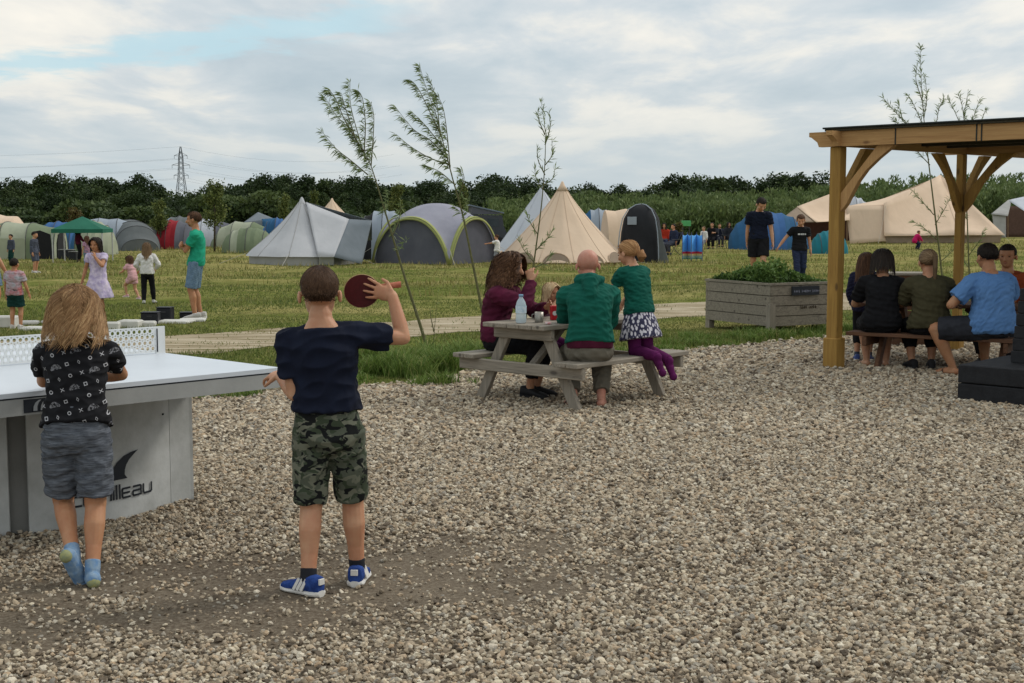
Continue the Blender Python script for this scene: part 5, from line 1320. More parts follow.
mb = MB(); mb.tube([(-.036, 0, .07), (-.058, 0, .062), (-.060, 0, .035), (-.036, 0, .022)], .004, 8); mb.build('handle', pm('mug_handle', (0.3, 0.29, 0.27), metal=.6, rough=.4), t, True)
p = on_pt(554, 320)
t = empty('red_carton', p, R(12), label='red drinks carton with white mark beside the man in the green hooded top', cat='carton'); mb = MB(); mb.box((0, 0, .062), (.062, .055, .124), bev=.004); mb.build('body', pm('red_card', (0.45, 0.015, 0.02), (0.36, 0.01, 0.02), 30, .5), t)
mb = MB(); mb.lathe((0, 0, 0), [(.020, 0), (.020, .001)], 20); mb.v = [(x, -.0285 - z, .060 + y) for x, y, z in mb.v]; mb.build('white_mark', pm('white_ink', (0.7, 0.68, 0.66)), t)
p = on_pt(548, 324); mb = MB(); mb.box((0, 0, .008), (.05, .09, .016), bev=.004); o = mb.build('wrapper', pm('crisp_packet', (0.55, 0.12, 0.12), (0.65, 0.6, 0.58), 40, .4)); o.location = p; tag(o, 'crumpled red and white snack wrapper lying on the grey picnic table', 'wrapper')

# ================================================================= PLANTER
PC = at(770, 335.5); PLt = at(706, 327.5); PR = at(830, 326.5); PH = .66
PLt = PC + (PLt - PC).normalized() * 1.45; e1 = (PLt - PC).normalized(); e2 = Vector((-e1.y, e1.x, 0)); e2 = -e2 if e2.x < 0 else e2
L1, L2 = 1.45, 1.22
pl = empty('planter', PC, 0, label='raised wooden planter box of weathered boards full of green plants', cat='planter')
m_pl = woodmat('planter_boards', (0.30, 0.265, 0.21), (0.175, 0.15, 0.12), 0, (0.06, 0.05, 0.04))
def obox(mb, o, ax, ay, lx, ly, z0, z1):
    P = [o + ax * u + ay * v + Vector((0, 0, z)) for u in lx for v in ly for z in (z0, z1)]; mb.add(P, [(0, 1, 3, 2), (4, 6, 7, 5), (0, 4, 5, 1), (2, 3, 7, 6), (0, 2, 6, 4), (1, 5, 7, 3)])
rb = random.Random(5)
for nm_, ax, ay, Lx, org in (('front_boards', e1, e2, L1, Vector()), ('side_boards', e2, e1, L2, Vector()), ('back_boards', e1, e2, L1, e2 * (L2 - .04)), ('side_boards', e2, e1, L2, e1 * (L1 - .04))):
    mb = MB()
    for k in range(4):
        z0 = .115 + k * .136; j = rb.uniform(-.004, .006); obox(mb, org, ax, ay, (.002 + rb.uniform(0, .008), Lx - rb.uniform(.002, .01)), (.002 - j * (1 if org.length < .1 else 0), .034), z0 + .004, z0 + .130)
    mb.build(nm_, m_pl, pl)
for org in (Vector(), e1 * (L1 - .09), e2 * (L2 - .09), e1 * (L1 - .09) + e2 * (L2 - .09)):
    mb = MB(); obox(mb, org - (e1 + e2) * (.012 if org.length < .1 else -.012), e1, e2, (0, .09), (0, .09), -.01, PH - .012 if org.length > .1 else .40); mb.build('corner_post', m_grey[2], pl)
mb = MB(); obox(mb, Vector(), e1, e2, (-.01, L1 + .01), (-.01, .045), PH, PH + .03); obox(mb, Vector(), e1, e2, (-.01, L1 + .01), (L2 - .045, L2 + .01), PH, PH + .03); obox(mb, Vector(), e1, e2, (-.01, .045), (.046, L2 - .046), PH, PH + .03); obox(mb, Vector(), e1, e2, (L1 - .045, L1 + .01), (.046, L2 - .046), PH, PH + .03); mb.build('rim', m_pl, pl)
mb = MB(); obox(mb, Vector(), e1, e2, (.036, L1 - .042), (.036, L2 - .042), .30, PH - .06); mb.build('soil', pm('soil', (0.05, 0.035, 0.022), None, 30, 1, .5), pl)
def foliage_box(name, parent, n, fx, seed, h0, h1, leaf, mat):
    r = np.random.default_rng(seed); c = r.uniform(0, 1, (26, 2)); ch = r.uniform(.3, 1, 26); k = r.integers(0, 26, n)
    u = np.clip(c[k, 0] + r.normal(0, .07, n), .04, .97); v = np.clip(c[k, 1] + r.normal(0, .07, n), .04, .97); hh_ = h0 + (h1 - h0) * ch[k] * fx(u, v) * r.uniform(0, 1, n) ** .6
    P = np.outer(u * L1, np.array(e1)) + np.outer(v * L2, np.array(e2)); P[:, 2] += PH - .06 + hh_
    a = r.normal(0, 1, (n, 3)); a[:, 2] += .5; a /= np.linalg.norm(a, axis=1)[:, None]; b2 = np.cross(a, r.normal(0, 1, (n, 3))); b2 /= np.linalg.norm(b2, axis=1)[:, None]; s = leaf * r.uniform(.5, 1.4, (n, 1))
    V = np.stack([P - a * s, P + b2 * s * .55, P + a * s, P - b2 * s * .55], 1).reshape(-1, 3)
    return np_mesh(name, V, np.arange(4 * n).reshape(-1, 4), mat, parent, rnd=np.clip(r.uniform(0, .7, n) + hh_ * 1.2, 0, 1))
m_herb = leafmat('herb_leaves', [(0.0, (0.035, 0.075, 0.018)), (0.5, (0.075, 0.14, 0.03)), (1.0, (0.16, 0.24, 0.06))]); m_herb2 = leafmat('dark_herb_leaves', [(0.0, (0.015, 0.035, 0.012)), (0.6, (0.035, 0.07, 0.02)), (1.0, (0.08, 0.13, 0.04))])
foliage_box('leafy_plants', pl, 9000, lambda u, v: .35 + .9 * np.exp(-((u - .35) / .35) ** 2 - ((v - .3) / .4) ** 2), 2, .0, .36, .030, m_herb)
foliage_box('dark_plants', pl, 5000, lambda u, v: .2 + 1.0 * np.exp(-((u - .6) / .25) ** 2 - ((v - .2) / .3) ** 2), 8, .0, .34, .032, m_herb2)
sg = MB(); s0 = e2 * .34 - e1 * .016
obox(sg, s0, e2, e1, (0, .46), (-.012, .008), PH - .14, PH - .02); sgo = sg.build('name_board', m_ink, pl)
sg = MB(); xx = .03
for k in range(17):
    w = rb.uniform(.012, .03); hgt = rb.uniform(.018, .04)
    if k not in (4, 11): obox(sg, s0, e2, e1, (xx, xx + w * .45), (-.0145, -.0125), PH - .085 - hgt / 2, PH - .085 + hgt / 2); obox(sg, s0, e2, e1, (xx + w * .45, xx + w), (-.0143, -.0127), PH - .085 - hgt / 2 + rb.uniform(0, .02), PH - .078)
    xx += .026
sg.build('faint_lettering', pm('faint_grey_paint', (0.22, 0.23, 0.30)), sgo)
sg = MB(); xx = .50
for k in range(9):
    hgt = rb.uniform(.03, .05)
    if k not in (4,): obox(sg, e2 * 0 - e1 * .006, e2, e1, (xx, xx + .010), (-.0035, -.001), .34, .34 + hgt); obox(sg, -e1 * .006, e2, e1, (xx + .010, xx + .022), (-.0033, -.0012), .34 + rb.uniform(0, .02), .352 + rb.uniform(0, .02))
    xx += .031
sg.build('burnt_lettering', pm('burnt_brown', (0.06, 0.04, 0.025)), pl)

# ================================================================= TIMBER SHELTER
m_tim = [woodmat('treated_timber_' + 'xyz'[i], (0.40, 0.235, 0.060), (0.28, 0.155, 0.038), i, (0.10, 0.055, 0.02)) for i in range(3)]
m_beam = [woodmat('pale_timber_' + 'xyz'[i], (0.50, 0.30, 0.125), (0.38, 0.21, 0.085), i, (0.16, 0.08, 0.035)) for i in range(3)]
m_roof = pm('roof_felt', (0.03, 0.036, 0.034), (0.018, 0.022, 0.020), 6, .9, .2); m_ply_ = woodmat('roof_boards', (0.06, 0.05, 0.03), (0.035, 0.032, 0.02), 1, (0.015, 0.014, 0.01))
P1 = at(833.5, 368); ang = math.atan2(-.719, .695)
pg = empty('timber_shelter', P1, ang, label='open timber shelter with curved braces and flat dark roof on the right', cat='shelter')
# local x = along the front beam (towards camera right), local y = along the side beam (away)
BZ = 2.285; BH = .155; PS = .122; LX, LY = 3.6, 4.3
def post(x, y):
    PS = .122 if y == 0 else .09
    mb = MB(); mb.box((x, y, BZ / 2), (PS, PS, BZ), bev=.006); o = mb.build('post', m_tim[2], pg)
    mb = MB(); mb.box((x, y, .155), (PS + .045, PS + .045, .33), bev=.01); mb.build('post_sleeve', m_tim[2], o)
for x, y in ((0, 0), (0, 2.6), (LX, 0), (LX, 2.6)): post(x, y)
mb = MB()
def beam_end(x0, x1, y, mat, nm, ax=0):
    mb = MB(); prof = [(x1, BZ + .002), (x1, BZ + BH), (x0, BZ + BH), (x0, BZ + BH - .045), (x0 + .03, BZ + .10), (x0 + .10, BZ + .05), (x0 + .12, BZ + .002)]
    mb.prism(prof, .07); mb.v = [((a, y + b, c) if ax == 0 else (y + b, a, c)) for a, b, c in mb.v]; return mb.build(nm, mat, pg)
beam_end(-.30, LX + .3, -.05, m_beam[0], 'front_beam'); beam_end(-.34, LX + .3, 2.6, m_beam[0], 'back_beam')
beam_end(-.26, LY, .052, m_beam[1], 'side_beam', 1); beam_end(-.26, LY, LX, m_beam[1], 'side_beam', 1)
for k in range(7):
    y = .42 + k * .56
    if abs(y - 2.6) < .12: y += .2
    mb = MB(); mb.box((LX / 2, y, BZ + BH - .05), (LX - .1, .05, .10), bev=.004); mb.build('rafter', m_ply_, pg)
mb = MB(); mb.box((LX / 2 + .02, LY / 2 - .06, BZ + BH + .012), (LX + .22, LY + .12, .020)); mb.build('roof_deck', m_ply_, pg)
mb = MB(); mb.box((LX / 2 + .02, LY / 2 - .06, BZ + BH + .033), (LX + .26, LY + .16, .018), bev=.006); mb.build('roof_felt', m_roof, pg)
for x in (.70, 1.55, 1.60):
    mb = MB(); mb.box((x, -.088, BZ + BH / 2 + .003), (.012, .006, BH + .010)); mb.build('strap', m_roof, pg)
def brace(px, py, dx, dy, m=None, s=1.0):
    """curved knee brace from the post at (px,py) up to the beam in direction (dx,dy)"""
    mb = MB(); top = 0.66; n = 10; out = []; inn = []
    for i in range(n + 1):
        t = i / n; a = t * math.pi / 2
        out.append((.06 + (top - .06) * t, BZ - .70 + .70 * t + .00 * math.sin(math.pi * t)))
        inn.append((.082 + (top + .10 - .082) * (1 - math.cos(a)), BZ - .88 + .88 * math.sin(a)))
    out = [(.0615, BZ - .47)] + [(.0615 + (.47 - .0615) * t / 6, BZ - .47 + .47 * t / 6) for t in range(1, 7)]
    inn = [(.0615, BZ - .66), (.13, BZ - .58), (.19, BZ - .47), (.26, BZ - .35), (.35, BZ - .24), (.48, BZ - .13), (.66, BZ)]
    V = []
    for s in (-1, 1):
        for a, z in out: V.append((a, s * .035, z))
        for a, z in inn: V.append((a, s * .035, z))
    F = [(i, i + 1, 8 + i, 7 + i) for i in range(6)] + [(14 + i, 21 + i, 22 + i, 15 + i) for i in range(6)] + [(i, 14 + i, 15 + i, i + 1) for i in range(6)] + [(7 + i, 8 + i, 22 + i, 21 + i) for i in range(6)] + [(0, 7, 21, 14), (6, 20, 27, 13)]
    V = [(.0615 + (a - .0615) * s, b, BZ + (z - BZ) * (.7 + .3 * s)) for a, b, z in V]
    mb.add([Vector((px + dx * a - dy * b, py + dy * a + dx * b, z - .001)) for a, b, z in V], F)
    mb.build('brace', m or m_beam[2], pg)
brace(0, 0, 1, 0); brace(0, 0, 0, 1, m_tim[2]); brace(0, 2.6, 1, 0, m_tim[2], .5); brace(0, 2.6, 0, -1, m_tim[2], .5); brace(0, 2.6, 0, 1, m_tim[2], .5); brace(LX, 0, -1, 0)

# black stepped platform at the right edge
m_blk = pm('black_painted_timber', (0.020, 0.021, 0.024), (0.012, 0.012, 0.014), 12, .75, .5, 30)
Q = at(957, 400.5); qa = math.atan2(at(1024, 407).y - Q.y, at(1024, 407).x - Q.x)
bs = empty('black_steps', Q, qa, label='black painted timber steps at the right edge of the gravel', cat='steps')
mb = MB(); mb.box((1.1, .5, .075), (2.2, 1.0, .15), bev=.008); mb.build('lower_step', m_blk, bs)
mb = MB(); mb.box((1.12, .52, .235), (2.24, 1.04, .155), bev=.008); mb.build('upper_step', m_blk, bs)
mb = MB()
for k in range(6): mb.box((.30 + k * .012 + 1.0, .40, .372 + .108 * k), (2.0, .05, .104), bev=.006)
mb.build('sloping_side', m_blk, bs)
mb = MB()
for k in range(6): mb.box((.75 + k * .16, .30, .319), (.150, .60, .012), bev=.003)
mb.build('tread_boards', m_blk, bs)
# wooden crate behind the seated group
t = empty('wooden_crate', PY(905, 214, 16.6) * 1.0, R(-8), label='brown wooden crate standing behind the seated group under the shelter', cat='crate'); t.location.z = 0
mb = MB()
for k in range(6): mb.box((0, -.2, .075 + k * .143), (.62, .03, .135), bev=.004)
mb.build('front_slats', m_browny[0], t)
mb = MB()
for s in (-1, 1):
    for k in range(6): mb.box((s * .325, 0, .075 + k * .143), (.03, .43, .134), bev=.004)
mb.build('side_slats', m_browny[1], t); mb = MB(); mb.box((0, 0, .872), (.70, .48, .03), bev=.005); mb.build('lid', m_grey[0], t)

# ================================================================= GARDEN GAME BLOCKS
m_wb = pm('white_board', (0.62, 0.61, 0.57), (0.50, 0.49, 0.45), 5, .7, .1); m_kb = pm('black_plastic_box', (0.016, 0.018, 0.024), (0.01, 0.01, 0.014), 9, .5)
def block(px, py, wp, hp_, rz, kind, label, dep=None):
    p = at(px, py); ppm = FPX / p.y; w = wp / ppm; h = max(.035, hp_ / ppm); dep = dep or w * .8
    mb = MB(); mb.box((0, 0, h / 2), (w, dep, h), bev=min(.012, h * .2))
    o = empty('white_block' if kind == 'w' else 'black_crate', (p.x, p.y + dep / 2, 0), R(rz), label=label, cat='block' if kind == 'w' else 'crate', group='white game blocks on the grass' if kind == 'w' else 'black crates on the grass')
    if kind == 'w':
        mb.build('block_body', m_wb, o)
        m2 = MB(); m2.box((0, 0, h + .003), (w * .86, dep * .86, .006), bev=.002); m2.build('top_panel', m_wb, o)
    else:
        mb.build('crate_body', m_kb, o); m2 = MB(); m2.box((0, 0, h + .006), (w * 1.04, dep * 1.04, .012), bev=.003); m2.build('lid', m_kb, o)
        m2 = MB(); m2.box((0, -dep / 2 - .003, h * .7), (w * .3, .006, h * .12)); m2.build('handle', pm('crate_handle', (0.05, 0.05, 0.055)), o)
for a in [(2, 328, 24, 11, 4, 'w', 'tall white block at the left edge beside the small boy in grey'), (32, 331, 26, 3, -8, 'w', 'flat white board at the feet of the small boy in grey'),
          (62, 333, 34, 3, 6, 'w', 'flat white board just left of the blond head behind the net'), (24, 325, 22, 3, 12, 'w', 'thin white board behind the feet of the small boy in grey'), (50, 324, 18, 3, -14, 'w', 'small white board lying farthest back left of the blond head'),
          (110, 331, 16, 8, 5, 'w', 'white block nearest the right side of the blond head'), (128, 329, 22, 8, -4, 'w', 'white block between the blond head and the black crates'), (146, 328, 16, 6, 3, 'w', 'small white block touching the black crates'),
          (172, 324, 34, 2, -5, 'w', 'long flat white board in front of the flat black crate'), (190, 322, 26, 2, 8, 'w', 'flat white board under the feet of the man in green'),
          (159, 324, 17, 11, 3, 'k', 'black crate at the front of the pair by the white blocks'), (174, 321, 15, 13, -6, 'k', 'taller black crate behind the front one, lid level'), (196, 318, 14, 5, 4, 'k', 'flat black crate beside the feet of the man in green'), (206, 315, 8, 8, 4, 'k', 'small black crate just behind the man in green')]:
    px, py = a[0] - (10 if a[5] == 'k' else 0), a[1]; block(px, py, *a[2:])

# ================================================================= TENTS
def arch_loft(mb, st, n=16, p=2.0, mi=None):
    """stations: (x along, half width, height[, y shift, base z]); arch cross-section"""
    rings = []
    for s in st:
        x, w, h = s[:3]; ys = s[3] if len(s) > 3 else 0; V = []
        for k in range(n + 1):
            a = math.pi * k / n; ca, sa = math.cos(a), math.sin(a); q = 1
            V.append(Vector((x, ys + w * (abs(ca) ** (2 / p)) * (1 if ca > 0 else -1), h * max(0.0, sa) ** (2 / p))))
        rings.append(V)
    V = [v for r_ in rings for v in r_]
    for i in range(len(st) - 1):
        F = [(j, j + 1, n + 2 + j, n + 1 + j) for j in range(n)]
        mb.add(rings[i] + rings[i + 1], [(j, j + 1, n + 1 + j + 1, n + 1 + j) for j in range(n)], (mi[i] if mi else 0))
    return rings
def end_cap(ring):
    mb = MB(); n = len(ring); mb.add(ring, [tuple(range(n))]); return mb
def hoops(root, st, mat, p=2.0, r=.012, idx=None):
    for i, s in enumerate(st):
        if idx and i not in idx: continue
        x, w, h = s[:3]; ys = s[3] if len(s) > 3 else 0; w *= 1.006; h *= 1.006
        pts = []
        for k in range(19):
            a = math.pi * k / 18; ca, sa = math.cos(a), math.sin(a)
            pts.append((x, ys + w * (abs(ca) ** (2 / p)) * (1 if ca > 0 else -1), h * max(0, sa) ** (2 / p)))
        mb = MB(); mb.tube(pts, r, 6); mb.build('pole', mat, root, True)
def tunnel(label, px, py, rz, st, mats, mi=None, p=2.1, pole=None, doors=(), window=None, scale=1.0, name='tunnel_tent', cap_mats=None, dz=None):
    g0 = at(px, py) if py else px
    root = empty(name, g0, rz, label=label, cat='tent')
    st2 = []
    for i, s in enumerate(st):   # sag between hoops
        st2.append(s)
        if i < len(st) - 1:
            t = st[i + 1]; y0 = s[3] if len(s) > 3 else 0; y1 = t[3] if len(t) > 3 else 0
            st2.append(((s[0] + t[0]) / 2, (s[1] + t[1]) / 2 * .965, (s[2] + t[2]) / 2 * .965, (y0 + y1) / 2))
    mi2 = [m for m in (mi or [0] * (len(st) - 1)) for _ in (0, 1)]
    mb = MB(); rings = arch_loft(mb, st2, 18, p, mi2); mb.build('canopy', mats, root, 'auto' if False else True, recalc=False)
    for e, rg in ((0, rings[0]), (1, rings[-1])):
        if st2[0 if e == 0 else -1][2] > .4:
            mb = end_cap(rg); mb.build('end_panel', (cap_mats or mats)[0], root)
    if pole: hoops(root, st, pole, p)
    for (x, w, h, mt) in doors:
        mb = MB(); pts = [(-w, 0), (w, 0), (w * .95, h * .6), (w * .6, h * .92), (0, h), (-w * .6, h * .92), (-w * .95, h * .6)]
        mb.prism(pts, .015); mb.v = [(x + b, a, c) for a, b, c in mb.v]; mb.build('door', mt, root)
    return root
def guy(root, pts, mat):
    for a, b_ in pts:
        mb = MB(); mb.tube([a, b_], .006, 4); mb.build('guy_rope', mat, root)
m_rope = pm('guy_rope', (0.5, 0.48, 0.42)); m_alu = pm('dark_pole', (0.06, 0.06, 0.065), rough=.5); m_wood_pole = pm('tent_pole', (0.3, 0.2, 0.12))
T_cream = clothmat('cream_canvas', (0.82, 0.64, 0.48), (0.74, 0.57, 0.42), 1.2); T_cream2 = clothmat('beige_canvas', (0.72, 0.56, 0.42), (0.64, 0.50, 0.37), 1.0); T_arch = clothmat('tan_canvas_arch_shade', (0.36, 0.28, 0.21), (0.30, 0.23, 0.17)); T_grey = clothmat('grey_canvas', (0.60, 0.605, 0.63), (0.50, 0.51, 0.535), 1.0); T_grey2 = clothmat('blue_grey_canvas', (0.23, 0.26, 0.29), (0.17, 0.20, 0.225), 1.2)
T_dgrey = clothmat('dark_grey_nylon', (0.15, 0.155, 0.185), (0.11, 0.115, 0.14), 1.5); T_lav = clothmat('lavender_grey_nylon', (0.40, 0.40, 0.47), (0.32, 0.32, 0.39), 1.2); T_lime = clothmat('lime_trim', (0.42, 0.45, 0.17), (0.36, 0.39, 0.14)); T_white = clothmat('white_nylon', (0.62, 0.65, 0.70), (0.55, 0.58, 0.64), 1.2)
T_black = clothmat('black_nylon', (0.022, 0.023, 0.027), (0.014, 0.015, 0.018), transl=.05); T_green = clothmat('sage_nylon', (0.22, 0.27, 0.17), (0.16, 0.20, 0.12), 1.4); T_lgreen = clothmat('pale_green_nylon', (0.44, 0.47, 0.35), (0.34, 0.37, 0.27), 1.4); T_ggaz = clothmat('bottle_green_poly', (0.035, 0.20, 0.13), (0.028, 0.16, 0.105), transl=.3)
T_blue = clothmat('blue_nylon', (0.035, 0.13, 0.27), (0.025, 0.10, 0.21), 1.4); T_bblue = clothmat('bright_blue_nylon', (0.06, 0.16, 0.38), (0.05, 0.13, 0.30)); T_red = clothmat('red_nylon', (0.36, 0.025, 0.035), (0.28, 0.02, 0.03)); T_tgrey = clothmat('mid_grey_nylon', (0.17, 0.185, 0.19), (0.125, 0.14, 0.145), 1.3)
T_teal = clothmat('teal_nylon', (0.02, 0.20, 0.25)); T_dk = pm('tent_interior_shade', (0.018, 0.018, 0.020), rough=1); T_lb = clothmat('light_blue_grey_nylon', (0.38, 0.43, 0.49), (0.31, 0.36, 0.42), 1.2); T_yel = clothmat('yellow_nylon', (0.60, 0.36, 0.03)); T_wall = clothmat('wall_canvas', (0.46, 0.455, 0.44), (0.38, 0.375, 0.36))
def bell_tent(label, cx, cy, Y, Rr, Hh, wall, mat, wmat, conc=1.35, scallop=0.0, N=12, facing=-90, door=None, eave=.10, cone=True):
    g0 = Vector(((cx - 512) / FPX * Y, Y, 0)); root = empty('bell_tent', g0, 0, label=label, cat='tent')
    nu = N * 6; ns = 16
    def f(u, v):
        a = 2 * math.pi * u + R(facing); k = abs(math.sin(a * N / 2)) ** 1.0
        sag = 1 - .045 * k * math.sin(math.pi * v) ** .8
        r_ = Rr * ((1 - v) ** conc * .93 + .07 * (1 - v)) * sag + .03
        z = wall + (Hh - wall) * v
        if v == 0: z -= eave * (1 - scallop * k * 1.0); r_ *= 1.03
        return (r_ * math.cos(a), r_ * math.sin(a), z)
    mb = MB(); mb.grid(f, nu, ns, closed_u=True); mb.build('canopy', mat, root, True, recalc=False)
    mb = MB()
    for k in range(nu):
        a0, a1 = 2 * math.pi * k / nu, 2 * math.pi * (k + 1) / nu; w_ = .985
        mb.add([(Rr * w_ * math.cos(a0), Rr * w_ * math.sin(a0), -.02), (Rr * w_ * math.cos(a1), Rr * w_ * math.sin(a1), -.02), (Rr * w_ * math.cos(a1), Rr * w_ * math.sin(a1), wall - .01), (Rr * w_ * math.cos(a0), Rr * w_ * math.sin(a0), wall - .01)], [(0, 1, 2, 3)])
    mb.build('wall', wmat, root)
    for k in range(N):
        a_ = k / N; mb = MB(); mb.tube([Vector(f(a_, v / 12)) * 1.003 for v in range(0, 12)], .009, 4); mb.build('seam', wmat, root, True)
    if cone:
        mb = MB(); mb.lathe((0, 0, 0), [(.20, Hh - .26), (.09, Hh - .10), (.035, Hh + .03), (.008, Hh + .05)], 14); mb.build('peak_cap', mat, root, True)
    for k in range(N):
        if k % 2: continue
        a = 2 * math.pi * k / N + R(facing); guy(root, [((Rr * 1.02 * math.cos(a), Rr * 1.02 * math.sin(a), wall), ((Rr + .95) * math.cos(a), (Rr + .95) * math.sin(a), 0))], m_rope)
    if door:
        a = R(door[0]); dn = Vector((math.cos(a), math.sin(a), 0)); sd = Vector((-dn.y, dn.x, 0)); b0 = dn * Rr * 1.01; w, h = door[1], door[2]; top = dn * Rr * .62 + Vector((0, 0, h))
        mb = MB(); mb.add([b0 - sd * w, b0 + sd * w, b0 + sd * w * .85 + Vector((0, 0, wall * 1.0)) , top + sd * w * .2, top - sd * w * .2, b0 - sd * w * .85 + Vector((0, 0, wall))], [(0, 1, 2, 3, 4, 5)]); mb.v = [tuple(Vector(v) + dn * .05) for v in mb.v]; mb.build('door', door[3], root, solid=.02)
    return root
# --- grey bell tent with a lower canvas porch reaching right
gb = bell_tent('pale grey bell tent with a blue grey porch reaching to its right', 303, 263, 44.0, 1.74, 2.10, .36, T_grey, T_wall, 1.22, 0.10, 10, -95)
def sheet(root, name, corners, mat, nu=10, nv=8, sag=.1, solid=.012, pull=None):
    a, b_, c, d = [Vector(q) for q in corners]
    def f(u, v):
        p = a.lerp(b_, u).lerp(d.lerp(c, u), v); return p - Vector((0, 0, sag * 16 * u * (1 - u) * v * (1 - v)))
    mb = MB(); mb.grid(f, nu, nv); return mb.build(name, mat, root, True, solid=solid)
pk = Vector((.0, 0, 2.1)); ap = lambda px, py, Y: PY(px, py, Y) - gb.location
sheet(gb, 'porch_slope', [ap(306, 202, 43.9), ap(349, 219, 43.6), ap(334, 257, 42.2), ap(318, 257, 42.2)], T_grey, sag=.04)
sheet(gb, 'porch_side', [ap(349, 219, 43.6), ap(372, 220.5, 43.9), ap(362, 264, 42.6), ap(334, 257, 42.2)], T_grey2, sag=.07)
sheet(gb, 'porch_back', [ap(306, 202, 43.9), ap(372, 220.5, 43.9), ap(372, 240, 46.2), ap(318, 240, 46.2)], T_grey2, sag=.04)
sheet(gb, 'porch_wall', [ap(319, 256, 42.3), ap(334, 256, 42.3), ap(334, 265.5, 42.4), ap(319, 265.5, 42.4)], T_wall, sag=0.0)
# --- beige peak behind it
bell_tent('cream bell tent peak showing behind the pale grey bell tent', 333, 255, 60.0, 1.9, 2.25, .4, T_cream, T_cream2, 1.15, .3, 10)
# --- large beige bell tent in the middle
bell_tent('large cream bell tent with a scalloped skirt behind the family picnic table', 562, 262, 44.5, 2.12, 2.62, .14, T_cream, T_cream2, 1.22, 0.0, 12, -82, None, .06)
sk = bpy.data.objects
bt = [o for o in bpy.data.objects if o.get('label', '').startswith('large cream bell tent with a scalloped')][0]
for k in range(12):     # scalloped arches round the foot, the shade under each painted dark beige
    a = R(-82 + 15) + 2 * math.pi * k / 12; dn = Vector((math.cos(a), math.sin(a), 0)); sd = Vector((-dn.y, dn.x, 0)); w = .45
    mb = MB(); pts = [(w * math.cos(math.pi * j / 10), .33 * math.sin(math.pi * j / 10)) for j in range(11)]
    mb.add([dn * (2.12 * 1.035 - z * .62) + sd * x * (1 - z * .1) + Vector((0, 0, z + .05)) for x, z in pts], [tuple(range(11))]); mb.build('arch_shade', T_arch, bt, solid=.03)
    mb = MB(); mb.tube([dn * (2.12 * 1.035 - z * .62 + .012) + sd * x * (1 - z * .1) + Vector((0, 0, z + .05)) for x, z in pts], .014, 5); mb.build('arch_edge', T_cream, bt)
bell_tent('white pointed tent showing behind the left of the large cream bell tent', 541, 255, 52.0, 1.75, 2.6, .2, T_white, T_white, 1.02, .1, 8, -90)
# --- event shelter
def event_shelter():
    Y = 43.6; cpt = Vector(((451 - 512) / FPX * Y, Y - .9, 0)); s = 3.05; al = R(149)
    ex_ = Vector((math.cos(al), math.sin(al), 0)); ey = Vector((math.cos(al - R(90)), math.sin(al - R(90)), 0))
    if ey.y < 0: ey = -ey
    root = empty('event_shelter', cpt, 0, label='grey domed event shelter with lime green edged arches', cat='tent')
    A = lambda t: 1.48 * max(0.0, 1 - abs(t) ** 2.3) ** .75
    def f(u, v):
        U, V_ = 2 * u - 1, 2 * v - 1; z = math.sqrt(A(U) ** 2 * 1.0 + A(V_) ** 2) if max(abs(U), abs(V_)) < .999 else (A(U) if abs(V_) > .999 else A(V_))
        z = (A(U) ** 2.9 + A(V_) ** 2.9) ** (1 / 2.9) * (1 + .04 * (1 - U * U) * (1 - V_ * V_)) if max(abs(U), abs(V_)) < .999 else z
        return ex_ * (s * u) + ey * (s * v) + Vector((0, 0, z))
    mb = MB(); mb.grid(f, 28, 28); mb.build('canopy', T_lav, root, True, recalc=False)
    for side in range(4):
        pts = []
        for k in range(25):
            t = k / 24; u, v = [(t, 0), (0, t), (t, 1), (1, t)][side]; p = f(u, v); c_ = ex_ * s / 2 + ey * s / 2; pts.append(p)
        inset = [ey, ex_, -ey, -ex_][side] * .10
        mb = MB(); mb.add([p + inset for p in pts], [tuple(range(25))]); mb.build('side_wall', T_dgrey, root, solid=.01)
        out = -inset.normalized() * .03
        mb = MB(); V = []; 
        for p in pts: c2 = (p - (ex_ + ey) * s / 2); V += [p + out + Vector((0, 0, .02)), p * 1.0 + inset * .7 - Vector((0, 0, 0)) + Vector((0, 0, .05)), ]
        mb.add(V, [(2 * i, 2 * i + 2, 2 * i + 3, 2 * i + 1) for i in range(24)]); 
        V2 = []
        for i, p in enumerate(pts):
            t = i / 24; nrm = Vector((0, 0, 1)); q = p + out * 1.2; V2 += [q, (q - Vector((0, 0, .0))) + (pts[12] * 0 + ((pts[0] + pts[24]) / 2 + Vector((0, 0, .3)) - q).normalized() * .07)]
        mb.add(V2, [(2 * i, 2 * i + 2, 2 * i + 3, 2 * i + 1) for i in range(24)])
        mb.build('lime_edge', T_lime, root, True, solid=.01)
    for c_ in (Vector(), ex_ * s, ey * s, (ex_ + ey) * s):
        o = (c_ - (ex_ + ey) * s / 2).normalized() * .8; guy(root, [(c_ * 1.0 + Vector((0, 0, .5)) + o * .02, c_ + o)], m_rope)
event_shelter()
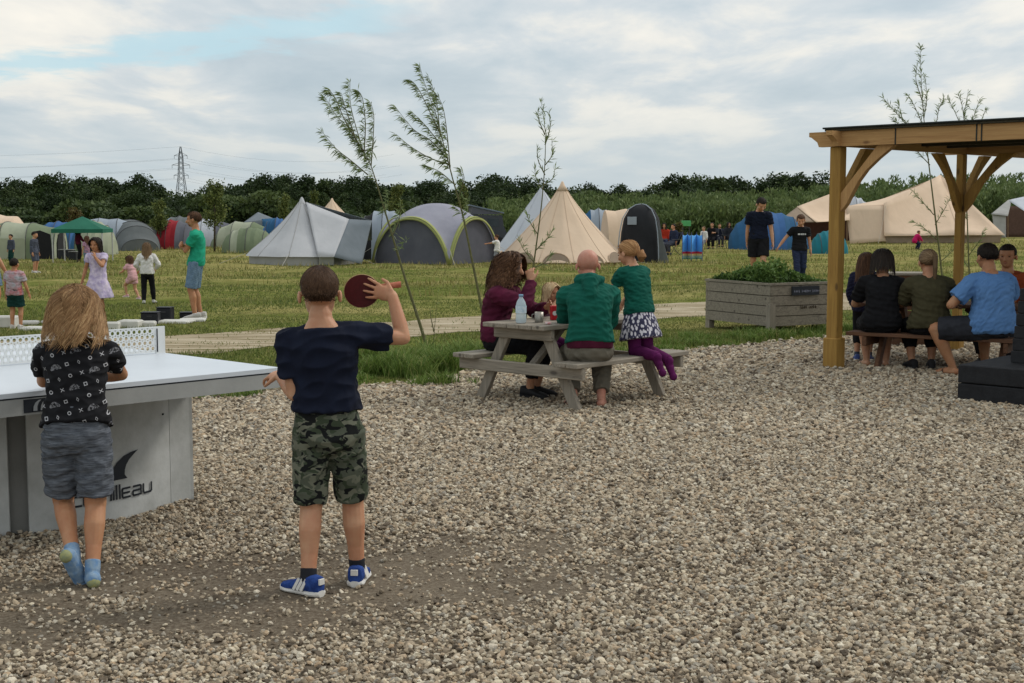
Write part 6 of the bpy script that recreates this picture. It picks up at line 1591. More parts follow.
# --- white and dark striped dome between them
def dome(label, cx, py, Y, rx, ry, h, mats, seg=None, name='dome_tent', rz=0.0, door=None, pole=m_alu, p=2.0):
    g0 = Vector(((cx - 512) / FPX * Y, Y, 0)); n = 10
    st = [(math.cos(math.pi * (1 - k / n)) * rx, max(.02, math.sin(math.pi * k / n)) ** .8 * ry, max(.02, math.sin(math.pi * k / n)) ** .75 * h) for k in range(n + 1)]
    root = tunnel(label, g0, None, rz, st, mats, seg or [0] * n, p, None, name=name)
    if pole: hoops(root, st, pole, p, .014, idx=(3, 5, 7))
    if door:
        dx, w, hh_, mt = door; mb = MB(); mb.prism([(-w, 0), (w, 0), (w * .85, hh_ * .7), (w * .4, hh_), (-w * .4, hh_), (-w * .85, hh_ * .7)], .02); mb.v = [(a + dx, b_ - ry * .86 + c * .30 * ry, c) for a, b_, c in mb.v]; mb.build('door', mt, root)
    return root
dome('white and dark striped dome tent between the grey bell tent and the domed shelter', 385, 255, 48.5, 1.15, 1.3, 1.78, [T_lb, T_dgrey, T_dk], [0, 1, 1, 2, 0, 0, 0, 0, 0, 0], p=2.4)
# --- tall black toilet tent
def toilet():
    Y = 45.0; g0 = Vector(((641 - 512) / FPX * Y, Y, 0)); root = empty('toilet_tent', g0, R(-14), label='tall narrow black toilet tent right of the large cream bell tent', cat='tent')
    st = [(-.55, .60, 1.72), (-.15, .64, 1.86), (.30, .60, 1.80), (.62, .50, 1.30), (.78, .42, .5)]
    def ring(w, z, n=16):
        return [(w * math.cos(2 * math.pi * k / n), w * .9 * math.sin(2 * math.pi * k / n), z) for k in range(n)]
    mb = MB(); n = 16; V = []; prof = [(.70, 0), (.68, .5), (.64, 1.0), (.56, 1.45), (.40, 1.75), (.18, 1.90), (.02, 1.93)]
    for r_, z in prof:
        for k in range(n):
            a = 2 * math.pi * k / n; ca, sa = math.cos(a), math.sin(a); q = 1 / (abs(ca) ** 4 + abs(sa) ** 4) ** .25; V.append((r_ * ca * q, r_ * sa * q, z))
    mb.add(V, [(i * n + k, i * n + (k + 1) % n, (i + 1) * n + (k + 1) % n, (i + 1) * n + k) for i in range(len(prof) - 1) for k in range(n)]); mb.build('canopy', T_black, root, 'auto' if 0 else True)
    mb = MB(); mb.box((-.22, -.625, 1.38), (.30, .02, .26), bev=.004); mb.build('window', T_lb, root)
    for sx in (-1, 1):
        mb = MB(); mb.tube([(sx * r_ * .98 * 1.0, -r_ * .98, z) for r_, z in prof], .018, 5); mb.build('edge_piping', T_lb, root)
    mb = MB(); mb.add([(.70, -.5, 0), (1.02, -.62, 0), (.60, -.5, 1.4)], [(0, 1, 2)]); mb.build('side_flap', T_tgrey, root, solid=.015)
toilet()
tunnel('cream low tent between the large cream bell tent and the black toilet tent', Vector(((612 - 512) / FPX * 52, 52, 0)), None, R(8), [(-.3, .9, 1.75), (.5, .95, 1.8), (1.4, .9, 1.7), (1.9, .7, .6)], [T_cream], p=1.8, cap_mats=[T_cream2])
dome('small white dome tent top behind the right shoulder of the large cream bell tent', 598, 250, 57, 1.1, 1.0, 1.85, [T_lb, T_blue], [0, 0, 0, 1, 0, 0, 0, 0, 1, 0])
# --- vehicle with a raised roof behind the event shelter
def van():
    Y = 58.0; g0 = Vector(((490 - 512) / FPX * Y, Y, 0)); root = empty('camper_van', g0 + Vector((-.15, 0, 0)), R(8), label='dark camper van with its tilted roof raised behind the domed shelter', cat='van')
    m_b = pm('dark_van_paint', (0.03, 0.035, 0.045), rough=.3, spec=.5); m_g = pm('van_glass', (0.02, 0.03, 0.035), rough=.08, spec=.6); m_w = pm('tyre', (0.015, 0.015, 0.015), rough=.9); m_pr = pm('roof_shell', (0.11, 0.14, 0.18), rough=.3)
    mb = MB(); mb.prism([(-1.0, .3), (.95, .3), (1.0, .75), (.8, 1.15), (.72, 1.62), (-.9, 1.66), (-1.0, 1.3)], 1.75); mb.build('body', m_b, root)
    for x in (-.5, .25):
        mb = MB(); mb.box((x, -.885, 1.3), (.6, .02, .38), bev=.004); mb.build('window', m_g, root)
    for x in (-.65, .6):
        for s in (-1, 1):
            mb = MB(); mb.lathe((0, 0, 0), [(.12, -.1), (.31, -.1), (.33, -.06), (.33, .06), (.31, .1), (.12, .1)], 18); mb.v = [(a + x, c + s * .8, b + .33) for a, b, c in mb.v]; mb.build('wheel', m_w, root, True)
    mb = MB(); mb.add([(-.85, -.78, 1.67), (.7, -.78, 1.67), (-.85, -.78, 2.02)], [(0, 1, 2)]); mb.add([(-.85, .78, 1.67), (.7, .78, 1.67), (-.85, .78, 2.02)], [(0, 1, 2)]); mb.add([(-.85, -.78, 1.67), (-.85, .78, 1.67), (-.85, .78, 2.02), (-.85, -.78, 2.02)], [(0, 1, 2, 3)]); mb.build('roof_canvas', T_dgrey, root, recalc=False)
    mb = MB(); mb.beam((-.98, 0, 2.07), (.82, 0, 1.72), 1.66, .07, bev=.02); mb.build('raised_roof', m_pr, root); root.scale = (.82, .82, .95)
van()
# --- right group: cream canopy, large cream tent, blue tents
def sheets(name, label, origin, parts, cat='tent', ropes=(), poles=(), ys=1.0):
    sy = lambda c: (c[0], c[1], c[2] * ys)
    origin = Vector((origin.x * ys, origin.y * ys, 0))
    root = empty(name, origin, 0, label=label, cat=cat)
    for nm, mat, cs, sag in parts: sheet(root, nm, [PY(*sy(c)) - origin for c in cs], mat, sag=sag * ys, solid=.02)
    for a, b_ in ropes: guy(root, [(PY(*sy(a)) - origin, PY(*sy(b_)) - origin)], m_rope)
    for a, b_ in poles:
        mb = MB(); mb.tube([PY(*sy(a)) - origin, PY(*sy(b_)) - origin], .025, 6); mb.build('pole', m_wood_pole, root)
    return root
O = lambda px, Y: Vector(((px - 512) / FPX * Y, Y, 0))
sheets('canopy_tent', 'pale cream canopy tent with a dark open side beside the big cream tent', O(815, 58),
       [('canopy', T_cream, [(797, 206.5, 57), (848, 187, 58.5), (850, 220, 56.5), (816, 222, 55.5)], .28), ('canopy', T_cream2, [(797, 206.5, 57.1), (848, 187, 58.6), (850, 215, 62), (800, 217, 62)], .1),
        ('side_wall', T_arch, [(785, 216, 56), (797, 207, 57), (815, 222, 55.6), (803, 222, 55.6)], 0.0), ('back_wall', pm('dim_tent_inside', (0.10, 0.045, 0.035)), [(800, 216, 61.5), (850, 214, 61.5), (850, 240.5, 61.5), (800, 240.5, 61.5)], 0.0)],
       poles=[((803, 222, 55.6), (803, 243.5, 55.6)), ((847, 220, 56.5), (847, 243, 56.5))], ys=1.3)
big = sheets('ridge_tent', 'largest cream canvas tent, long and low behind the timber post on the right', O(900, 58),
       [('roof', T_cream, [(846, 206, 57), (886, 206, 57.5), (940, 178, 60), (880, 200, 60)], .06), ('front_slope', T_cream, [(884, 203, 57.4), (940, 175, 60), (962, 235, 56.6), (884, 236, 56.6)], .26), ('front_slope', T_cream, [(939, 175, 60), (941, 175, 60), (1005, 235, 57), (960, 235, 56.6)], .30),
        ('end_panel', T_cream2, [(846, 206, 57), (887, 206, 57.4), (887, 241, 56.7), (850, 243.8, 56.3)], .0), ('front_wall', T_arch, [(886, 235.5, 56.7), (1002, 234.5, 57), (1000, 243, 57), (886, 243.3, 56.7)], 0.0), ('back_slope', T_cream, [(940, 176, 60.1), (880, 200, 60.2), (880, 235, 63), (1000, 234, 63)], .0)],
       ropes=[((1003, 234, 57), (1012, 245, 55)), ((886, 206, 57.4), (878, 245, 55))], ys=1.3)
dome('small round white tent top behind the big cream tent', 853, 238, 88, 1.25, 1.0, 2.75, [T_white, T_cream], [0, 0, 1, 0, 0, 0, 0, 0, 0, 0])
bl = dome('blue dome tent with white peaks behind the two walkers', 768, 245, 62, 1.85, 1.5, 1.72, [T_blue, T_bblue], [0, 0, 0, 0, 1, 1, 0, 0, 0, 0], p=1.6)
for k, x in enumerate((-.9, -.55, -.2)):
    mb = MB(); mb.prism([(x - .10, 1.08 + k * .22), (x + .12, 1.2 + k * .18), (x + .04, 1.36 + k * .12)], .02); mb.v = [(a, b_ - .98 + k * .13, c) for a, b_, c in mb.v]; mb.build('white_vent', T_white, bl)
dome('small teal tent between the cream canopy and the timber post', 828, 243, 55, .75, .9, .95, [T_teal], None, p=1.8)
dome('bright blue tent part seen between the cream canopy and big cream tent', 846, 240, 82, .55, .8, 1.9, [T_bblue, T_white], [0, 0, 1, 1, 0, 0, 1, 1, 0, 0], p=1.6)
sheets('frame_tent', 'grey frame tent with white roof and dark opening at the right edge', O(1020, 62),
       [('white_roof', T_white, [(1008, 200, 60), (1045, 192, 60), (1055, 210, 58), (1026, 212, 58)], .03), ('grey_slope', T_wall, [(1008, 200, 60), (1012, 199, 60), (1008, 216, 58.5), (991, 214, 58.5)], .0),
        ('side_wall', T_wall, [(992, 213, 58.6), (1006, 214, 58.6), (1006, 237.5, 58.4), (995, 237.5, 58.4)], 0), ('interior', pm('brown_tent_inside', (0.13, 0.075, 0.06)), [(1006, 206, 61), (1050, 206, 61), (1050, 237, 61), (1006, 237, 61)], 0)],
       poles=[((1026, 212, 58), (1026, 238, 58)), ((1008, 200, 60), (1008, 237, 60))], ys=1.53)
# --- left group
tunnel('dark grey tunnel tent with ribs left of the red dome tent', at(133, 250), None, R(-62), [(-1.2, 1.05, 1.30), (-.5, 1.1, 1.35), (.2, 1.1, 1.28), (.9, 1.0, 1.08), (1.4, .8, .5)], [T_tgrey], p=2.2, pole=m_alu)
tunnel('pale blue grey tunnel tent behind the green gazebo', at(112, 250), None, R(10), [(-1.3, 1.1, 1.38), (-.5, 1.15, 1.42), (.3, 1.1, 1.40), (1.0, 1.0, 1.25), (1.4, .9, .7)], [T_lb, T_tgrey], [0, 0, 0, 1], 2.2, m_alu)
dome('low red and grey dome tent among the tents on the left', 172, 247, 63, 1.35, 1.2, 1.35, [T_tgrey, T_red, T_dgrey], [0, 0, 0, 0, 1, 1, 2, 2, 1, 0])
dome('pale grey dome tent behind the red dome tent', 181, 245, 70, 1.4, 1.3, 1.50, [T_white, T_tgrey, T_lb], [0, 2, 2, 2, 1, 1, 1, 2, 2, 0])
tunnel('white tunnel tent with yellow bag outside right of the man in green', at(214, 246), None, R(4), [(-1.0, 1.0, 1.0), (-.5, 1.1, 1.38), (.2, 1.1, 1.35), (1.0, .9, 1.05)], [T_white, T_dgrey, T_white], [0, 2, 1], 2.1, m_alu)
mb = MB(); mb.lathe((0, 0, 0), [(.05, 0), (.28, .05), (.34, .3), (.30, .55), (.12, .66)], 12); o = mb.build('yellow_bag', T_yel, None, True); o.location = at(211, 246); tag(o, 'bright yellow bag in front of the white tunnel tent', 'bag')
tunnel('pale green low tunnel tent left of the grey bell tent', at(246, 247), None, R(-4), [(-1.55, .7, .4), (-1.2, 1.0, .95), (-.5, 1.1, 1.25), (.4, 1.1, 1.22), (1.2, 1.0, .9), (1.55, .7, .3)], [T_lgreen, T_green], [1, 0, 0, 1, 1], 2.0, m_alu)
dome('olive green dome in front of the pale green tunnel tent', 250, 250, 57, 1.15, 1.0, 1.05, [T_green, T_lgreen], [0, 0, 0, 1, 0, 0, 0, 0, 0, 0])
sheets('ridge_tent', 'blue grey pointed tent peak behind the pale green tunnel tent', O(262, 66), [('roof', T_grey2, [(244, 222, 65), (258, 212, 67), (275, 219, 65), (262, 228, 64)], 0.0), ('side', T_blue, [(262, 219, 64), (276, 218, 65), (290, 244, 64), (262, 244, 64)], 0.0), ('side', T_grey2, [(244, 222, 64.6), (262, 220, 63.8), (262, 244, 63.8), (243, 244, 64.6)], 0.0)], ys=1.12)
dome('bright blue tent between the pale green tent and grey bell tent', 278, 245, 62, .75, .9, 1.45, [T_bblue, T_blue], [0, 0, 0, 1, 1, 0, 0, 0, 0, 0])
gt = tunnel('sage green family tent with an open dark porch at the far left', at(40, 258), None, R(6), [(-2.0, 1.2, 1.15), (-1.1, 1.3, 1.32), (-.2, 1.3, 1.28), (.75, 1.15, 1.08)], [T_lgreen, T_green], [1, 0, 1], 2.8, m_alu, doors=((.78, .7, .95, T_dk),))  # end door coloured near-black in place of the shaded inside
mb = MB(); mb.prism([(-.0, 0), (.65, 0), (.60, .88), (.25, 1.02), (.0, .98)], .02); mb.v = [(a + .1, b_ - 1.34, c) for a, b_, c in mb.v]; mb.build('doorway_shade', T_dk, gt)  # flat near-black panel paints the shade of the open porch
mb = MB(); mb.prism([(-1.8, .0), (-.2, 0), (-.2, .74), (-1.8, .74)], .02); mb.v = [(a, b_ - 1.31, c) for a, b_, c in mb.v]; mb.build('front_panel', T_lgreen, gt)
tunnel('tall cream tent top behind the sage green tent at the left edge', at(4, 250), None, R(3), [(-1.4, 1.2, 1.55), (-.3, 1.3, 1.62), (.6, 1.2, 1.5), (1.1, 1.0, .9)], [T_cream], p=2.2)
dome('blue tent top between the sage green tent and the gazebo', 60, 250, 58, 1.2, 1.1, 1.30, [T_bblue, T_blue, T_white], [0, 0, 0, 1, 0, 0, 1, 0, 2, 0])
dome('pale green tent under the right side of the gazebo', 95, 252, 54, .9, 1.0, 1.35, [T_lgreen, T_green, T_blue], [0, 2, 2, 1, 0, 0, 0, 0, 0, 0])
def gazebo():
    Y = 45.5; g0 = O(84, Y); root = empty('gazebo', g0, R(5), label='green pop-up gazebo with pointed roof in front of the left tents', cat='gazebo'); w = .82; hz = 1.10
    mb = MB(); V = [(-w, -w, hz), (w, -w, hz), (w, w, hz), (-w, w, hz), (0, 0, hz + .42)]; mb.add(V, [(0, 1, 4), (1, 2, 4), (2, 3, 4), (3, 0, 4)]); mb.build('roof', T_ggaz, root, solid=.01)
    mb = MB()
    for a, b_ in ((0, 1), (1, 2), (2, 3), (3, 0)): p, q = Vector(V[a]), Vector(V[b_]); mb.add([p * 1.005, q * 1.005, q * 1.005 - Vector((0, 0, .13)), p * 1.005 - Vector((0, 0, .13))], [(0, 1, 2, 3)])
    mb.build('valance', T_ggaz, root, solid=.008)
    for x, y in ((-w, -w), (w, -w), (w, w), (-w, w)):
        mb = MB(); mb.tube([(x * .98, y * .98, 0), (x * .98, y * .98, hz)], .022, 6); mb.build('leg', pm('white_pole', (0.5, 0.5, 0.5)), root)
gazebo()
for px, py, w, h, lab in ((67, 259, .5, .32, 'dark storage box under the left of the green gazebo'), (74, 260, .25, .28, 'small dark storage box under the middle of the green gazebo')):
    t = empty('storage_box', at(px, py), 0, label=lab, cat='box'); mb = MB(); mb.box((0, 0, h / 2), (w, .35, h), bev=.01); mb.build('body', m_kb, t); mb = MB(); mb.box((0, 0, h + .012), (w + .03, .38, .024), bev=.005); mb.build('lid', m_strip, t)
# windbreak
m_stake = pm('windbreak_stake', (0.10, 0.10, 0.26))
def windbreak():
    root = empty('windbreak', at(682, 259), 0, label='blue windbreak with red yellow and green bands pegged in the grass', cat='windbreak')
    m, nt, b = newmat('striped_windbreak'); sep = nt.nodes.new('ShaderNodeSeparateXYZ'); nt.links.new(coords(nt), sep.inputs[0])
    nt.links.new(ramp_node(nt, sep.outputs[2], [(0.0, (0.10, 0.38, 0.32)), (.10, (0.45, 0.62, 0.55)), (.18, (0.90, 0.75, 0.35)), (.25, (0.75, 0.05, 0.08)), (.32, (0.14, 0.45, 0.88))], 'CONSTANT'), b.inputs['Base Color'])
    n = 5; px = [682, 687, 691, 696, 702]; Y = [46, 46.4, 45.9, 46.4, 45.9]; P = [Vector(((a - 512) / FPX * y, y, 0)) - root.location for a, y in zip(px, Y)]
    for i in range(n - 1):
        a, b_ = P[i], P[i + 1]
        mb = MB(); mb.grid(lambda u, v: a.lerp(b_, u) + Vector((0, .015 * math.sin(math.pi * u), .06 + .84 * v - .05 * math.sin(math.pi * u) * (v - .3))), 5, 5); mb.build('panel', m, root, False, solid=.006)
    for p in P: mb = MB(); mb.tube([p, p + Vector((0, 0, .98))], .011, 6); mb.build('stake', m_stake, root)
windbreak()
# camp chairs behind the windbreak
def camp_chair():
    root = empty('camp_chair'); f = clothmat('chair_cloth', (0.42, 0.05, 0.03))
    mb = MB(); mb.grid(lambda u, v: (-.25 + .5 * u, -.05 + .42 * v, .42 - .05 * math.sin(math.pi * u) - .03 * v), 6, 4); mb.build('seat', f, root, True, solid=.01)
    mb = MB(); mb.grid(lambda u, v: (-.26 + .52 * u, -.05 - .16 * v, .42 + .50 * v - .03 * math.sin(math.pi * u)), 6, 5); mb.build('backrest', f, root, True, solid=.01)
    for x in (-1, 1):
        for a, b_ in (((x * .26, -.1, 0), (x * .26, .36, .42)), ((x * .26, .36, 0), (x * .27, -.21, .93))): mb = MB(); mb.tube([a, b_], .012, 6); mb.build('leg', m_alu, root)
        mb = MB(); mb.beam((x * .28, -.12, .62), (x * .28, .32, .60), .05, .015); mb.build('armrest', m_alu, root)
    return root
cch = camp_chair(); f_navy_c = clothmat('navy_chair_cloth', (0.02, 0.025, 0.05))
for i, (px, py, rz, lab, red) in enumerate([(656, 254, -150, 'red camping chair nearest the black toilet tent', 1), (664, 252, 170, 'red camping chair second from the black toilet tent', 1), (674, 255, 120, 'navy camping chair left of the windbreak', 0), (712, 249, 160, 'navy camping chair just right of the windbreak', 0), (728, 248, -160, 'navy camping chair nearest the blue dome tent', 0)]):
    o = cch if i == 0 else copy_tree(cch)
    o.location = at(px, py); o.rotation_euler.z = R(rz); tag(o, lab, 'chair', 'camping chairs in the field')
    if not red:
        for ch in o.children:
            if ch.name.split('.')[0] in ('seat', 'backrest'): ch.data = ch.data.copy(); ch.data.materials[0] = f_navy_c
t = empty('cool_box', at(686, 240), 0, label='small bright green box on a stand behind the windbreak', cat='box'); mb = MB(); mb.box((0, 0, 1.02), (.55, .4, .34), bev=.02); mb.build('body', pm('bright_green_plastic', (0.10, 0.40, 0.15)), t)
for x in (-1, 1): mb = MB(); mb.box((x * .2, 0, .42), (.03, .3, .84)); mb.build('leg', m_alu, t)

# ================================================================= SAPLINGS AND SMALL TREES
m_will = leafmat('sapling_leaves', [(0.0, (0.095, 0.135, 0.05)), (0.5, (0.19, 0.25, 0.095)), (1.0, (0.32, 0.38, 0.19))], transl=.3)
m_twig = pm('sapling_bark', (0.14, 0.14, 0.06), (0.09, 0.085, 0.035), 20, .8)
def sapling(label, Y, stem, branches, rad=.022, wind=(.4, 0, -.1), dens=1.0, leaf=.055, seed=1, low=(), name='willow_sapling'):
    """stem: pixel points at depth Y from base to tip; branches: list of pixel polylines"""
    r = np.random.default_rng(seed); base = PY(*stem[0], Y); base.z = 0
    root = empty(name, base, label=label, cat='sapling')
    P = [PY(a, b_, Y) - base for a, b_ in stem]; P[0].z = 0
    n = len(P); mb = MB(); mb.tube(smoothc(P, 4), [rad * (1 - .88 * i / (4 * (n - 1))) for i in range(4 * (n - 1) + 1)], 6); mb.build('trunk', m_twig, root, True)
    mb = MB(); VL = []; lum = []
    paths = []
    for br in branches:
        q = [PY(a, b_, Y) - base for a, b_ in br[:-1]]; dpt = br[-1]
        for i, p in enumerate(q): p.y += dpt * i / max(1, len(q) - 1)
        q = smoothc(q, 5); paths.append(q); mb = MB(); mb.tube(q, [.008 * (1 - .8 * i / (len(q) - 1)) for i in range(len(q))], 5); mb.build('branch', m_twig, root, True)
    tipn = smoothc(P, 6); paths.append(tipn[int(len(tipn) * .72):])
    wv = Vector(wind)
    for q in paths + [[PY(a, b_, Y) - base for a, b_ in l_] for l_ in low]:
        Ltot = sum((b_ - a).length for a, b_ in zip(q, q[1:])); m = int(Ltot * 115 * dens * (.35 if q in low else 1))
        for _ in range(m):
            t = r.uniform(.08, 1) * (len(q) - 1); i = min(int(t), len(q) - 2); p = q[i].lerp(q[i + 1], t - i); d = (q[i + 1] - q[i]).normalized()
            v = (d * r.uniform(.1, .9) + Vector(r.normal(0, .33, 3)) + wv * r.uniform(.8, 2.4)).normalized(); L_ = leaf * r.uniform(1.0, 2.3); s = v.cross(Vector(r.normal(0, 1, 3))).normalized() * L_ * .065
            mid_ = p + v * L_ * .45; VL += [p, mid_ + s, p + v * L_ - Vector((0, 0, L_ * .12)), mid_ - s]; lum.append(r.uniform(0, 1))
    V = np.array([tuple(v) for v in VL]); np_mesh('leaves', V, np.arange(len(V)).reshape(-1, 4), m_will, root, rnd=lum)
    return root
sapling('tallest leaning willow sapling behind the raised bat, feathery at the top', 15.1, [(430, 357), (418, 318), (405, 278), (393, 238), (381, 198), (371, 166), (362, 148)],
        [[(366, 160), (358, 135), (350, 105), (349, 80), .1], [(364, 152), (366, 125), (364, 100), (360, 92), -.2], [(362, 150), (350, 130), (335, 115), (322, 95), .2], [(360, 146), (345, 120), (337, 100), (330, 90), -.1], [(371, 166), (372, 140), (372, 115), (368, 100), .3], [(356, 140), (345, 108), (340, 92), .1],
         [(368, 175), (350, 160), (335, 148), (320, 130), 0.1], [(362, 150), (372, 150), (374, 138), 0], [(392, 236), (398, 222), (400, 205), .1]], wind=(-.35, 0, -.25), dens=1.25, seed=2, low=[[(385, 215), (390, 190)], [(397, 252), (407, 240)]])
sapling('willow sapling leaning over the domed shelter, bushy windblown top', 16.5, [(489, 347), (480, 300), (471, 255), (462, 212), (453, 180), (447, 158), (440, 140)],
        [[(452, 176), (445, 150), (436, 115), (425, 85), (419, 64), .1], [(450, 168), (448, 140), (444, 110), (438, 96), -.2], [(447, 158), (430, 140), (412, 128), (393, 104), .2], [(445, 150), (425, 125), (412, 112), .1], [(450, 165), (430, 158), (410, 146), (396, 134), 0], [(443, 140), (430, 112), (418, 88), (410, 80), -.1], [(440, 135), (436, 100), (428, 76), .2], [(455, 185), (440, 172), (425, 165), .1], [(458, 198), (464, 180), (462, 170), 0]], wind=(-.4, 0, -.2), dens=1.1, seed=3, low=[[(465, 225), (470, 200)], [(463, 215), (455, 205)]])
sapling('slender upright sapling rising before the large cream bell tent', 16.5, [(522, 345), (530, 290), (537, 240), (542, 200), (545, 160), (545, 130), (541, 101)],
        [[(545, 165), (552, 155), (552, 140), .1], [(545, 175), (538, 160), (537, 148), -.1], [(545, 145), (550, 128), (549, 112), 0], [(544, 185), (553, 178), (555, 168), .1], [(543, 190), (536, 178), (535, 168), 0], [(545, 135), (539, 120), (538, 110), .1], [(536, 250), (548, 238), (554, 228), .1], [(534, 262), (524, 250), (519, 240), 0], [(538, 235), (530, 222), (526, 212), .1], [(533, 268), (546, 262), (550, 255), .1], [(528, 300), (520, 285), .0]], rad=.014, wind=(.1, 0, .1), dens=.75, leaf=.05, seed=4)
sapling('willow sapling whose feathery top rises above the shelter roof', 21, [(950, 338), (944, 290), (938, 240), (932, 190), (926, 140), (922, 95), (920, 46)],
        [[(925, 130), (915, 105), (910, 95), .1], [(928, 150), (908, 125), (895, 108), (886, 96), .2], [(928, 150), (935, 125), (938, 108), (942, 98), -.1], [(924, 118), (928, 95), (926, 75), .1], [(922, 100), (916, 80), (917, 68), 0], [(929, 160), (918, 135), (904, 118), (900, 102), .1], [(930, 165), (915, 150), (898, 128), (890, 120), -.2],
         [(934, 215), (922, 200), (914, 190), .1], [(935, 225), (945, 208), (950, 198), 0], [(937, 240), (925, 228), (916, 222), .1], [(940, 262), (952, 250), (955, 240), -.1]], rad=.02, wind=(-.1, 0, .05), dens=.8, seed=5)
sapling('second willow sapling above the shelter roof, right of the tallest tip', 22, [(972, 338), (970, 290), (968, 240), (966, 190), (964, 145), (964, 118), (968, 92)],
        [[(965, 135), (956, 112), (950, 98), .1], [(965, 140), (974, 118), (982, 98), .1], [(965, 128), (962, 105), (958, 94), 0], [(966, 145), (978, 125), (984, 108), -.1], [(967, 205), (975, 190), (978, 180), .1], [(968, 220), (958, 208), .1], [(969, 255), (980, 240), (984, 230), 0], [(970, 270), (962, 255), .1]], rad=.016, wind=(.1, 0, .05), dens=.8, seed=6)
sapling('thin leafless shoot beside the base of the leaning willow sapling', 15.3, [(432, 358), (434, 335), (436, 312), (438, 292)], [[(434, 332), (431, 318), (430, 308), 0]], rad=.006, dens=.2, leaf=.03, seed=7)
# small young trees among the tents
def young_tree(label, px, py, Y, top, w, seed, mat):
    r = np.random.default_rng(seed); g0 = O(px, Y); h = PY(px, top, Y).z; root = empty('young_tree', g0, label=label, cat='tree', group='young trees among the tents'); W_ = w / FPX * Y
    mb = MB(); mb.tube([(0, 0, 0), (.05, 0, h * .5), (0, 0, h * .95)], [.05, .035, .01], 6)
    brs = []
    for k in range(16): a = r.uniform(0, 6.28); z = h * r.uniform(.3, .88); L_ = W_ * .5 * r.uniform(.5, 1) * (1.15 - z / h * .8); e_ = Vector((math.cos(a) * L_, math.sin(a) * L_, z + L_ * .9)); brs.append((Vector((0, 0, z)), e_)); mb.tube([(0, 0, z), e_], [.018, .006], 5)
    mb.build('trunk', m_bark, root, True)
    m = 2600; k = r.integers(0, 16, m); t = r.uniform(.25, 1.05, m); A = np.array([tuple(a) for a, _ in brs])[k]; B_ = np.array([tuple(b_) for _, b_ in brs])[k]
    P = A + (B_ - A) * t[:, None] + r.normal(0, .09 * W_ ** .5, (m, 3)); a = r.normal(0, 1, (m, 3)); a /= np.linalg.norm(a, axis=1)[:, None]; b2 = np.cross(a, r.normal(0, 1, (m, 3))); b2 /= np.linalg.norm(b2, axis=1)[:, None]; s = .05 * r.uniform(.6, 1.4, (m, 1))
    V = np.stack([P - a * s, P + b2 * s * .6, P + a * s, P - b2 * s * .6], 1).reshape(-1, 3); np_mesh('crown', V, np.arange(4 * m).reshape(-1, 4), mat, root, rnd=r.uniform(0, 1, m))
m_yt = leafmat('young_tree_leaves', [(0.0, (0.05, 0.075, 0.02)), (0.5, (0.11, 0.14, 0.035)), (1.0, (0.20, 0.22, 0.06))]); m_yt2 = leafmat('bronze_tree_leaves', [(0.0, (0.06, 0.04, 0.02)), (0.5, (0.12, 0.09, 0.03)), (1.0, (0.17, 0.17, 0.05))])
for i, (px, Y, top, w, lab, mt) in enumerate([(161, 62, 197, 18, 'small round young tree behind the red dome tent', m_yt), (215, 58, 180, 30, 'wide young tree behind the white tunnel tent', m_yt), (76, 66, 207, 22, 'bronze young tree behind the green gazebo', m_yt2), (286, 70, 192, 16, 'young tree just left of the grey bell tent peak', m_yt),
        (397, 62, 180, 22, 'young tree rising behind the domed shelter', m_yt), (463, 60, 172, 16, 'slim young tree right of the domed shelter top', m_yt), (316, 72, 186, 12, 'slim young tree right of the grey bell tent peak', m_yt), (678, 70, 222, 10, 'tiny young tree behind the camping chairs', m_yt2)]): young_tree(lab, px, 0, Y, top, w, 30 + i, mt)

# ================================================================= PYLON
def pylon():
    Y = 800.0; g0 = O(183.5, Y); root = empty('electricity_pylon', g0, 0, label='distant steel lattice electricity pylon above the tree line', cat='pylon'); m = pm('galvanised_steel', (0.10, 0.115, 0.135), rough=.6, metal=.2)
    Hh = 41; prof = [(0, 4.2), (9, 3.2), (17, 2.3), (24, 1.5), (30, 1.25), (35, 1.1), (41, .25)]; mb = MB()
    W = lambda z: float(np.interp(z, [a for a, _ in prof], [b_ for _, b_ in prof]))
    for sx in (-1, 1):
        for sy in (-1, 1): mb.tube([(sx * w, sy * w, z) for z, w in prof], .20, 4)
    zs = [0, 5, 9.5, 13.5, 17, 20.5, 24, 27, 30, 33, 36, 38.5]
    for a, b_ in zip(zs, zs[1:]):
        for s in (-1, 1):
            mb.tube([(-W(a), s * W(a), a), (W(b_), s * W(b_), b_)], .11, 3); mb.tube([(W(a), s * W(a), a), (-W(b_), s * W(b_), b_)], .11, 3); mb.tube([(s * W(a), -W(a), a), (s * W(b_), W(b_), b_)], .11, 3)
    mb.build('lattice_tower', m, root)
    for z, w in ((24, 4.2), (30, 5.2), (35.5, 3.8)):
        mb = MB(); 
        for s in (-1, 1): mb.tube([(s * W(z), -W(z), z), (s * w, 0, z + .3)], .14, 3); mb.tube([(s * W(z), W(z), z + 1.6), (s * w, 0, z + .3)], .12, 3); mb.tube([(s * w, 0, z + .3), (s * w, 0, z - 1.6)], .11, 4)
        mb.build('cross_arm', m, root)
    for z, w in ((22.4, 4.2), (28.4, 5.2), (34, 3.8), (41, 0)):
        for s in ((-1, 1) if w else (0,)):
            for (ex_, ey_) in ((-330, -60), (120, 60)):
                pts = []
                for k in range(17): t = k / 16; pts.append((s * w + ex_ * t, ey_ * t, z - 26 * t * (1 - t) * 1.0 - 2 * t))
                mb = MB(); mb.tube(pts, .035, 3); mb.build('power_line', m, root)
pylon()
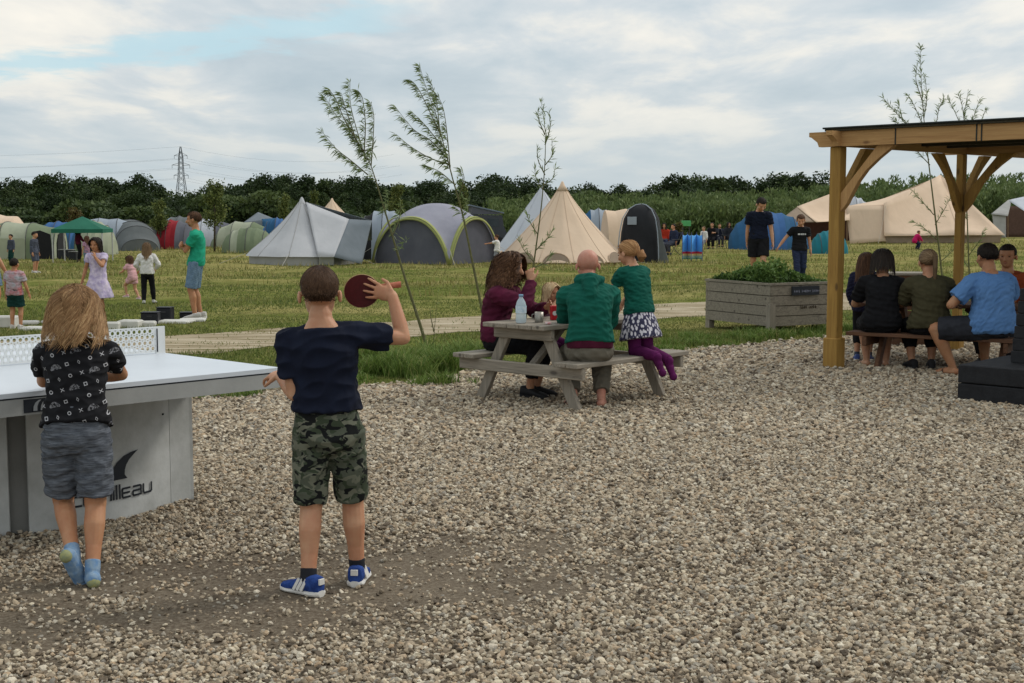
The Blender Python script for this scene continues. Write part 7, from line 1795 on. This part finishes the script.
# ================================================================= THE OTHER PEOPLE
SH_ = (F_shoe, F_soleW); SB_ = (F_shoeblk, F_shoeblk)
bench1 = .405; u1 = Vector((math.cos(R(47)), math.sin(R(47)), 0)); v1 = Vector((math.cos(R(-43)), math.sin(R(-43)), 0))
def seat1(px, side):
    """place on the near table's bench (side +1 right, -1 left) in image column px"""
    o = PT + v1 * (.58 * side); k = (px - 512) / FPX
    t = (k * o.y - o.x) / (u1.x - k * u1.y); return o + u1 * t
def sit(H, seat, fy=.235, sp=.075, back=0.0):
    return {'pel': (0, back, (seat + .088 * H / 1.7) / H), 'LA': (-sp, fy, .042), 'RA': (sp, fy, .042), 'LK': (-.12, 1, .9), 'RK': (.12, 1, .9)}
H_ = 1.78; P = sit(H_, bench1, .10, .065); P.update({'waist': .02, 'lean': (0, .16, 1), 'bend': .035, 'LW': (-.04, .28, .455), 'RW': (.05, .28, .455), 'LE': (-.45, -.4, -1), 'RE': (.45, -.4, -1), 'hp': 16, 'hy': 6, 'shf': .02})
person('bald man in a bottle green hooded top sitting on the picnic bench', seat1(590, 1), R(2), H_, 0, P, dict(top=(F_hoodie, .10, 1.96, .018, 'hooded_top', 1.12), bottom=('trousers', F_greytrouser, 1.85, .012), belt=F_maroon, shoes='sandal'), ('bald', None), SK3, fat=1.04)
H_ = 1.66; P = sit(H_, bench1, .20, .05); P.update({'lean': (0, .15, 1), 'bend': .03, 'female': 1, 'LW': (-.05, .26, .475), 'LE': (-1, -.2, -.8), 'RW': (.02, .20, .615), 'RE': (.7, .4, -1), 'RH': (-.15, -.35, 1), 'RC': .9, 'hp': 8, 'hy': 8})
person('woman with curly brown hair in a maroon jumper eating at the picnic table', seat1(498, -1), R(-112), H_, 0, P, dict(top=(F_maroon, -.02, 1.94, .018, 'jumper', 1.0), bottom=('trousers', F_black, 1.7, .010), shoes=SB_), ('curly', H_brown, dict(low=(-.1, -.6), front=.5, infl=1.12)), SK1, fat=1.02)
H_ = 1.04; P = sit(H_, bench1, .20, .06); P.update({'lean': (0, .12, 1), 'LW': (-.06, .24, .70), 'RW': (.02, .17, .80), 'RE': (1, .2, -1), 'RH': (-.2, -.1, 1), 'RC': .8, 'LA': (-.06, .2, .16), 'RA': (.06, .2, .16), 'hp': 5})
person('small blond child in pink and white drinking at the picnic table', seat1(547, -1), R(-140), H_, 1, P, dict(top=(F_flower, .0, .6, .010), bottom=('leggings', F_purple, 1.9, .004), shoes=SH_), ('bob', H_fair, dict(low=(-.2, -.6), front=.5, infl=1.1, st=dict(L_=.16, maxr=1.18))), SK1)
# girl kneeling on the bench
H_ = 1.30; kz = (.405 + .045) / H_
P = {'pel': (0, 0.0, kz + .225), 'lean': (-.02, .20, 1), 'LA': (-.05, -.235, kz - .03), 'RA': (.05, -.24, kz - .06), 'LK': (0, 1, -.6), 'RK': (0, 1, -.6), 'LF': (.1, -.55, -.8), 'LU': (0, -.8, .5), 'RF': (.1, -.5, -.85), 'RU': (0, -.8, .5),
     'LW': (-.10, .27, .60), 'LE': (-.6, -1, .1), 'RW': (.08, .28, .60), 'RE': (.8, -.6, 0), 'hp': 14, 'hy': 12, 'skirtdir': (0, -.12, -1)}
person('fair haired girl in green top and patterned skirt kneeling on the bench', seat1(645, 1) - Vector((.05, .02, 0)), R(38), H_, 1, P, dict(top=(F_hoodie, .02, .55, .013, 'shirt', 1.08), bottom=('skirt', F_skirt, .175, .008, .055), under=(F_purple, .97), shoes='sock', socks=(F_purple, .7)), ('tail', H_ginger, dict(low=(-.1, -.75), front=.5, tlen=.32, tw=1.6, at=(0, -.52, -.22))), SK1)
# ---- right hand bench
H_fair2 = hairmat('dark_blond_hair', (0.09, 0.055, 0.03), (0.24, 0.155, 0.085), (0.46, 0.33, 0.20))
S2 = .385
def seat2(px, side=-1, t_off=0):
    o = PT2 + aw2 * (.62 * side); k = (px - 512) / FPX; t = (k * o.y - o.x) / (d2.x - k * d2.y); return o + d2 * t
H_ = 1.66; P = sit(H_, S2, .17, .06); P.update({'lean': (0.02, .10, 1), 'bend': .03, 'female': 1, 'LW': (-.06, .22, .40), 'RW': (.09, .24, .385), 'RE': (1, -.6, -.6), 'LE': (-1, -.6, -.6), 'hp': 22, 'hy': -4})
person('woman with short black hair in a black t-shirt on the shelter bench', seat2(882), R(-8), H_, 0, P, dict(top=(F_black, -.10, .75, .014, 'shirt', 1.12), bottom=('shorts', F_black, .9, .010), shoes='sandal'), ('bob', H_dark, dict(low=(-.25, -.7), front=.5, infl=1.15, st=dict(L_=.20, n=1800, maxr=(1.2, 1.45), puff=.28, wave=.004, grav=1.1))), SK1, fat=1.16)
H_ = 1.66; P = sit(H_, S2, .18, .06); P.update({'lean': (-.02, .12, 1), 'bend': .03, 'female': 1, 'LW': (-.05, .25, .42), 'RW': (.10, .25, .40), 'RE': (1, -.6, -.5), 'LE': (-1, -.6, -.5), 'hp': 5, 'hy': 4})
person('woman with a fair ponytail in an olive and black top on the bench', seat2(931), R(-4), H_, 0, P, dict(top=(F_olive, -.06, .85, .022, 'cardigan', 1.15), bottom=('trousers', F_black, 1.6, .012), shoes=SB_), ('tail', H_fair2, dict(low=(-.1, -.7), front=.5, infl=1.12, tlen=1.15, tw=.8, at=(.10, -.60, .12))), SK1, fat=1.12)
H_ = 1.80; P = sit(H_, S2, .12, .10); P.update({'lean': (-.02, .06, 1), 'bend': .03, 'LA': (-.16, .10, .042), 'LK': (-1, .55, .6), 'RA': (.10, .22, .042), 'LF': (-.5, 1, 0), 'LW': (-.13, .14, .40), 'RW': (.10, .22, .42), 'RE': (1, -.6, -.4), 'LE': (-1, -.5, -.6), 'hp': 10, 'hy': 4})
person('dark haired man in a light blue t-shirt sitting astride the bench', seat2(992), R(10), H_, 0, P, dict(top=(F_blue, -.10, .72, .019, 'shirt', 1.2), bottom=('shorts', F_dgrey, .92, .018), shoes='sandal'), ('short', H_dark, dict(low=(-.1, -.7), front=.45)), SK2, fat=1.16)
H_ = 1.74; P = sit(H_, S2, .18, .08); P.update({'lean': (0, .10, 1), 'hy': 10})
person('dark haired man in a rust coloured top facing us across the table', seat2(1012, 1) + aw2 * -.12, R(140), H_, 0, P, dict(top=(F_rust, -.02, .8, .015), bottom=('trousers', F_dgrey, 1.8, .012), shoes=SB_), ('short', H_dark, dict(low=(-.1, -.7), front=.45)), SK2, fat=1.05)
H_ = 1.20
person('girl with long dark hair in a dark spotted top standing by the bench', at(863, 361), R(-18), H_, 1, {'LW': (-.11, .05, .50), 'RW': (.12, .10, .52), 'hp': 8, 'hy': -28}, dict(top=(fabric('dark_spotted_cotton', (0.02, 0.022, 0.05), (0.012, 0.012, 0.03), 60), -.12, 1.9, .012, 'tunic', 1.15), bottom=('leggings', F_black, 1.5, .005), socks=(F_slate, .8), shoes=(F_shoeblue, F_soleW)), ('long', H_brown, dict(low=(-.2, -.6), front=.5, infl=1.08)), SK1)
# ---- walkers holding hands
def ground(px, Y): x = (px - 512) / FPX * Y; return Vector((x, Y, gz(x, Y)))
wa1 = ground(758, 27.3); H_ = 1.80
person('tall dark haired teenager in a navy t-shirt and black shorts walking', wa1, R(172), H_, .25, {'lean': (0, .08, 1), 'LA': (-.05, .08, .045), 'RA': (.05, -.12, .06), 'LW': (-.160, .03, .425), 'LE': (-.4, -1, 0), 'RW': (.13, -.05, .44), 'hp': 34, 'hy': 22}, dict(top=(F_navy, .0, .62, .015, 'shirt', 1.1), bottom=('shorts', F_black, .85, .018), shoes=SH_), ('short', H_dark, dict(low=(-.1, -.6), front=.4)), SK1)
wa2 = ground(799, 27.2); H_ = 1.45
person('boy in a black printed t-shirt and navy trousers holding the hand of the teenager', wa2, R(-176), H_, .9, {'lean': (0, .05, 1), 'LA': (-.05, -.10, .06), 'RA': (.05, .09, .045), 'RW': (.285, .0, .545), 'RE': (.3, -1, -.2), 'LW': (-.155, .02, .46), 'hp': 20, 'hy': -10}, dict(top=(F_black, -.02, .6, .014, 'shirt', 1.1), bottom=('trousers', F_jean, 1.9, .010), shoes=SH_), ('short', H_brown, dict(low=(-.1, -.6), front=.45)), SK1)
pr = person.last; wroot = [o for o in bpy.data.objects if o.get('label', '').startswith('boy in a black printed')][0]
mb = MB(); pc, prr, pf = pr['spine'](.68)
for k, (x0, w) in enumerate([(-.055, .02), (-.030, .018), (-.006, .022), (.02, .014), (.038, .02)]): mb.box((pc + prr * x0 * 1.0 + pf * .0795) * pr['S'], (w * pr['S'], .004, .022 * pr['S']), Matrix((prr, pf, Vector((0, 0, 1)))).transposed().to_3x3())
mb.build('chest_print', pm('white_chest_print', (0.55, 0.55, 0.55)), wroot)
# ---- left field people
person('bearded man in green t-shirt and denim shorts standing with arms folded', at(197, 319), R(97), 1.67, 0, {'lean': (0, -.02, 1), 'LW': (.055, .105, .665), 'LE': (-1, .1, -.8), 'RW': (-.05, .115, .685), 'RE': (1, .1, -.8), 'LH': (1, .1, .1), 'RH': (-1, .2, .1), 'LC': .8, 'RC': .8, 'hp': 4, 'hy': -6, 'LA': (-.05, .01, .042), 'RA': (.05, -.03, .042)},
       dict(top=(F_green, -.10, .62, .012, 'shirt', 1.1), bottom=('shorts', F_denim, .95, .013), socks=(F_white, .93), shoes=SH_), ('short', H_brown, dict(low=(-.1, -.7), front=.42)), SK2)
bd = [o for o in bpy.data.objects if o.get('label', '').startswith('bearded man')][0]; q_ = .128 * 1.67; L = person.last
Bb = Blob(); Bb.ball(L['hc'] + L['Mh'] @ Vector((0, .14 * q_, -.33 * q_)), (.27 * q_, .27 * q_, .17 * q_), L['Mh'], 12); Bb.done('beard', H_brown, bd, .008, 2)
person('girl with long brown hair in white top and black leggings, back to us', at(148, 304), R(8), 1.11, 1, {'LA': (-.06, -.02, .042), 'RA': (.085, .08, .042), 'LW': (-.125, .10, .55), 'RW': (.125, .12, .56), 'LE': (-1, -1, 0), 'RE': (1, -1, 0)}, dict(top=(F_white, -.02, 1.9, .018, 'jumper', 1.1), bottom=('leggings', F_black, 1.95, .004), shoes=(F_shoe, F_shoeblk)), ('long', H_mid, dict(low=(-.2, -.7), front=.5, infl=1.08)), SK1)
person('toddler in a pale pink top running across the grass', at(133, 300), R(55), .86, 1, {'pel': (0, 0, .47), 'lean': (0, .22, 1), 'LA': (-.05, .14, .10), 'RA': (.05, -.14, .06), 'LW': (-.14, .22, .60), 'RW': (.16, .06, .55), 'RE': (.6, -1, 0)}, dict(top=(F_pink, -.05, .6, .014, 'shirt', 1.15), bottom=('shorts', F_pink, .5, .02), shoes=(F_pink, F_soleW)), ('bob', H_brown, dict(low=(-.2, -.6), front=.5, st=dict(L_=.10))), SK1)
person('dark haired girl in a lilac patterned dress facing us, hand at her mouth', at(99, 322), R(168), 1.27, 1, {'LW': (-.03, .10, .76), 'LE': (-1, .2, -1), 'LH': (.2, -.05, 1), 'LC': .7, 'RW': (.17, .04, .50), 'hp': 6, 'LA': (-.05, .0, .042), 'RA': (.055, .06, .042)}, dict(bottom=('dress', F_lilac, .22, .014, .075), shoes=SH_), ('bob', H_dark, dict(low=(-.2, -.6), front=.55, infl=1.1, st=dict(L_=.17, maxr=1.14))), SK2)
person('small boy in grey t-shirt with red print and dark green shorts', at(16, 329), R(-5), 1.0, 1, {'LW': (-.15, .04, .47), 'RW': (.185, .06, .47), 'RE': (.5, -1, 0), 'LA': (-.055, 0, .042), 'RA': (.06, .02, .042), 'hy': -6}, dict(top=(pm('grey_red_print', (0.36, 0.38, 0.42), (0.40, 0.10, 0.10), 8, .9), -.05, .7, .018, 'shirt', 1.15), bottom=('shorts', F_dgreen, .75, .02), shoes=SH_), ('short', H_dark, dict(low=(-.1, -.75), front=.5)), SK2)
person('dark haired woman in a pink top and denim shorts at the left edge', at(-7, 324), R(-60), 1.60, 0, {'female': 1, 'hy': -5, 'RW': (.15, .10, .48)}, dict(top=(F_pink, -.05, .4, .012), bottom=('shorts', F_denim, .7, .014), shoes=SH_), ('long', H_dark, dict(low=(-.2, -.6), front=.5, infl=1.1)), SK2)
person('boy in a dark striped hoodie standing in front of the sage green tent', at(35, 273), R(-100), 1.14, 1, {'hp': 5}, dict(top=(F_slate, -.12, 1.9, .014, 'shirt', 1.1), bottom=('shorts', F_slate, .9, .016), shoes=SH_), ('short', H_dark, dict(front=.45)), SK1, vox=.011)
person('small child in dark clothes beside the sage green tent', at(12, 265), R(150), .98, 1, {}, dict(top=(F_slate, -.05, 1.9, .014), bottom=('trousers', F_dgreen, 1.9, .012), shoes=SB_), ('short', H_dark, dict(front=.45)), SK1, vox=.011)
person('woman in a dark maroon top standing under the green gazebo', at(79, 262), R(-60), 1.18, 0, {'female': 1, 'RW': (.10, .2, .55), 'hp': 12}, dict(top=(F_maroon, -.05, 1.5, .016), bottom=('trousers', F_black, 1.9, .010), shoes=SB_), ('long', H_dark, dict(front=.5)), SK2, vox=.011)
person('child in pink top and pale jeans in front of the green gazebo', at(88, 269), R(40), .98, 1, {'RW': (.18, .18, .62), 'hp': 8}, dict(top=(F_flower, -.05, .6, .014), bottom=('trousers', F_denim, 1.9, .010), shoes=SH_), ('long', H_brown, dict(front=.5)), SK1, vox=.011)
person('small child in a white t-shirt with one arm out beside the domed shelter', at(497, 266), R(70), .98, 1, {'LW': (-.2, .30, .70), 'LE': (-.5, 0, -1)}, dict(top=(F_white, -.15, .7, .016, 'shirt', 1.15), bottom=('shorts', F_grey, .8, .014), shoes=SH_), ('short', H_brown, dict(front=.5)), SK1, vox=.011)
person('child in a bright pink coat crouching on the grass before the big cream tent', at(917, 249.5), R(-80), 1.05, 1, {'pel': (0, -.12, .36), 'lean': (0, .55, 1), 'LW': (-.08, .16, .34), 'RW': (.08, .2, .36), 'LA': (-.05, -.02, .042), 'RA': (.05, .04, .042)}, dict(top=(F_hot, -.25, 1.95, .028, 'coat', 1.2), bottom=('trousers', F_jean, 1.9, .012), shoes=SB_), ('short', H_mid, dict(front=.5)), SK1, vox=.011)
# ---- seated campers
def sitter(px, py, rz, label, top, bot, hr, skin=SK1, H=1.5, c=0.2, p={}):
    P = sit(H, .43, .20, .06); P.update({'lean': (0, .06, 1)}); P.update(p)
    person(label, at(px, py), R(rz), H, c, P, dict(top=(top, -.02, 1.5, .02), bottom=('trousers', bot, 1.8, .016), shoes=SB_), hr, skin, vox=.013, group='campers sitting in the field')
sitter(656, 254, -150, 'camper in a rust top in the chair nearest the black tent', F_rust, F_slate, ('short', H_brown, dict(front=.5)))
sitter(664, 252, 170, 'camper in a red top in the second red chair', F_red, F_jean, ('long', H_dark, dict(front=.5)))
sitter(674, 255, 120, 'camper in blue in the navy chair left of the windbreak', F_jean, F_slate, ('short', H_dark, dict(front=.5)))
sitter(712, 249, 160, 'camper in a dark top just right of the windbreak', F_black, F_black, ('short', H_dark, dict(front=.5)), p={'LW': (-.1, .25, .5)})
sitter(728, 248, -160, 'camper in dark grey nearest the blue dome tent', F_dgrey, F_black, ('long', H_dark, dict(front=.5)))
sitter(704, 252, 130, 'camper in a white top beside the windbreak sitting low', F_white, F_grey, ('short', H_mid, dict(front=.5)), H=1.2, c=.8)
sitter(719, 247, 190, 'camper in navy between the two navy chairs right of the windbreak', F_navy, F_dgrey, ('short', H_brown, dict(front=.5)), H=1.3, c=.5)
